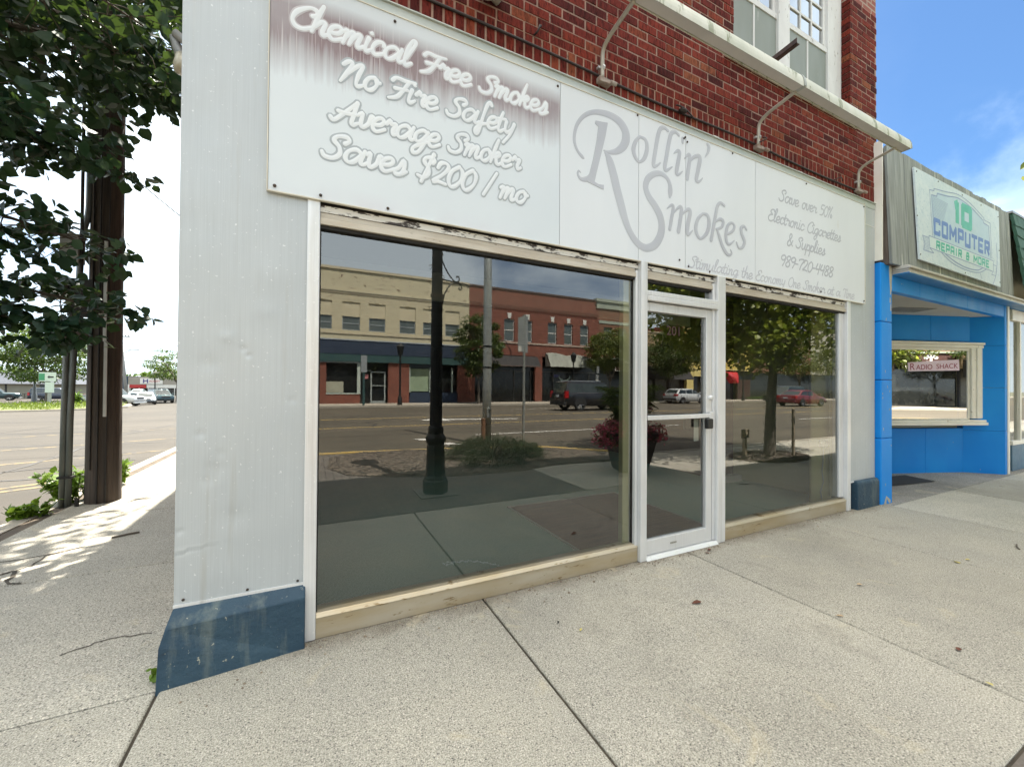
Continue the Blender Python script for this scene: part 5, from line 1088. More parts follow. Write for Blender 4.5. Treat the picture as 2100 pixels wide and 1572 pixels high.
mb = MB(); mb.box(-2.245,-2.238,3.872,3.90,.0,5.2); mb.box(-2.17,-2.165,3.885,3.91,.0,4.2); mb.box(-2.31,-2.306,3.89,3.92,.4,6.0); part('drying_crack', mb, M_BLACK, UP)
mb = MB(); mb.box(-2.195,-2.165,3.872,3.89,1.02,1.9); mb.box(-2.205,-2.175,3.870,3.888,1.9,3.08); part('cable_guard', mb, M('grey_pvc', (.34,.34,.31), (.42,.42,.39), 5, .5), UP)
mb = MB(); mb.tube(cr_spline([(-2.445,3.97,1.93),(-2.45,3.97,2.6),(-2.43,3.97,3.12),(-2.385,3.97,3.38),(-2.375,3.97,3.6)],5)+[(-2.37,3.97,9)], .032, 8); part('conduit', mb, M('dull_conduit', (.17,.18,.18), (.13,.14,.14), 4, .5, .4), UP, smooth=True)
mb = MB(); mb.tube([(-2.405,3.90,9),(-2.41,3.90,2.7)], .016, 8); part('ground_wire', mb, M_BLACK, UP)
MG = M('meter_grey', (.16,.17,.165), (.12,.125,.12), 5, .55, .2)
EB = thing('meter_box', 'grey electric box on a bracket at the side of the utility pole', 'meter box', (-2.55,3.95,2.3))
mb = MB(); mb.box(-2.72,-2.53,3.84,3.96,2.36,2.63); part('box', mb, MG, EB, bevel=.008)
mb = MB(); mb.box(-2.58,-2.42,3.86,4.02,2.80,3.10); mb.box(-2.60,-2.40,3.84,4.04,3.10,3.115); part('upper_box', mb, M('lichen_grey_box', (.26,.26,.22), (.18,.18,.16), 9, .7), EB, bevel=.006)
mb = MB(); mb.box(-2.53,-2.30,3.92,3.98,2.18,2.62); part('back_board', mb, M_BLACK, EB)
mb = MB(); mb.box(-2.60,-2.32,3.84,4.0,1.90,2.0); part('shelf', mb, M('dark_timber_shelf', (.045,.035,.03), (.09,.07,.055), 9, .9), EB, bevel=.004)
PS = thing('metal_post', 'grey green steel channel post standing beside the utility pole', 'post', (-2.52,3.93,0))
mb = MB()
for a, b in ((-2.575,-2.53),(-2.522,-2.466)): mb.tube([(a+.022,3.93,-.1),(a+.03,3.93,1.0),(b-.004,3.935,1.91)], .030, 8)
part('channel', mb, M('weathered_steel_green', (.10,.115,.105), (.16,.165,.15), 5, .6, .3, stretch=(1,1,.4)), PS, smooth=True)
mb = MB(); mb.box(-2.585,-2.455,3.89,3.97,.32,.345); mb.box(-2.42,-2.39,3.86,3.89,-.01,.09); part('collar', mb, M_BLACK, PS)
# overhead wires
M_WIRE = M('wire', (.03,.035,.045), (.05,.055,.06), 3, .6)
def wire(label, a, b, sag, rr=.011, k=14):
    a, b = Vector(a), Vector(b); mb = MB(); mb.tube([a.lerp(b,i/k)-Vector((0,0,sag*4*(i/k)*(1-i/k))) for i in range(k+1)], rr, 5, cap=False)
    return tag(part('overhead_wire', mb, M_WIRE, smooth=True, origin=a), label, 'wire', 'overhead wires at the left')
wire('twisted service wire hanging from the leaves to the shop wall', (-2.24,4.05,6.9), (-.59,4.6,4.46), .30, .016); 
wire('second strand of the twisted service wire beside the pole', (-2.24,4.05,6.95), (-.60,4.62,4.48), .34, .011)
wire('thin wire running from the dark pole down to the shop wall', (-2.1,4.05,4.04), (-.59,4.4,2.95), .06, .006)
# weeds at the pole foot and the curb
def weed(loc, label, n, ln, h, spread, seed):
    r = random.Random(seed); root = thing('weed', label, 'weed', loc, None); sb = MB(); lb2 = MB(); x, y, z = loc
    for k in range(n):
        e = Vector((x+r.uniform(-spread,spread), y+r.uniform(-spread,spread)*.7, z+h*r.uniform(.4,1))); sb.tube([(x+r.uniform(-.3,.3)*spread,y,z-.02), ((x+e.x)/2,(y+e.y)/2,z+e.z*.4), tuple(e)], [.006,.004,.002], 5)
        for q in range(7):
            p = Vector((x,y,z)).lerp(e, r.uniform(.35,1.0)); d = (rvec(r)+Vector((0,0,.1))).normalized(); nm = (Vector((0,0,1))+rvec(r)*.5); nm = (nm-d*nm.dot(d)).normalized(); l = ln*r.uniform(.6,1.2); leaf(lb2, p, d, nm, l, l*.75, r)
    part('stem', sb, M_WEED, root); part('leaves', lb2, M_WEED, root)
weed((-2.56,4.15,-.02), 'bright green weed growing between the steel post and the curb', 34, .10, .42, .26, 3)
weed((-2.66,3.62,-.05), 'low bright green weed in the gutter in front of the post', 24, .08, .22, .20, 4)
weed((-2.44,5.05,-.02), 'yellow green weed standing behind the dark pole', 20, .10, .45, .14, 5)
weed((-.655,-.03,-.01), 'tiny green weed at the corner of the blue base block', 3, .035, .07, .03, 6)
weed((-2.40,4.35,-.01), 'weed between the pole and the steel post', 14, .09, .35, .10, 8)
# ------------------------------------------------------------------ the far side of the main street (seen in the shop glass)
FY = -31.5
M_CBRICK = None
def paintbrick():
    m, t, bs, out = newmat('peeling_cream_brick'); N = NT(t); v = N.coord(rot=(R(-90),0,0))
    bk = N.n('ShaderNodeTexBrick'); N.l(v, bk.inputs['Vector']); bk.inputs['Scale'].default_value = 1; bk.inputs['Brick Width'].default_value = .22; bk.inputs['Row Height'].default_value = .075; bk.inputs['Mortar Size'].default_value = .01
    bk.inputs['Color1'].default_value = (.60,.54,.37,1); bk.inputs['Color2'].default_value = (.54,.48,.32,1); bk.inputs['Mortar'].default_value = (.45,.40,.27,1)
    f = N.ramp(N.noise(N.coord((.9,1,2.6)), 2.1, 7, .68, .6), [(.595,0.0),(.61,1.0)])
    z = N.n('ShaderNodeSeparateXYZ'); N.l(N.coord(), z.inputs[0]); up = N.n('ShaderNodeMapRange'); N.l(z.outputs['Z'], up.inputs[0]); up.inputs[1].default_value = 7.6; up.inputs[2].default_value = 9; up.inputs[3].default_value = .12; up.inputs[4].default_value = 1
    col = N.mix(N.math('MULTIPLY', f, up.outputs[0]), bk.outputs['Color'], (.11,.05,.035))
    N.l(col, bs.inputs['Base Color']); bs.inputs['Roughness'].default_value = .9; return m
M_CBRICK = paintbrick()
M_RBRICK = fasterbrick('old_red_brick', (.24,.075,.045), (.19,.055,.036), (.16,.09,.065), ms=.008)
M_BBRICK = fasterbrick('brown_brick', (.23,.10,.05), (.18,.075,.04), (.2,.13,.09), ms=.008)
M_TBRICK = fasterbrick('tan_brick', (.40,.29,.16), (.34,.24,.13), (.3,.22,.14), ms=.008)
M_YSTONE = M('ochre_paint', (.62,.48,.12), (.55,.42,.11), .7, .8)
M_DGLASS = M('dark_shop_glass', (.012,.014,.014), (.02,.022,.02), 1.5, .08, spec=.6)
M_BGLASS = M('upper_glass', (.08,.10,.10), (.12,.14,.13), 1.2, .08, spec=.6)
M_NAVY = M('navy_sign_band', (.015,.028,.055), (.025,.04,.07), .8, .6, spots=(.06,.09,.13), sscale=3, sthr=.70)
M_TEAL = M('teal_band', (.02,.06,.06), (.03,.075,.07), 1, .6)
M_WTRIM = M('white_trim', (.66,.65,.60), (.58,.57,.52), 3, .6)
M_CORNG = M('verdigris_cornice', (.36,.40,.32), (.28,.31,.25), 2, .7, spots=(.2,.2,.16), sscale=5, sthr=.62)
M_AWND = M('dark_awning', (.02,.02,.02), (.035,.03,.028), 2, .8)
def fac(mb, x0, x1, z0, z1, wins, wz0, wz1, y=FY, d=.3):
    """front wall with real window openings"""
    mb.box(x0,x1,y-d,y,z0,wz0); mb.box(x0,x1,y-d,y,wz1,z1); e = x0
    for a, b in sorted(wins)+[(x1,x1)]:
        if a > e+.001: mb.box(e,a,y-d,y,wz0,wz1)
        e = b
def win(root, a, b, z0, z1, frame, glassm, y=FY, split=True, name='window'):
    w_ = .07; ym = y-.12; zm = (z0+z1)/2; mb = MB(); mb.box(a,a+w_,ym-.06,ym,z0,z1); mb.box(b-w_,b,ym-.06,ym,z0,z1); mb.box(a+w_,b-w_,ym-.06,ym,z0,z0+w_); mb.box(a+w_,b-w_,ym-.06,ym,z1-w_,z1)
    if split: mb.box(a+w_,b-w_,ym-.05,ym-.005,zm-.04,zm+.04)
    f = part(name, mb, frame, root); mb = MB(); mb.quad((a,ym-.03,z0),(b,ym-.03,z0),(b,ym-.03,z1),(a,ym-.03,z1)); part('pane', mb, glassm, f); return f
# cream painted building
C1 = thing('cream_brick_building', 'two storey cream painted brick building with peeling paint across the street', 'building', (5,FY,0))
mb = MB(); W1 = [(-3.8,-2.5),(-1.9,-.6),(.0,1.30),(2.03,3.34),(4.01,5.28),(6.42,7.73),(8.37,9.62),(10.32,11.60)]
fac(mb, -12, 12.5, 5.05, 10.45, W1, 5.78, 8.0); mb.box(-12,12.5,FY-16,FY-.62,0,10.2); part('wall', mb, M_CBRICK, C1)
mb = MB(); mb.box(-12,12.48,FY-.3,FY+.10,10.46,10.66); mb.box(-12,12.48,FY+.002,FY+.10,8.78,8.90); mb.box(-12,12.48,FY+.002,FY+.05,8.62,8.70); mb.box(-12,12.48,FY+.002,FY+.06,5.46,5.58)
x = -3
while x < 12.4: mb.box(x,x+.10,FY+.002,FY+.07,8.70,8.78); x += .2
part('cornice', mb, M('cream_cornice', (.56,.50,.35), (.46,.40,.28), 2, .8, spots=(.12,.06,.045), sscale=4, sthr=.66), C1)
for a, b in W1:
    mb = MB(); mb.box(a,b,FY-.16,FY-.07,6.86,8.0); part('boarded_top', mb, M('cream_board', (.60,.53,.36), (.53,.47,.32), 1, .8), C1)
    win(C1, a, b, 5.78, 6.86, M('grey_sash', (.30,.34,.34), (.24,.27,.27), 3, .6), M_BGLASS)
    mb = MB(); c = (a+b)/2; mb.prism([(c-.13,8.04),(c+.13,8.04),(c+.2,8.44),(c-.2,8.44)], FY+.002, FY+.03); part('keystone', mb, bpy.data.materials['cream_board'], C1)
mb = MB(); mb.box(-12,12.5,FY-.2,FY+.18,3.9,4.95); part('sign_band', mb, M_NAVY, C1)
mb = MB(); mb.box(-12,12.5,FY-.2,FY+.16,3.3,3.895); part('lower_band', mb, M_TEAL, C1)
mb = MB(); mb.box(-12,12.5,FY-.1,FY+.22,4.955,5.04); mb.box(-12,3.4,FY-.1,FY+.05,3.20,3.29); part('band_trim', mb, M('pale_blue_trim', (.34,.38,.42), (.28,.32,.36), 2, .6), C1)
mb = MB(); mb.box(-12,.95,FY-.3,FY-.002,.03,3.2); mb.box(5.55,7.25,FY-.3,FY,.03,3.3); mb.box(11.5,12.5,FY-.3,FY,.03,3.3); mb.box(.95,3.4,FY-.3,FY,.03,.75); part('brick_pier', mb, M_RBRICK, C1)
mb = MB(); mb.box(.95,5.55,FY-.5,FY-.42,.03,3.3); mb.box(7.25,11.5,FY-.5,FY-.42,.03,3.3); part('shop_window', mb, M_DGLASS, C1)
mb = MB(); mb.box(3.18,3.42,FY-.41,FY-.02,.75,3.2); mb.box(.95,3.4,FY-.1,FY+.04,.76,.86); mb.box(7.28,7.36,FY-.41,FY-.1,.6,3.0); mb.box(9.0,9.06,FY-.41,FY-.1,.6,3.0); mb.box(11.0,11.07,FY-.41,FY-.1,.9,3.0); part('shop_frame', mb, M('pale_green_frame', (.46,.52,.46), (.38,.43,.38), 3, .6), C1)
mb = MB(); mb.box(7.37,9.0,FY-.41,FY-.36,.98,2.9); part('papered_window', mb, M('green_paper', (.30,.38,.25), (.24,.31,.2), 2, .8), C1)
mb = MB(); mb.box(.9,2.2,FY-.41,FY-.36,.88,1.75); part('window_board', mb, M('grey_board', (.40,.40,.30), (.34,.34,.26), 2, .8), C1)
mb = MB(); mb.box(7.25,11.5,FY-.41,FY-.1,.03,.9); part('stall_riser', mb, M_NAVY, C1)
DR = part('shop_door', MB().box(4.22,4.32,FY-.41,FY-.3,.03,2.6).box(5.28,5.38,FY-.41,FY-.3,.03,2.6).box(4.32,5.28,FY-.41,FY-.3,2.5,2.6).box(4.32,5.28,FY-.40,FY-.31,1.42,1.48).box(4.32,5.28,FY-.41,FY-.3,.03,.2).box(3.6,4.22,FY-.41,FY-.3,2.62,2.68), M('door_grey', (.36,.40,.38), (.3,.33,.32), 3, .5), C1)
mb = MB(); mb.box(3.75,4.05,FY-.41,FY-.38,2.0,2.35); part('pink_notice', mb, M('pink_notice', (.5,.2,.2), (.45,.18,.18), 5, .8), C1)
# red brick building
C2 = thing('red_brick_building', 'two storey red brick building with white keystones and dark awnings across the street', 'building', (20,FY,0))
mb = MB(); W2 = [(13.65,14.70),(15.96,17.02),(17.92,18.96),(20.70,21.75),(22.62,23.63),(24.58,25.62)]
fac(mb, 12.51, 26.99, 4.4, 10.45, W2, 5.72, 7.80); mb.box(12.51,26.99,FY-16,FY-.62,0,10.3); mb.box(12.51,13.1,FY-.3,FY,.03,4.4); mb.box(19.3,20.1,FY-.3,FY,.03,4.4); part('wall', mb, M_RBRICK, C2)
mb = MB(); mb.box(12.5,26.4,FY-.3,FY+.08,10.455,10.6); part('parapet_cap', mb, M('dark_cap', (.10,.06,.05), (.07,.045,.04), 2, .8), C2)
mb = MB(); mb.box(12.52,26.98,FY+.002,FY+.07,9.02,9.14); mb.box(12.52,26.98,FY+.002,FY+.04,8.90,9.0)
x = 12.6
while x < 26.8: mb.box(x,x+.09,FY+.002,FY+.10,8.72,8.9); x += .18
part('corbel', mb, M_RBRICK, C2)
for a, b in W2:
    win(C2, a, b, 5.72, 7.80, M_WTRIM, M_BGLASS); c = (a+b)/2
    mb = MB(); mb.prism([(c-.15,7.86),(c+.15,7.86),(c+.22,8.36),(c-.22,8.36)], FY+.002, FY+.05); part('keystone', mb, M_WTRIM, C2)
mb = MB(); mb.box(12.52,26.98,FY+.002,FY+.06,5.50,5.66); part('sill_band', mb, M('sill_stone', (.50,.42,.34), (.36,.26,.20), 3, .9, spots=(.22,.12,.09), sscale=4, sthr=.6), C2)
mb = MB(); mb.box(13.1,26.9,FY-.6,FY-.5,.03,4.3); part('shop_window', mb, M_DGLASS, C2)
mb = MB()
for a in (17.2,18.2,19.0,20.15,21.6,24.0,26.0): mb.box(a,a+.07,FY-.5,FY-.40,.03,2.9)
mb.box(13.1,26.9,FY-.5,FY-.40,2.9,2.98); mb.box(21.6,26.9,FY-.5,FY-.40,.03,.6); part('shop_frame', mb, M('dull_bronze_frame', (.12,.12,.11), (.09,.09,.085), 3, .5), C2)
mb = MB(); mb.hexa([(13,FY+.03,3.45),(19.4,FY+.03,3.45),(19.4,FY+1.1,3.3),(13,FY+1.1,3.3)], [(13,FY+.03,4.35),(19.4,FY+.03,4.35),(19.4,FY+.25,4.3),(13,FY+.25,4.3)]); part('awning', mb, M_AWND, C2)
mb = MB(); mb.box(13,19.4,FY+.9,FY+1.12,3.32,3.38); mb.box(13,19.4,FY+.3,FY+.36,4.1,4.18); part('awning_rail', mb, M('brown_rail', (.2,.13,.1), (.15,.1,.08), 3, .7), C2)
mb = MB(); P = [20.4+.28*i for i in range(21)]; T = [4.55+.22*abs(math.sin(x*1.1))-.03*(x-20) for x in P]
for i in range(20): mb.hexa([(P[i],FY+.05,3.45),(P[i+1],FY+.05,3.45),(P[i+1],FY+1.15,3.40),(P[i],FY+1.15,3.40)], [(P[i],FY+.05,T[i]+.1),(P[i+1],FY+.05,T[i+1]+.1),(P[i+1],FY+.45,T[i+1]),(P[i],FY+.45,T[i])])
part('pale_awning', mb, M('faded_canvas', (.34,.35,.30), (.24,.25,.21), 1.4, .9, stretch=(2,1,.5), spots=(.10,.10,.09), sscale=3, sthr=.62), C2)
mb = MB(); c = (23.0,2.1); mb.prism([(c[0]-.25,c[1]+.1),(c[0]-.6,c[1]+.35),(c[0]-.62,c[1]+.6),(c[0]-.7,c[1]+.3),(c[0]-.5,c[1]+.08),(c[0]-.3,c[1]-.05),(c[0]-.12,c[1]-.6),(c[0]+.12,c[1]-.6),(c[0]+.3,c[1]-.05),(c[0]+.5,c[1]+.08),(c[0]+.7,c[1]+.3),(c[0]+.62,c[1]+.6),(c[0]+.6,c[1]+.35),(c[0]+.25,c[1]+.1)], FY-.48, FY-.45); part('window_emblem', mb, M('pale_teal_vinyl', (.40,.52,.47), (.36,.46,.42), 3, .6), C2)
mb = MB(); mb.box(21.7,22.3,FY-.48,FY-.45,2.45,2.7); part('window_sign', mb, M('violet_sign', (.05,.05,.22), (.08,.08,.3), 9, .4), C2)
# brown brick building with pale green cornice
C3 = thing('brown_brick_building', 'brown brick building with a pale green cornice and dark shop sign across the street', 'building', (30,FY,0))
mb = MB(); W3 = [(27.62,28.75),(29.58,30.72),(31.3,32.3)]
fac(mb, 27.0, 33.0, 4.55, 9.75, W3, 5.4, 7.85); mb.box(27,33,FY-16,FY-.62,0,9.7); part('wall', mb, M_BBRICK, C3)
mb = MB(); mb.box(26.5,33,FY-.3,FY+.25,10.45,10.75); mb.box(26.6,33,FY-.3,FY+.12,9.76,10.44); mb.box(26.95,33,FY+.002,FY+.05,8.2,8.5); part('cornice', mb, M_CORNG, C3)
for a, b in W3: win(C3, a, b, 5.4, 6.9, M('sage_frame', (.34,.37,.28), (.28,.31,.24), 3, .6), M_BGLASS); win(C3, a, b, 7.05, 7.85, bpy.data.materials['sage_frame'], M_BGLASS, split=False)
mb = MB(); mb.box(27,33,FY-.6,FY-.5,.03,4.4); part('shop_window', mb, M_DGLASS, C3)
mb = MB(); mb.box(27,33,FY-.1,FY+.35,4.45,4.6); part('sign_cornice', mb, M_CORNG, C3)
SB = part('shop_board', MB().box(29.0,32.4,FY-.1,FY+.25,3.28,4.40), M('dark_maroon_board', (.055,.025,.022), (.08,.035,.03), 2, .6), C3)
mb = MB(); mb.box(28.92,28.995,FY-.1,FY+.28,3.25,4.44); mb.box(28.995,32.4,FY-.1,FY+.28,3.22,3.275); cx = 30.75
mb.box(cx-.09,cx+.09,FY+.255,FY+.27,3.55,4.15)
for dx_, dz_, q in ((-.35,.0,.16),(-.2,.12,.17),(0,.2,.18),(.2,.12,.17),(.35,0,.16)): mb.prism([(cx+dx_+q*math.cos(a*.7), 4.08+dz_+q*.8*math.sin(a*.7)) for a in range(9)], FY+.2554+.001*abs(dx_*10), FY+.265)
part('board_emblem', mb, M_WTRIM, SB)
rback = Matrix(((-1,0,0),(0,0,1),(0,1,0)))
for bdy, xr, zr in (('TYPYT', 31.6, 3.62), ('EGGAZZ', 31.75, 3.36)): text(bdy[::-1], .27, 'board_lettering', M_WTRIM, SB, xr, zr, FY+.256, sx=1.5, rot=rback, ext=.004)
# tan one storey block and the ochre corner building with its brick flank
C4 = thing('tan_brick_building', 'low tan brick shop with a dark awning across the street', 'building', (36,FY,0))
mb = MB(); fac(mb, 33.01, 39.98, 3.2, 7.7, [(36.0,37.2)], 4.7, 6.0); mb.box(33.01,39.98,FY-16,FY-.62,0,7.5); part('wall', mb, M_TBRICK, C4)
win(C4, 36.0, 37.2, 4.7, 6.0, M_AWND, M_DGLASS)
mb = MB(); mb.box(33.01,39.98,FY-.3,FY+.06,7.7,7.85); part('parapet_cap', mb, M('tan_cap', (.42,.34,.22), (.34,.28,.18), 2, .8), C4)
mb = MB(); mb.hexa([(33.1,FY+.02,2.5),(39.9,FY+.02,2.5),(39.9,FY+1.3,2.4),(33.1,FY+1.3,2.4)], [(33.1,FY+.02,3.9),(39.9,FY+.02,3.9),(39.9,FY+.2,3.9),(33.1,FY+.2,3.9)]); part('awning', mb, M_AWND, C4)
mb = MB(); mb.box(33.01,39.98,FY-.6,FY-.5,.03,3.2); part('shop_window', mb, M('curtained_glass', (.10,.09,.06), (.06,.055,.04), 1, .3), C4)
mb = MB()
for a in (33.05,35.2,37.4,39.5): mb.box(a,a+.12,FY-.5,FY-.3,.03,3.2)
part('shop_frame', mb, M_AWND, C4)
C5 = thing('ochre_corner_building', 'ochre yellow corner building with heavy cornice and a red awning across the street', 'building', (46,FY,0))
mb = MB(); W5 = [(41.6,42.9),(44.0,45.2),(46.4,47.6),(48.8,50.0)]
fac(mb, 40.0, 52, 3.9, 8.4, W5, 4.7, 7.4); part('wall', mb, M_YSTONE, C5)
mb = MB(); mb.box(40.0,52,FY-24,FY-.62,0,9.3); mb.box(41.3,42.5,FY-3,FY-2,9.3,10.6); part('brick_flank', mb, M_RBRICK, C5)
mb = MB(); mb.box(39.7,52.2,FY-.4,FY+.40,9.0,9.25); mb.box(39.85,52.1,FY-.4,FY+.22,8.41,8.99); mb.box(39.9,41.0,FY+.002,FY+.12,3.9,8.4); mb.box(39.95,52,FY+.002,FY+.10,3.75,3.95); mb.box(39.95,41.1,FY-.3,FY+.1,.03,3.7); mb.box(43.2,44.0,FY-.3,FY+.1,.03,3.7); mb.prism([(41.2+.95*math.cos(a*.35)+.95, 2.9+.95*math.sin(a*.35)) for a in range(10)], FY-.2, FY+.05); part('trim', mb, M('pale_ochre_trim', (.68,.56,.22), (.6,.48,.18), 1, .8), C5)
for a, b in W5: win(C5, a, b, 4.7, 7.4, M('maroon_frame', (.12,.03,.03), (.09,.025,.025), 3, .6), M_BGLASS)
mb = MB(); mb.box(40,52,FY-.6,FY-.5,.03,3.7); part('shop_window', mb, M_DGLASS, C5)
mb = MB(); n = 10; vs = []
for i in range(n+1):
    a = i/n*math.pi/2
    for k in range(9):
        b = k/8*math.pi; vs.append((47.75+1.5*math.cos(b)*(math.cos(a)*.75+.25), FY+.02+1.25*math.sin(a)*(.2+.8*math.sin(b))+(.0 if i else 0), 3.55-1.45*(1-math.cos(a))*1.0))
mb._add(vs, [(i*9+k,i*9+k+1,(i+1)*9+k+1,(i+1)*9+k) for i in range(n) for k in range(8)]); part('dome_awning', mb, M('red_canvas', (.52,.012,.02), (.45,.01,.018), 2, .55), C5)
mb = MB(); mb.box(49.4,52,FY-.3,FY+.02,.03,2.6); part('dark_red_panelling', mb, M_DKRED, C5)
# more of the street, farther along
for nm, lb_, x0, x1, top, mt, sd_ in (('storefront_building','dark brick building with pale upper windows far along the opposite pavement',52.05,66,8.6,M_BBRICK,1), ('storefront_building','grey rendered building far along the opposite pavement',66.05,82,10.5,M('grey_render', (.42,.40,.33), (.36,.34,.28), 1, .9),2), ('storefront_building','red brick building at the far end of the opposite pavement',82.05,110,9.0,M_RBRICK,3), ('storefront_building','tall cream building on the opposite pavement left of the peeling one',-40,-12.05,9.5,M_CBRICK,4)):
    q = thing(nm, lb_, 'building', ((x0+x1)/2,FY,0)); mb = MB(); ws = [(x0+1+2.4*i, x0+2.3+2.4*i) for i in range(int((x1-x0-1.5)/2.4))]; fac(mb, x0, x1, 3.6, top, ws, 4.9, 7.0); mb.box(x0,x1,FY-14,FY-.62,0,top-.2); part('wall', mb, mt, q)
    for a, b in ws: win(q, a, b, 4.9, 7.0, M_WTRIM, M_BGLASS)
    mb = MB(); mb.box(x0,x1,FY-.6,FY-.5,.03,3.6); part('shop_window', mb, M_DGLASS, q); mb = MB(); mb.box(x0,x1,FY-.3,FY+.2,top+.001,top+.2); part('cornice', mb, M_CORNG, q)
# kerbside things over there
M_LAMPB = M('black_cast_iron', (.012,.014,.013), (.022,.024,.022), 6, .45, .3)
def streetlamp(loc, label):
    q = thing('street_lamp', label, 'street lamp', loc, 'small street lamps on the far pavement'); x, y, z = loc
    mb = MB(); mb.lathe(x,y,[(.17,z),(.17,z+.5),(.11,z+.6),(.075,z+.8),(.06,z+3.6),(.09,z+3.7)], 10); part('post', mb, M_LAMPB, q, smooth=True, auto=40)
    mb = MB(); mb.lathe(x,y,[(.16,z+3.7),(.28,z+4.3),(.30,z+4.34),(.05,z+4.6)], 8); part('lantern', mb, M_LAMPB, q); return q
streetlamp((5.85,-28.1,.03), 'black lantern street lamp in front of the brick pier of the cream building'); streetlamp((21.4,-28.1,.03), 'black lantern street lamp in front of the pale torn awning'); streetlamp((45.5,-28.1,.03), 'black lantern street lamp in front of the red dome awning')
q = thing('sign_post', 'teal square sign post in front of the cream building', 'sign post', (3.3,-28.1,.03)); mb = MB(); mb.box(3.23,3.37,-28.17,-28.03,.03,3.1); part('post', mb, M_TEAL, q); mb = MB(); mb.box(3.1,3.5,-28.02,-28.0,2.4,3.6); part('plate', mb, M('sign_back_grey', (.34,.36,.36), (.28,.3,.3), 5, .5, .3), q)
q = thing('sign_post', 'white parking signs on a thin post in front of the torn awning', 'sign post', (24.0,-27.9,.03)); mb = MB(); mb.tube([(24,-27.9,.03),(24,-27.9,3.4)], .03, 6); part('post', mb, M_LAMPB, q); mb = MB(); mb.box(23.85,24.15,-27.87,-27.85,2.75,3.4); mb.box(23.75,24.05,-27.87,-27.85,2.0,2.65); part('plate', mb, M_WTRIM, q)
tree('street_tree', 'dense green street tree in front of the cream and red brick buildings', (12.2,-28.3,.03), 2.1, 4.5, 1.9, 2.8, 60, 11000, .17, M_LEAFG, 11, .10, 'street trees on the far pavement')
tree('street_tree', 'yellow green street tree in front of the brown brick building', (25.9,-28.4,.03), 2.0, 4.7, 2.3, 2.3, 60, 11000, .17, M_LEAFY, 12, .10, 'street trees on the far pavement')
tree('street_tree', 'round green street tree with a forked trunk in front of the tan shop', (34.0,-28.4,.03), 2.0, 4.8, 2.8, 2.7, 66, 13000, .18, M_LEAFG, 13, .11, 'street trees on the far pavement')
tree('street_tree', 'leafy street tree beyond the red awning', (57.5,-28.4,.03), 2.2, 5.0, 3.4, 2.8, 34, 4800, .22, M_LEAFY, 14, .12, 'street trees on the far pavement')
tree('street_tree', 'wide street tree at the far end of the opposite pavement', (70.5,-28.4,.03), 2.3, 5.5, 4.2, 3.2, 34, 4800, .25, M_LEAFY, 15, .12, 'street trees on the far pavement')
# low flower bed in front of the dark red panels
r_ = random.Random(3); q = thing('hedge', 'low clipped green hedge with white flowers by the red awning', 'hedge', (49,-28.2,.03)); mb = MB()
for k in range(26): clump(mb, (46.5+k*.2,-28.2,.35), .28, 40, .10, r_)
part('leaves', mb, M_LEAFF, q)

# ------------------------------------------------------------------ this side of the street, behind the camera
LPx, LPy = 1.47, -2.67
q = thing('cast_iron_lamp_post', 'tall fluted black cast iron lamp post with scroll bracket on the brick paving', 'lamp post', (LPx,LPy,0))
mb = MB(); mb.box(LPx-.24,LPx+.24,LPy-.24,LPy+.24,-.02,.012); part('foot_plate', mb, M('foot_concrete', (.20,.19,.165), (.15,.145,.13), 6, .9), q)
mb = MB(); mb.lathe(LPx,LPy,[(.165,.012),(.165,.17),(.145,.19),(.145,.21),(.125,.24),(.118,.62),(.105,.64),(.135,.69),(.135,.73),(.10,.78),(.105,.84),(.080,.90)], 8); part('base', mb, M_LAMPB, q, bevel=.006)
mb = MB(); n = 32; rows = [(.88,.082),(1.6,.078),(2.6,.072),(4.4,.062)]; vs = []
for z, rr in rows:
    for k in range(n): a = 2*math.pi*k/n; qq = rr*(1-.07*(k % 2)); vs.append((LPx+qq*math.cos(a), LPy+qq*math.sin(a), z))
mb._add(vs, [(i*n+k,i*n+(k+1)%n,(i+1)*n+(k+1)%n,(i+1)*n+k) for i in range(3) for k in range(n)]); part('shaft', mb, M_LAMPB, q)
mb = MB(); mb.lathe(LPx,LPy,[(.10,4.38),(.16,4.5),(.22,5.0),(.24,5.05),(.03,5.35)], 8); part('lantern', mb, M_LAMPB, q)
mb = MB(); S_ = lambda P, rr=.009: mb.tube([(LPx+.06+u*.92, LPy-u*.30, z) for u, z in cr_spline(P,7)], rr, 6)
S_([(0,2.83),(.25,2.83),(.45,2.83),(.46,2.79)], .010); S_([(.02,3.17),(-.0,3.13),(.02,3.06),(.10,2.94),(.20,2.85),(.27,2.845),(.30,2.88),(.285,2.92),(.255,2.915),(.262,2.895)]); S_([(.03,2.42),(.0,2.43),(.02,2.52),(.06,2.66),(.15,2.78),(.25,2.82),(.325,2.81),(.345,2.77),(.32,2.735),(.295,2.755),(.31,2.775)])
part('scroll_bracket', mb, M_LAMPB, q, smooth=True)
mb = MB()
for z in (2.60,): mb.tube([(LPx,LPy,z-.02),(LPx,LPy,z+.02)], .088, 12)
for k in range(26): z = rnd.uniform(2.3,3.3); a = rnd.uniform(0,6.3); mb.tube([(LPx+.07*math.cos(a),LPy+.07*math.sin(a),z),(LPx+.115*math.cos(a+.4),LPy+.115*math.sin(a+.4),z+rnd.uniform(-.02,.04))], .004, 4)
part('band_and_twigs', mb, M('dry_twigs', (.20,.15,.10), (.12,.09,.06), 9, .9), q)
q = thing('steel_pole', 'thick galvanised steel pole standing behind the dark shrub at the curb', 'pole', (4.03,-7.04,0)); M_GALV = M('galvanised_steel', (.42,.44,.41), (.34,.36,.34), 9, .45, .5, spots=(.26,.27,.25), sscale=14, sthr=.60)
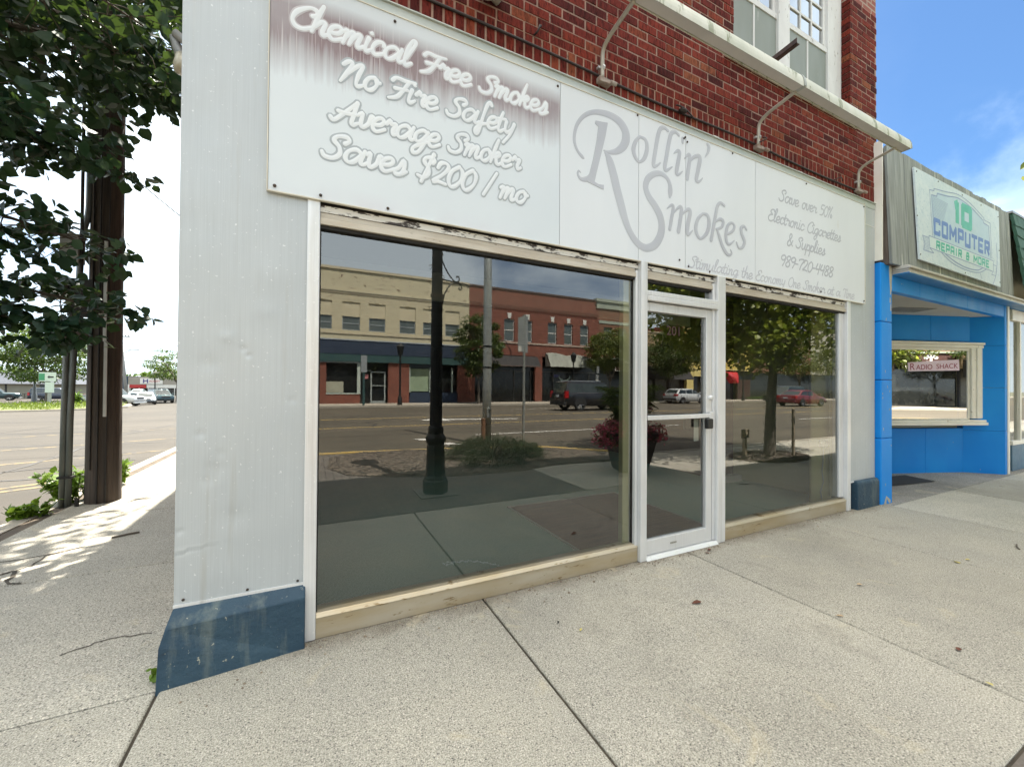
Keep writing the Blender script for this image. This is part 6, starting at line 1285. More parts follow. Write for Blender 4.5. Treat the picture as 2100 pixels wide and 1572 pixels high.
mb = MB(); mb.lathe(4.03,-7.04,[(.115,-.1),(.112,1.5),(.105,4),(.09,9)], 20); part('shaft', mb, M_GALV, q, smooth=True)
mb = MB(); mb.tube([(4.03,-7.04,1.88),(4.03,-7.04,1.92)], .118, 16); mb.tube([(4.03,-7.04,2.42),(4.03,-7.04,2.46)], .117, 16); mb.box(4.13,4.22,-7.06,-7.02,1.89,1.91); mb.box(4.13,4.22,-7.06,-7.02,2.43,2.45); part('band', mb, M_LAMPB, q)
mb = MB(); mb.tube([(4.20,-7.02,2.42),(4.35,-7.0,2.62),(4.52,-6.98,2.60),(4.66,-6.96,2.35),(4.68,-6.96,2.2)], .012, 6); part('banner_arm', mb, M_LAMPB, q)
mb = MB(); mb.lathe(4.03,-6.925,[(.04,.62),(.05,.63),(.05,.85),(.04,.86)], 10); part('hand_hole_cover', mb, M_GALV, q)
q = thing('bollard', 'short rusty pipe stub beside the galvanised pole', 'bollard', (3.86,-6.85,0)); mb = MB(); mb.tube([(3.86,-6.85,-.05),(3.86,-6.85,.58)], .055, 10); part('pipe', mb, M('rusty_pipe', (.22,.11,.055), (.15,.08,.045), 8, .8), q, smooth=True, auto=40); mb = MB(); mb.lathe(3.86,-6.85,[(.06,.581),(.06,.61),(.01,.62)], 10); part('cap', mb, bpy.data.materials['rusty_pipe'], q)
q = thing('sign_post', 'grey traffic signs seen from behind on a channel post in the mulch bed', 'sign post', (4.5,-5.91,0))
mb = MB(); mb.box(4.478,4.485,-5.935,-5.885,0,3.12); mb.box(4.515,4.522,-5.935,-5.885,0,3.12); mb.box(4.485,4.515,-5.89,-5.885,0,3.12); part('channel_post', mb, M_GALV, q)
M_SBACK = M('aluminium_sign_back', (.40,.42,.41), (.35,.37,.36), 4, .45, .4)
mb = MB(); mb.hexa([(4.28,-5.80,2.22),(4.49,-5.88,2.24),(4.49,-5.885,2.24),(4.28,-5.805,2.22)], [(4.28,-5.80,3.02),(4.49,-5.88,3.08),(4.49,-5.885,3.08),(4.28,-5.805,3.02)]); mb.hexa([(4.51,-5.94,2.23),(4.66,-6.02,2.23),(4.66,-6.025,2.23),(4.51,-5.945,2.23)], [(4.51,-5.94,3.06),(4.66,-6.02,3.13),(4.66,-6.025,3.13),(4.51,-5.945,3.06)]); part('sign_plate', mb, M_SBACK, q)
mb = MB(); mb.hexa([(4.29,-5.798,2.23),(4.39,-5.835,2.24),(4.39,-5.837,2.24),(4.29,-5.80,2.23)], [(4.29,-5.798,2.36),(4.39,-5.835,2.37),(4.39,-5.837,2.37),(4.29,-5.80,2.36)]); part('sticker', mb, M_WTRIM, q)
# dark spreading shrub
r_ = random.Random(5); q = thing('shrub', 'low dark green spreading shrub in the mulch bed beside the lamp post', 'shrub', (3.1,-4.5,0)); mb = MB(); sb = MB(); M_JUN = leafmat('juniper_green', (.012,.028,.010), (.035,.06,.015), .1, .6)
for k in range(95):
    a = r_.uniform(0,6.283); f = math.sqrt(r_.random()); x, y = 3.15+1.0*f*math.cos(a), -4.55+.95*f*math.sin(a); h = .40*(1-f*f)+.07; sb.tube([(3.1,-4.5,0),((x+3.1)/2,(y-4.5)/2,h*.7),(x,y,h)], [.02,.012,.005], 5); clump(mb, (x,y,h*.8), .17, 150, .038, r_, droop=-.3, flat=.8, asp=.32)
part('branches', sb, M_BARK, q); part('leaves', mb, M_JUN, q)
# planter
px_, py_ = 4.86, -2.74; q = thing('flower_planter', 'black tapered planter overflowing with pink flowers and tall green grass', 'planter', (px_,py_,0)); ca, sa = math.cos(.35), math.sin(.35)
def ring(h, z): return [(px_+ca*a*h-sa*b*h, py_+sa*a*h+ca*b*h, z) for a, b in ((-1,-1),(1,-1),(1,1),(-1,1))]
mb = MB(); mb.hexa(ring(.22,0), ring(.35,.62)); mb.hexa(ring(.365,.62), ring(.37,.67)); part('pot', mb, M('black_resin', (.03,.032,.03), (.045,.047,.043), 5, .5), q, bevel=.02)
r_ = random.Random(9); mb = MB()
for k in range(150):
    a = r_.uniform(0,6.283); l = r_.uniform(.28,.82); b = Vector((px_+r_.uniform(-.15,.15),py_+r_.uniform(-.15,.15),.62)); e = b+Vector((math.cos(a)*l*.5, math.sin(a)*l*.5, l)); mb.tube([b, (b+e)/2+Vector((0,0,.06)), e], [.004,.003,.002], 4, cap=False)
    for j in range(11): d = (Vector((math.cos(j*.57+a), math.sin(j*.57+a), r_.uniform(-.7,.35)))).normalized(); nm = Vector((0,0,1)); nm = (nm-d*nm.dot(d)).normalized(); leaf(mb, e, d, nm, r_.uniform(.10,.19), .012, r_)
part('grass', mb, leafmat('papyrus_green', (.04,.085,.014), (.13,.18,.03), .3), q)
mb = MB(); gb = MB()
for k in range(90):
    a = r_.uniform(0,6.283); f = r_.uniform(.24,.60); c = (px_+f*math.cos(a), py_+f*math.sin(a), .70+r_.uniform(-.14,.14)-(f-.3)*.35); clump(gb, c, .07, 12, .05, r_); clump(mb, c, .085, 26, .045, r_, droop=0, flat=.9, asp=.95)
for k in range(8): c = (px_+r_.uniform(.0,.25), py_+r_.uniform(-.1,.2), r_.uniform(1.05,1.2)); clump(mb, c, .08, 24, .045, r_, droop=0, flat=.9, asp=.95)
part('flowers', mb, leafmat('petunia_pink', (.55,.02,.12), (.75,.14,.28), .3), q); part('leaves', gb, M_LEAFF, q)
# the big tree right of the camera, seen in the right-hand window
TRR = tree('maple_tree', 'bushy green street tree with a wrapped grey trunk in front of the right hand window', (8.53,-2.60,-.02), 1.75, 3.65, 2.5, 2.1, 120, 27000, .10, leafmat('maple_leaf', (.10,.15,.016), (.34,.37,.04), .40), 17, .10, None, crad=.24, clr=lambda c: c.y < -1.45 and c.x < 11.2, asp=.9)
mb = MB()
mb.tube([(8.53+.118*math.cos(a*.42), -2.60+.118*math.sin(a*.42), .25+a*.011) for a in range(125)], .005, 4); part('string_lights', mb, M_BLACK, TRR)
mb = MB(); 
q = thing('stake', 'thin wooden stake in the ground right of the wrapped tree trunk', 'stake', (8.75,-2.26,0)); mb.box(8.73,8.77,-2.28,-2.24,-.02,1.0); part('stick', mb, M('grey_stake', (.34,.28,.19), (.26,.21,.15), 5, .9, stretch=(1,1,.2)), q)
q = thing('stake', 'short post with a flat board left of the wrapped tree trunk', 'stake', (7.95,-2.75,0)); mb = MB(); mb.box(7.92,7.98,-2.78,-2.72,-.02,.42); part('stick', mb, bpy.data.materials['grey_stake'], q); mb = MB(); mb.box(7.78,8.02,-2.715,-2.70,.40,.58); part('board', mb, bpy.data.materials['grey_stake'], q)
# ------------------------------------------------------------------ cars
M_TYRE = M('tyre', (.02,.02,.02), (.03,.03,.03), 9, .9); M_RIM = M('alloy_rim', (.55,.56,.57), (.42,.43,.44), 20, .3, .8); M_CGLASS = M('car_glass', (.02,.03,.03), (.035,.045,.045), 3, .05, spec=.8)
M_TAIL = M('tail_red', (.40,.01,.012), (.3,.008,.01), 9, .25); M_HEADL = M('headlight', (.70,.72,.72), (.6,.62,.62), 9, .15); M_CTRIM = M('black_trim', (.018,.018,.018), (.028,.028,.028), 9, .6); M_PLATE = M('plate', (.6,.6,.58), (.45,.45,.45), 30, .5)
def paint(name, c, metal=.2):
    m, t, b, out = newmat(name); b.inputs['Base Color'].default_value = (*c,1); b.inputs['Metallic'].default_value = metal; b.inputs['Roughness'].default_value = .32; b.inputs['Coat Weight'].default_value = .8; b.inputs['Coat Roughness'].default_value = .06
    N = NT(t); N.l(N.ramp(N.noise(N.coord(), 2.5, 5), [(.3,.28),(.7,.5)]), b.inputs['Roughness']); return m
CAR = {  # length, half width, body stations (x, z bottom, z top), belt, roof: cabin base x0,x1, roof x0,x1, roof z
 'sedan': (4.85,.90,[(-2.42,.45,.80),(-2.30,.30,.98),(-1.5,.24,1.02),(0,.22,.97),(1.1,.22,.93),(1.9,.24,.84),(2.30,.30,.70),(2.42,.42,.56)],.95,(-1.95,1.20),(-1.05,.35),1.44),
 'hatch': (4.35,.90,[(-2.17,.45,.85),(-2.10,.30,1.0),(-1.4,.24,1.03),(0,.22,1.0),(1.0,.22,.96),(1.7,.24,.86),(2.08,.30,.70),(2.17,.42,.58)],.97,(-2.08,1.25),(-1.55,.30),1.48),
 'suv': (5.0,.97,[(-2.50,.55,1.0),(-2.44,.38,1.12),(-1.5,.30,1.16),(0,.28,1.14),(1.1,.28,1.12),(2.0,.30,1.05),(2.42,.36,.92),(2.50,.5,.7)],1.10,(-2.46,1.30),(-2.22,.55),1.80),
 'pickup': (5.7,1.0,[(-2.85,.6,1.0),(-2.80,.45,1.10),(-1.5,.36,1.12),(0,.34,1.12),(1.3,.34,1.12),(2.3,.36,1.08),(2.78,.42,.98),(2.85,.55,.7)],1.10,(-.55,1.45),(-.35,.75),1.86)}
def make_car(kind, label, pm, loc, rz, group=None):
    Ln, hw, st, belt, cb, rf, rz_ = CAR[kind]
    root = thing('parked_car' if kind != 'pickup' else 'pickup_truck', label, 'car' if kind != 'pickup' else 'pickup truck', (0,0,0), group)
    mb = MB(); vs = []; m = 9
    for x, zb, zt in st:
        e = 1-.10*abs(x/(Ln/2))**6; h = hw*e
        half = [(h*.86,zb),(h*.97,zb+.10),(h,(zb+zt)*.52),(h*.985,zt-.10),(h*.90,zt-.015),(h*.5,zt+.015)]
        ring = half + [(0,zt+.02)] + [(-a,b) for a, b in half[::-1]]
        vs += [(x,a,b) for a, b in ring]
    m = 13; n = len(st); mb._add(vs, [(i*m+k,i*m+(k+1)%m,(i+1)*m+(k+1)%m,(i+1)*m+k) for i in range(n-1) for k in range(m)] + [tuple(range(m-1,-1,-1)), tuple((n-1)*m+k for k in range(m))])
    body = part('body', mb, pm, root, smooth=True, auto=45)
    bw, rw = hw*.93, hw*.74; (b0,b1), (r0,r1) = cb, rf
    mb = MB(); S = []
    for u in (0,.25,.6,.88,1.0):
        k = u; xa, xb = b0+(r0-b0)*k, b1+(r1-b1)*k; ww = bw+(rw-bw)*k; zz_ = belt-.06+(rz_-.04-belt+.06)*u
        S.append([(xa,-ww*.96,zz_),(xa+.05,-ww,zz_),(xb-.08,-ww,zz_),(xb,-ww*.9,zz_),(xb,ww*.9,zz_),(xb-.08,ww,zz_),(xa+.05,ww,zz_),(xa,ww*.96,zz_)])
    S.append([(r0+.12,-rw*.8,rz_),(r0+.14,-rw*.82,rz_),(r1-.12,-rw*.82,rz_),(r1-.1,-rw*.8,rz_),(r1-.1,rw*.8,rz_),(r1-.12,rw*.82,rz_),(r0+.14,rw*.82,rz_),(r0+.12,rw*.8,rz_)])
    mb._add([p for r in S for p in r], [(i*8+k,i*8+(k+1)%8,(i+1)*8+(k+1)%8,(i+1)*8+k) for i in range(5) for k in range(8)] + [tuple(5*8+k for k in range(8))])
    part('cabin', mb, pm, root, smooth=True, auto=40)
    def at(side, x, u): ww = bw+(rw-bw)*u; return (x, side*(ww+.006), belt-.06+(rz_-.04-belt+.06)*u)
    def ex(u): return b0+(r0-b0)*u, b1+(r1-b1)*u
    u0, u1 = .12, .86
    cuts = {'sedan': (-.5,.35), 'hatch': (-.75,.15), 'suv': (-1.25,-.15,), 'pickup': (.25,)}[kind]
    for s in (-1,1):
        (la,ha), (lb_,hb) = ex(u0), ex(u1); xs_lo = [la+.16]+list(cuts)+[ha-.16]; xs_hi = [lb_+.12]+list(cuts)+[hb-.10]
        mb = MB()
        for i in range(len(xs_lo)-1):
            g0 = .03 if i else 0; g1 = .03 if i < len(xs_lo)-2 else 0
            if xs_hi[i+1]-xs_hi[i] > .15: mb.quad(at(s,xs_lo[i]+g0,u0),at(s,xs_lo[i+1]-g1,u0),at(s,xs_hi[i+1]-g1,u1),at(s,xs_hi[i]+g0,u1))
        part('side_window', mb, M_CGLASS, root)
    for nm, e in (('windshield',1),('rear_window',0)):
        xa, xb = ex(u0)[e], ex(u1)[e]; o = .012 if e else -.012; wa, wb = (bw+(rw-bw)*u0)*.86, (bw+(rw-bw)*u1)*.86; za, zb = at(1,0,u0)[2], at(1,0,u1)[2]
        mb = MB(); mb.quad((xa+o,-wa,za),(xa+o,wa,za),(xb+o,wb,zb),(xb+o,-wb,zb)); part(nm, mb, M_CGLASS, root)
    wr = {'sedan':.335,'hatch':.325,'suv':.39,'pickup':.41}[kind]; wx = {'sedan':(1.45,-1.42),'hatch':(1.3,-1.3),'suv':(1.5,-1.45),'pickup':(1.85,-1.75)}[kind]
    for s in (-1,1):
        for x in wx:
            y0, y1 = s*(hw-.20), s*(hw+.012); n = 20; prof = [(wr*.62,y0),(wr*.96,y0),(wr,y0+s*.04),(wr,y1-s*.05),(wr*.95,y1),(wr*.66,y1),(wr*.62,y1-s*.02)]
            mb = MB(); vs = []
            for r_c, yy in prof:
                for k in range(n): a = 2*math.pi*k/n; vs.append((x+r_c*math.cos(a), yy, wr+r_c*math.sin(a)))
            mb._add(vs, [(i*n+k,i*n+(k+1)%n,(i+1)*n+(k+1)%n,(i+1)*n+k) for i in range(6) for k in range(n)]); wh = part('wheel', mb, M_TYRE, root, smooth=True, auto=50)
            mb = MB()
            for k in range(5):
                a = 2*math.pi*k/5; ca_, sa_ = math.cos(a), math.sin(a); w2 = wr*.11; mb.hexa([(x+ca_*wr*.08-sa_*w2,y1-s*.03,wr+sa_*wr*.08+ca_*w2),(x+ca_*wr*.63-sa_*w2*.8,y1-s*.03,wr+sa_*wr*.63+ca_*w2*.8),(x+ca_*wr*.63+sa_*w2*.8,y1-s*.03,wr+sa_*wr*.63-ca_*w2*.8),(x+ca_*wr*.08+sa_*w2,y1-s*.03,wr+sa_*wr*.08-ca_*w2)], [(x+ca_*wr*.08-sa_*w2,y1-s*.01,wr+sa_*wr*.08+ca_*w2),(x+ca_*wr*.63-sa_*w2*.8,y1-s*.01,wr+sa_*wr*.63+ca_*w2*.8),(x+ca_*wr*.63+sa_*w2*.8,y1-s*.01,wr+sa_*wr*.63-ca_*w2*.8),(x+ca_*wr*.08+sa_*w2,y1-s*.01,wr+sa_*wr*.08-ca_*w2)])
            mb.tube([(x,y1-s*.05,wr),(x,y1-s*.008,wr)], wr*.16, 10); part('rim', mb, M_RIM, wh)
    mb = MB()
    for s in (-1,1):
        for x in wx: mb.prism([(x+wr*1.14*math.cos(a*math.pi/12), wr+wr*1.14*math.sin(a*math.pi/12)) for a in range(13)], s*(hw-.03), s*(hw+.004))
    part('wheel_arch', mb, M_CTRIM, root)
    fx, rx = Ln/2, -Ln/2; zt = belt
    for s in (-1,1):
        part('headlight', MB().hexa([(fx-.32,s*hw*.92,zt-.32),(fx-.06,s*hw*.72,zt-.34),(fx-.05,s*hw*.5,zt-.34),(fx-.4,s*hw*.6,zt-.3)], [(fx-.34,s*hw*.93,zt-.17),(fx-.10,s*hw*.74,zt-.20),(fx-.09,s*hw*.5,zt-.20),(fx-.42,s*hw*.6,zt-.15)]), M_HEADL, root)
        big = kind in ('suv','pickup'); z0, z1 = (zt-.30,zt+.12) if big else (zt-.20,zt+.0)
        part('tail_light', MB().hexa([(rx+.22,s*hw*.985,z0),(rx-.012,s*hw*.93,z0),(rx-.012,s*hw*(.78 if big else .55),z0),(rx+.2,s*hw*.6,z0)], [(rx+.22,s*hw*.985,z1),(rx+.02,s*hw*.92,z1),(rx+.02,s*hw*(.78 if big else .6),z1),(rx+.2,s*hw*.6,z1)]), M_TAIL, root)
        part('mirror', MB().box(cb[1]-.42,cb[1]-.24,min(s*(hw+.0),s*(hw+.20)),max(s*(hw+.0),s*(hw+.20)),zt+.02,zt+.17), pm, root, bevel=.03)
    part('front_bumper', MB().box(fx-.14,fx+.03,-hw*.9,hw*.9,.30,.46), M_CTRIM if kind != 'pickup' else M_RIM, root, bevel=.03)
    part('rear_bumper', MB().box(rx-.05,rx+.14,-hw*.9,hw*.9,.36,.54), M_CTRIM if kind in ('hatch','suv') else pm if kind == 'sedan' else M_RIM, root, bevel=.03)
    part('grille', MB().box(fx-.06,fx+.015,-hw*.45,hw*.45,zt-.36,zt-.18), M_CTRIM, root, bevel=.01)
    part('number_plate', MB().box(rx-.025,rx+.05,-.18,.18,zt-.26,zt-.12), M_PLATE, root)
    mb = MB()
    for s in (-1,1):
        for x in [cuts[0]] + [cb[1]-.55, cb[0]+.55 if kind != 'pickup' else -.5]: mb.box(x,x+.012,min(s*(hw*.99),s*(hw+.004)),max(s*(hw*.99),s*(hw+.004)),.34,zt-.08)
    part('door_seam', mb, M_CTRIM, root)
    if kind == 'pickup':
        mb = MB(); mb.box(-2.74,-.62,-hw*.82,hw*.82,1.125,1.145); part('bed_floor', mb, M_CTRIM, root); mb = MB(); mb.box(-2.80,-.58,-hw*.95,-hw*.83,1.11,1.20); mb.box(-2.80,-.58,hw*.83,hw*.95,1.11,1.20); mb.box(-2.83,-2.74,-hw*.95,hw*.95,1.08,1.20); part('bed_rail', mb, pm, root, bevel=.02)
    if kind == 'suv': part('roof_rail', MB().box(-1.9,.3,-rw*.86,-rw*.80,rz_,rz_+.05).box(-1.9,.3,rw*.80,rw*.86,rz_,rz_+.05), M_RIM, root)
    root.location = loc; root.rotation_euler = (0,0,rz); return root
P_BLK = paint('black_paint', (.008,.009,.014)); P_WHT = paint('white_paint', (.50,.51,.51), 0); P_RED = paint('dark_red_paint', (.16,.012,.018)); P_TEAL = paint('dark_teal_paint', (.02,.055,.065)); P_SIL = paint('silver_paint', (.36,.385,.40), .6); P_NAVY = paint('navy_paint', (.012,.022,.045)); P_PALE = paint('pale_blue_paint', (.55,.66,.68), .3)
RZ = -.10
make_car('suv', 'big black wagon driving in the middle of the main street', P_BLK, (17.0,-19.7,RZ), 0).scale = (1.08,1.0,1.06)
make_car('hatch', 'white hatchback at the far curb in front of the tan shop', P_WHT, (33.6,-26.2,RZ), 0)
make_car('sedan', 'dark red sedan driving on the main street beyond the wrapped tree', P_RED, (39.4,-18.5,RZ), 0)
make_car('suv', 'dark green wagon parked at the far curb behind the red sedan', paint('dark_green_paint', (.012,.03,.025)), (46.5,-24.0,RZ), math.pi)
# the parking lot up the side street
def lot(y): return gz(y)
make_car('pickup', 'white pickup truck parked behind the utility pole', P_WHT, (-18.6,52.6,lot(52.6)), R(-15))
make_car('sedan', 'silver sedan parked between the white pickup and the dark wagon', P_SIL, (-17.75,59.8,lot(59.8)), R(-72))
make_car('suv', 'dark teal wagon with a big grille parked beside the silver sedan', P_TEAL, (-18.0,66.0,lot(66)), R(-62))
make_car('sedan', 'pale car parked far back in front of the red and white store', P_PALE, (-31.5,104,lot(104)), R(-90))
make_car('pickup', 'dark teal pickup truck at the left edge in front of the cream store', P_TEAL, (-40.2,80.0,lot(80)), R(18))
make_car('suv', 'dark wagon parked behind the island tree', P_NAVY, (-32.2,76.8,lot(76)), R(8))
# ------------------------------------------------------------------ island with its tree and posts
mb = MB(); n = 26; P = []
for i in range(n):
    a = 2*math.pi*i/n; P.append((-20.0+5.6*math.cos(a)*.9-3.0*math.sin(a)*.5, 45.5+8.5*math.sin(a)*.75+1.2*math.cos(a)))
mb.prism([(x,y) for x, y in P], -1.0, -.52, ax='z'); struct('island_curb', mb, M_CURB)
mb = MB(); mb.prism([(-20+(x+20)*.94,45.5+(y-45.5)*.94) for x, y in P], -.9, -.505, ax='z'); struct('island_soil', mb, M('island_grass', (.09,.125,.03), (.13,.14,.045), 1.5, .95))
r_ = random.Random(31); mb = MB()
for k in range(260):
    a = r_.uniform(0,6.283); f = math.sqrt(r_.random())*.95; c = (-20+(5.0*math.cos(a)-1.4*math.sin(a))*f, 45.5+(6.2*math.sin(a)+1.1*math.cos(a))*f, -.42); clump(mb, c, .35, 14, .26, r_, droop=-.6, flat=.6, asp=.22)
tag(part('island_weeds', mb, leafmat('island_weed', (.10,.15,.022), (.19,.22,.045), .35)), kind='stuff')
for x, y, h, s, lb_ in ((-18.9,47.2,1.5,41,'tall leafy weed in the island beside the sign post'), (-17.9,47.4,1.15,42,'shorter leafy weed in the island beside the tall one')):
    weed((x,y,-.5), lb_, 16, .30, h, .28, s)
tree('island_tree', 'light green honey locust tree growing in the parking island', (-22.4,51.2,-.5), 2.2, 4.5, 3.6, 3.2, 60, 9000, .28, M_LEAFF, 51, .17, crad=.32, flat=.45, asp=.5)
q = thing('sign_post', 'grey post with a square arrow sign and a narrow sign in the parking island', 'sign post', (-20.9,48.0,-.5)); mb = MB(); mb.box(-21.05,-20.82,47.9,48.0,-.6,1.2); part('post', mb, M('grey_post', (.36,.37,.34), (.3,.31,.28), 4, .7), q)
M_SGREENW = M('white_green_sign', (.58,.66,.58), (.5,.58,.5), 6, .6)
mb = MB(); mb.box(-21.6,-20.5,47.86,47.89,1.62,2.42); mb.box(-21.2,-20.62,47.86,47.89,.62,1.55); part('sign_plate', mb, M_SGREENW, q)
mb = MB(); mb.prism([(-21.05,2.0),(-20.93,2.14),(-20.93,2.06),(-20.65,2.06),(-20.65,1.94),(-20.93,1.94),(-20.93,1.86)], 47.845, 47.858); part('arrow', mb, M_CTRIM, q); mb = MB(); mb.box(-21.58,-21.22,47.845,47.858,1.7,2.3); part('green_field', mb, M('sign_green', (.05,.25,.12), (.06,.28,.14), 9, .6), q)
q = thing('street_lamp', 'dark lamp post with a thick base standing in the island grass', 'street lamp', (-24.6,54.2,-.6)); mb = MB(); mb.lathe(-24.6,54.2,[(.20,-.7),(.20,.3),(.14,.42),(.13,1.0),(.085,1.2),(.075,4.2),(.06,4.6)], 10); part('post', mb, M('grey_lamp_post', (.10,.11,.115), (.15,.16,.165), 4, .5, .3), q, smooth=True, auto=40); mb = MB(); mb.lathe(-24.6,54.2,[(.12,4.6),(.26,5.1),(.06,5.5)], 8); part('lantern', mb, M_LAMPB, q)
q = thing('street_lamp', 'thin dark lamp post in front of the red and white store sign', 'street lamp', (-21.8,78,-1)); mb = MB(); mb.lathe(-21.8,78,[(.1,-1),(.07,2.4)], 8); part('post', mb, M_LAMPB, q, smooth=True, auto=40); mb = MB(); mb.lathe(-21.8,78,[(.15,2.4),(.32,2.7),(.34,3.2),(.12,3.5)], 8); part('lantern', mb, M('dull_lantern', (.18,.18,.16), (.14,.14,.13), 5, .5), q)
tree('lot_tree', 'spreading half bare tree with a leaning trunk at the right of the parking lot', (-17.2,70.5,-1), 2.6, 5.2, 4.0, 2.6, 44, 4200, .28, M_LEAFF, 61, .26, crad=.26, flat=.45, asp=.5)
# ------------------------------------------------------------------ buildings round the lot
q = thing('shingle_store', 'low cream store with a grey shingled mansard roof behind the parked truck', 'building', (-44,90,-1))
mb = MB(); mb.box(-66,-35.5,90,104,-1,1.45); part('wall', mb, M('cream_siding', (.30,.275,.21), (.26,.24,.18), .8, .85), q)
mb = MB(); mb.hexa([(-66.5,89.2,1.35),(-34.8,89.2,1.35),(-34.8,104,1.35),(-66.5,104,1.35)], [(-66.5,91,3.2),(-35.8,91,3.2),(-35.8,103,3.2),(-66.5,103,3.2)]); part('mansard_roof', mb, M('grey_shingles', (.14,.15,.175), (.09,.10,.12), 3, .85, stretch=(1.2,1,4), spots=(.22,.23,.25), sscale=4, sthr=.60), q)
mb = MB(); mb.box(-39.5,-38.2,89.93,90.01,-1,1.25); part('door', mb, M('dark_glass_door', (.02,.035,.04), (.06,.08,.08), 2, .2), q); mb = MB(); mb.box(-43.0,-39.8,88.6,88.66,-.25,-.18); mb.box(-43.0,-39.8,88.6,88.66,-.6,-.55)
for k in range(5): mb.box(-43+k*.78,-42.95+k*.78,88.6,88.66,-1,-.2)
part('handrail', mb, M_CTRIM, q); mb = MB(); mb.box(-43.4,-43.2,89.95,90.02,-1,1.3); part('downpipe', mb, M_CTRIM, q)
q = thing('blue_store', 'dark blue metal sided store behind the parking lot', 'building', (-37,112,-1)); mb = MB(); mb.box(-43.2,-35.3,111,125,-1,3.1); part('wall', mb, M('dark_blue_cladding', (.022,.05,.085), (.03,.065,.10), 1, .5, stretch=(6,1,.2)), q); mb = MB(); mb.box(-44.6,-43.25,110.9,125,-1,2.9); part('grey_end', mb, M('grey_cladding', (.38,.42,.44), (.33,.37,.39), 1, .6), q); mb = MB(); mb.box(-43.3,-35.2,110.9,125.1,3.1,3.2); part('roof_edge', mb, M_CTRIM, q)
q = thing('red_white_store', 'long beige store with a white sign and red window bands behind the lot', 'building', (-29,112,-1)); mb = MB(); mb.box(-35.2,-20,111,126,-1,3.0); part('wall', mb, M('beige_fascia', (.30,.275,.23), (.26,.24,.20), .8, .85), q)
M_SRED = M('sign_red', (.42,.03,.03), (.36,.028,.028), 2, .6)
mb = MB(); mb.box(-35.0,-32.2,110.9,110.99,.65,1.35); mb.box(-26.0,-22,110.9,110.99,.65,1.35); part('red_band', mb, M_SRED, q); mb = MB(); mb.box(-32.1,-26.1,110.9,110.99,.65,1.35); mb.box(-35.2,-34.95,110.85,110.99,-1,1.4); part('white_band', mb, M_WTRIM, q); mb = MB(); mb.box(-34.9,-22,110.93,110.99,-1,.6); part('shop_window', mb, M_DGLASS, q); mb = MB()
for k in range(9): mb.box(-34.9+k*1.5,-34.78+k*1.5,110.86,110.93,-1,.64)
part('shop_frame', mb, M_WTRIM, q)
SGN = part('sign_panel', MB().box(-33.2,-29.4,110.8,110.95,1.5,2.75), M_WTRIM, q)
mb = MB(); mb.box(-32.7,-32.5,110.78,110.799,1.7,2.6); mb.box(-32.05,-31.85,110.78,110.799,1.7,2.6); mb.prism([(-32.5,2.2),(-32.05,2.35),(-32.05,2.15),(-32.5,2.0)], 110.78, 110.799); part('sign_emblem', mb, M('indigo_ink', (.06,.05,.16), (.08,.06,.2), 5, .6), SGN)
text('ADNEY', .62, 'lettering', M_SRED, SGN, -31.7, 1.92, 110.79, sx=.92, ext=.01)
q = thing('small_grey_house', 'small grey house with white windows half hidden by the island tree', 'house', (-49,118,-1)); mb = MB(); mb.box(-54,-46,116,124,-1,1.6); part('wall', mb, M('grey_house_siding', (.42,.45,.46), (.37,.4,.41), 1, .8), q); mb = MB(); mb.prism([(-54.4,1.6),(-45.6,1.6),(-50,3.6)], 115.6, 124.4); part('roof', mb, M('grey_roof', (.25,.26,.28), (.2,.21,.22), 2, .9), q); mb = MB(); mb.box(-52.2,-50.8,115.9,116.02,.1,1.2); mb.box(-48.6,-47.4,115.9,116.02,.1,1.2); part('window', mb, M_WTRIM, q)
# far utility pole with wires
q = thing('utility_pole', 'thin grey utility pole with crossarm far up the side street', 'utility pole', (-28.4,87,-1)); mb = MB(); mb.tube([(-27.9,87,-1),(-28.8,87,10.0)], [.26,.16], 8); part('shaft', mb, M('grey_pole', (.30,.30,.29), (.24,.24,.23), 3, .9), q, smooth=True); mb = MB(); mb.box(-29.6,-27.6,86.9,87.0,9.3,9.5); mb.tube([(-28.5,87,6.6),(-27.4,87,7.2),(-26.4,87,7.25)], .06, 6); part('crossarm', mb, M('grey_pole_arm', (.28,.27,.26), (.22,.22,.21), 3, .9), q); mb = MB()
for x in (-29.4,-28.2,-27.8): mb.box(x,x+.12,86.9,87.0,9.5,9.7)
mb.box(-28.95,-28.5,86.6,86.9,7.9,8.9); part('insulator', mb, M_CTRIM, q)
mb = MB(); mb.box(-29.9,-28.9,86.5,86.6,.4,1.9); tag(part('board_sign', mb, M('pale_sign_board', (.5,.5,.46), (.44,.44,.4), 3, .7), origin=(-29.4,86.5,1)), 'small pale board at the foot of the far utility pole', 'sign')
for i, (z, zb, lb_) in enumerate(((9.6,10.8,'topmost far wire left of the shop corner'), (9.3,9.0,'second far wire from the top by the shop corner'), (8.2,8.0,'third far wire from the top by the shop corner'), (6.8,6.6,'fourth far wire above the parking lot tree'), (6.1,5.9,'lowest far wire above the parking lot tree'), (12.2,12.4,'highest thin wire across the pale sky at the left'))):
    wire(lb_, (-60,92,z), (40,84,zb), .9, .045 if i != 5 else .03, 20)
# woods on the skyline
r_ = random.Random(77); mb = MB()
for k in range(420):
    x = -150+k*.52+r_.uniform(-2,2); y = 190+r_.uniform(0,26); h = r_.uniform(4.5,7.2)+1.5*math.sin(x*.11); 
    for j in range(4): clump(mb, (x,y,-1+h*r_.uniform(.35,1.0)), 2.6, 13, 1.5, r_, flat=.8, asp=.8)
tag(part('woods', mb, M_LEAFF), kind='stuff')
mb = MB(); mb.box(-260,120,222,224,-2,3.2); struct('hills', mb, M('far_green', (.07,.11,.04), (.05,.09,.035), .2, .95))
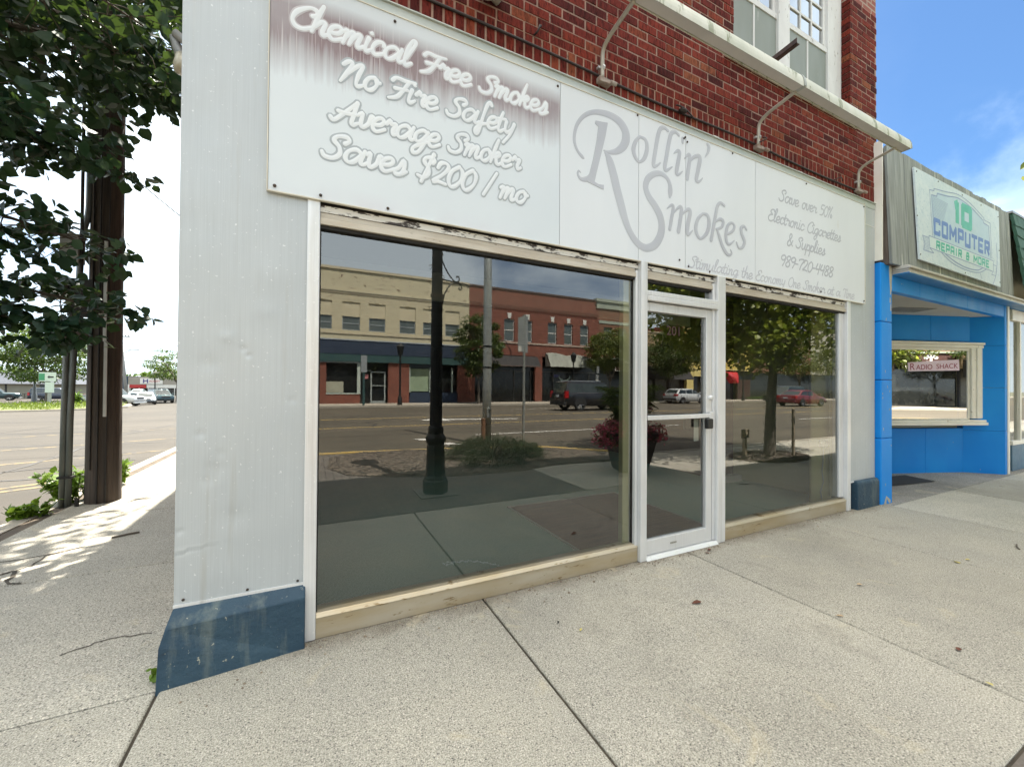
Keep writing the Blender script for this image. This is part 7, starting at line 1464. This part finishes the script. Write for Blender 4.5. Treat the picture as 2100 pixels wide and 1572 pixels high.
# fallen leaves and litter on the pavement
M_DLEAF = M('dead_leaf', (.16,.055,.03), (.10,.04,.025), 30, .8); M_YLEAF = M('yellow_leaf', (.58,.50,.16), (.5,.42,.14), 30, .8)
def fallen(x, y, s, a, m, label):
    mb = MB(); r = random.Random(int(x*977+y*331)); d = Vector((math.cos(a),math.sin(a),.05)); leaf(mb, Vector((x,y,.008)), d, Vector((0,0,1)), s, s*.5, r)
    return tag(part('fallen_leaf', mb, m, origin=(x,y,.004)), label, 'leaf', 'fallen leaves on the pavement')
for a in ((2.30,-.66,.075,2.9,M_DLEAF,'curled dark brown leaf lying alone on the pavement before the door'), (3.08,-.11,.06,.4,M_DLEAF,'brown leaf lying against the door threshold at its right end'), (3.02,-.16,.05,1.4,M_DLEAF,'small brown leaf on the pavement joint by the threshold'), (1.39,-.58,.03,.6,M_YLEAF,'tiny pale yellow leaf on the pavement below the big window'), (2.95,-1.16,.045,2.2,M('tan_leaf', (.5,.36,.22), (.42,.3,.18), 30, .8),'tan leaf lying in the pavement joint'), (3.12,-1.60,.05,.2,M_DLEAF,'reddish leaf on the pavement at the right'), (2.90,-1.78,.035,1.2,M_YLEAF,'small yellow leaf near the lower right edge of the pavement'), (4.70,-1.16,.06,.9,M_YLEAF,'yellow leaf on the far right pavement joint'), (4.88,-1.17,.045,2.6,M_YLEAF,'yellow leaf beside another near the far right pavement joint'), (3.55,-1.0,.05,2.8,bpy.data.materials['tan_leaf'],'narrow tan leaf on the right pavement'), (1.32,-.46,.028,1.0,M_BLACK,'black crumb of litter on the pavement below the big window')): fallen(*a)
mb = MB(); mb.tube([(5.6,-1.27,.008),(5.66,-1.24,.012),(5.75,-1.22,.008)], .006, 5); tag(part('twig', mb, M_BARK, origin=(5.6,-1.27,0)), 'small dark twig on the pavement toward the blue shop', 'twig')
mb = MB(); mb.tube([(-1.62,2.42,.008),(-1.52,2.47,.01),(-1.45,2.5,.008)], .009, 5); tag(part('twig', mb, M_BARK, origin=(-1.5,2.45,0)), 'dark stick lying on the side pavement near the pole', 'twig')

r_ = random.Random(88); mb = MB()
for k in range(420):
    if k < 300: x = r_.uniform(-.02,5.6); y = (-.012 if x < 2.4 or x > 3.3 else -.06) - abs(r_.gauss(0,.022))
    else: x = r_.uniform(-.6,6.4); y = -.14-abs(r_.gauss(0,.12)) if x < 0 else -.04-abs(r_.gauss(0,.10))
    s_ = r_.uniform(.003,.009)*(1.6 if r_.random() < .08 else 1); a = r_.uniform(0,3); c, s2 = math.cos(a)*s_, math.sin(a)*s_
    mb._add([(x+c,y+s2,.001),(x-s2,y+c,.001),(x-c,y-s2,.001),(x+s2*.7,y-c*.7,.001),(x,y,s_*.9)], [(0,1,4),(1,2,4),(2,3,4),(3,0,4)])
tag(part('grit', mb, M('wall_grit', (.34,.28,.2), (.12,.09,.07), 60, .9)), kind='stuff')
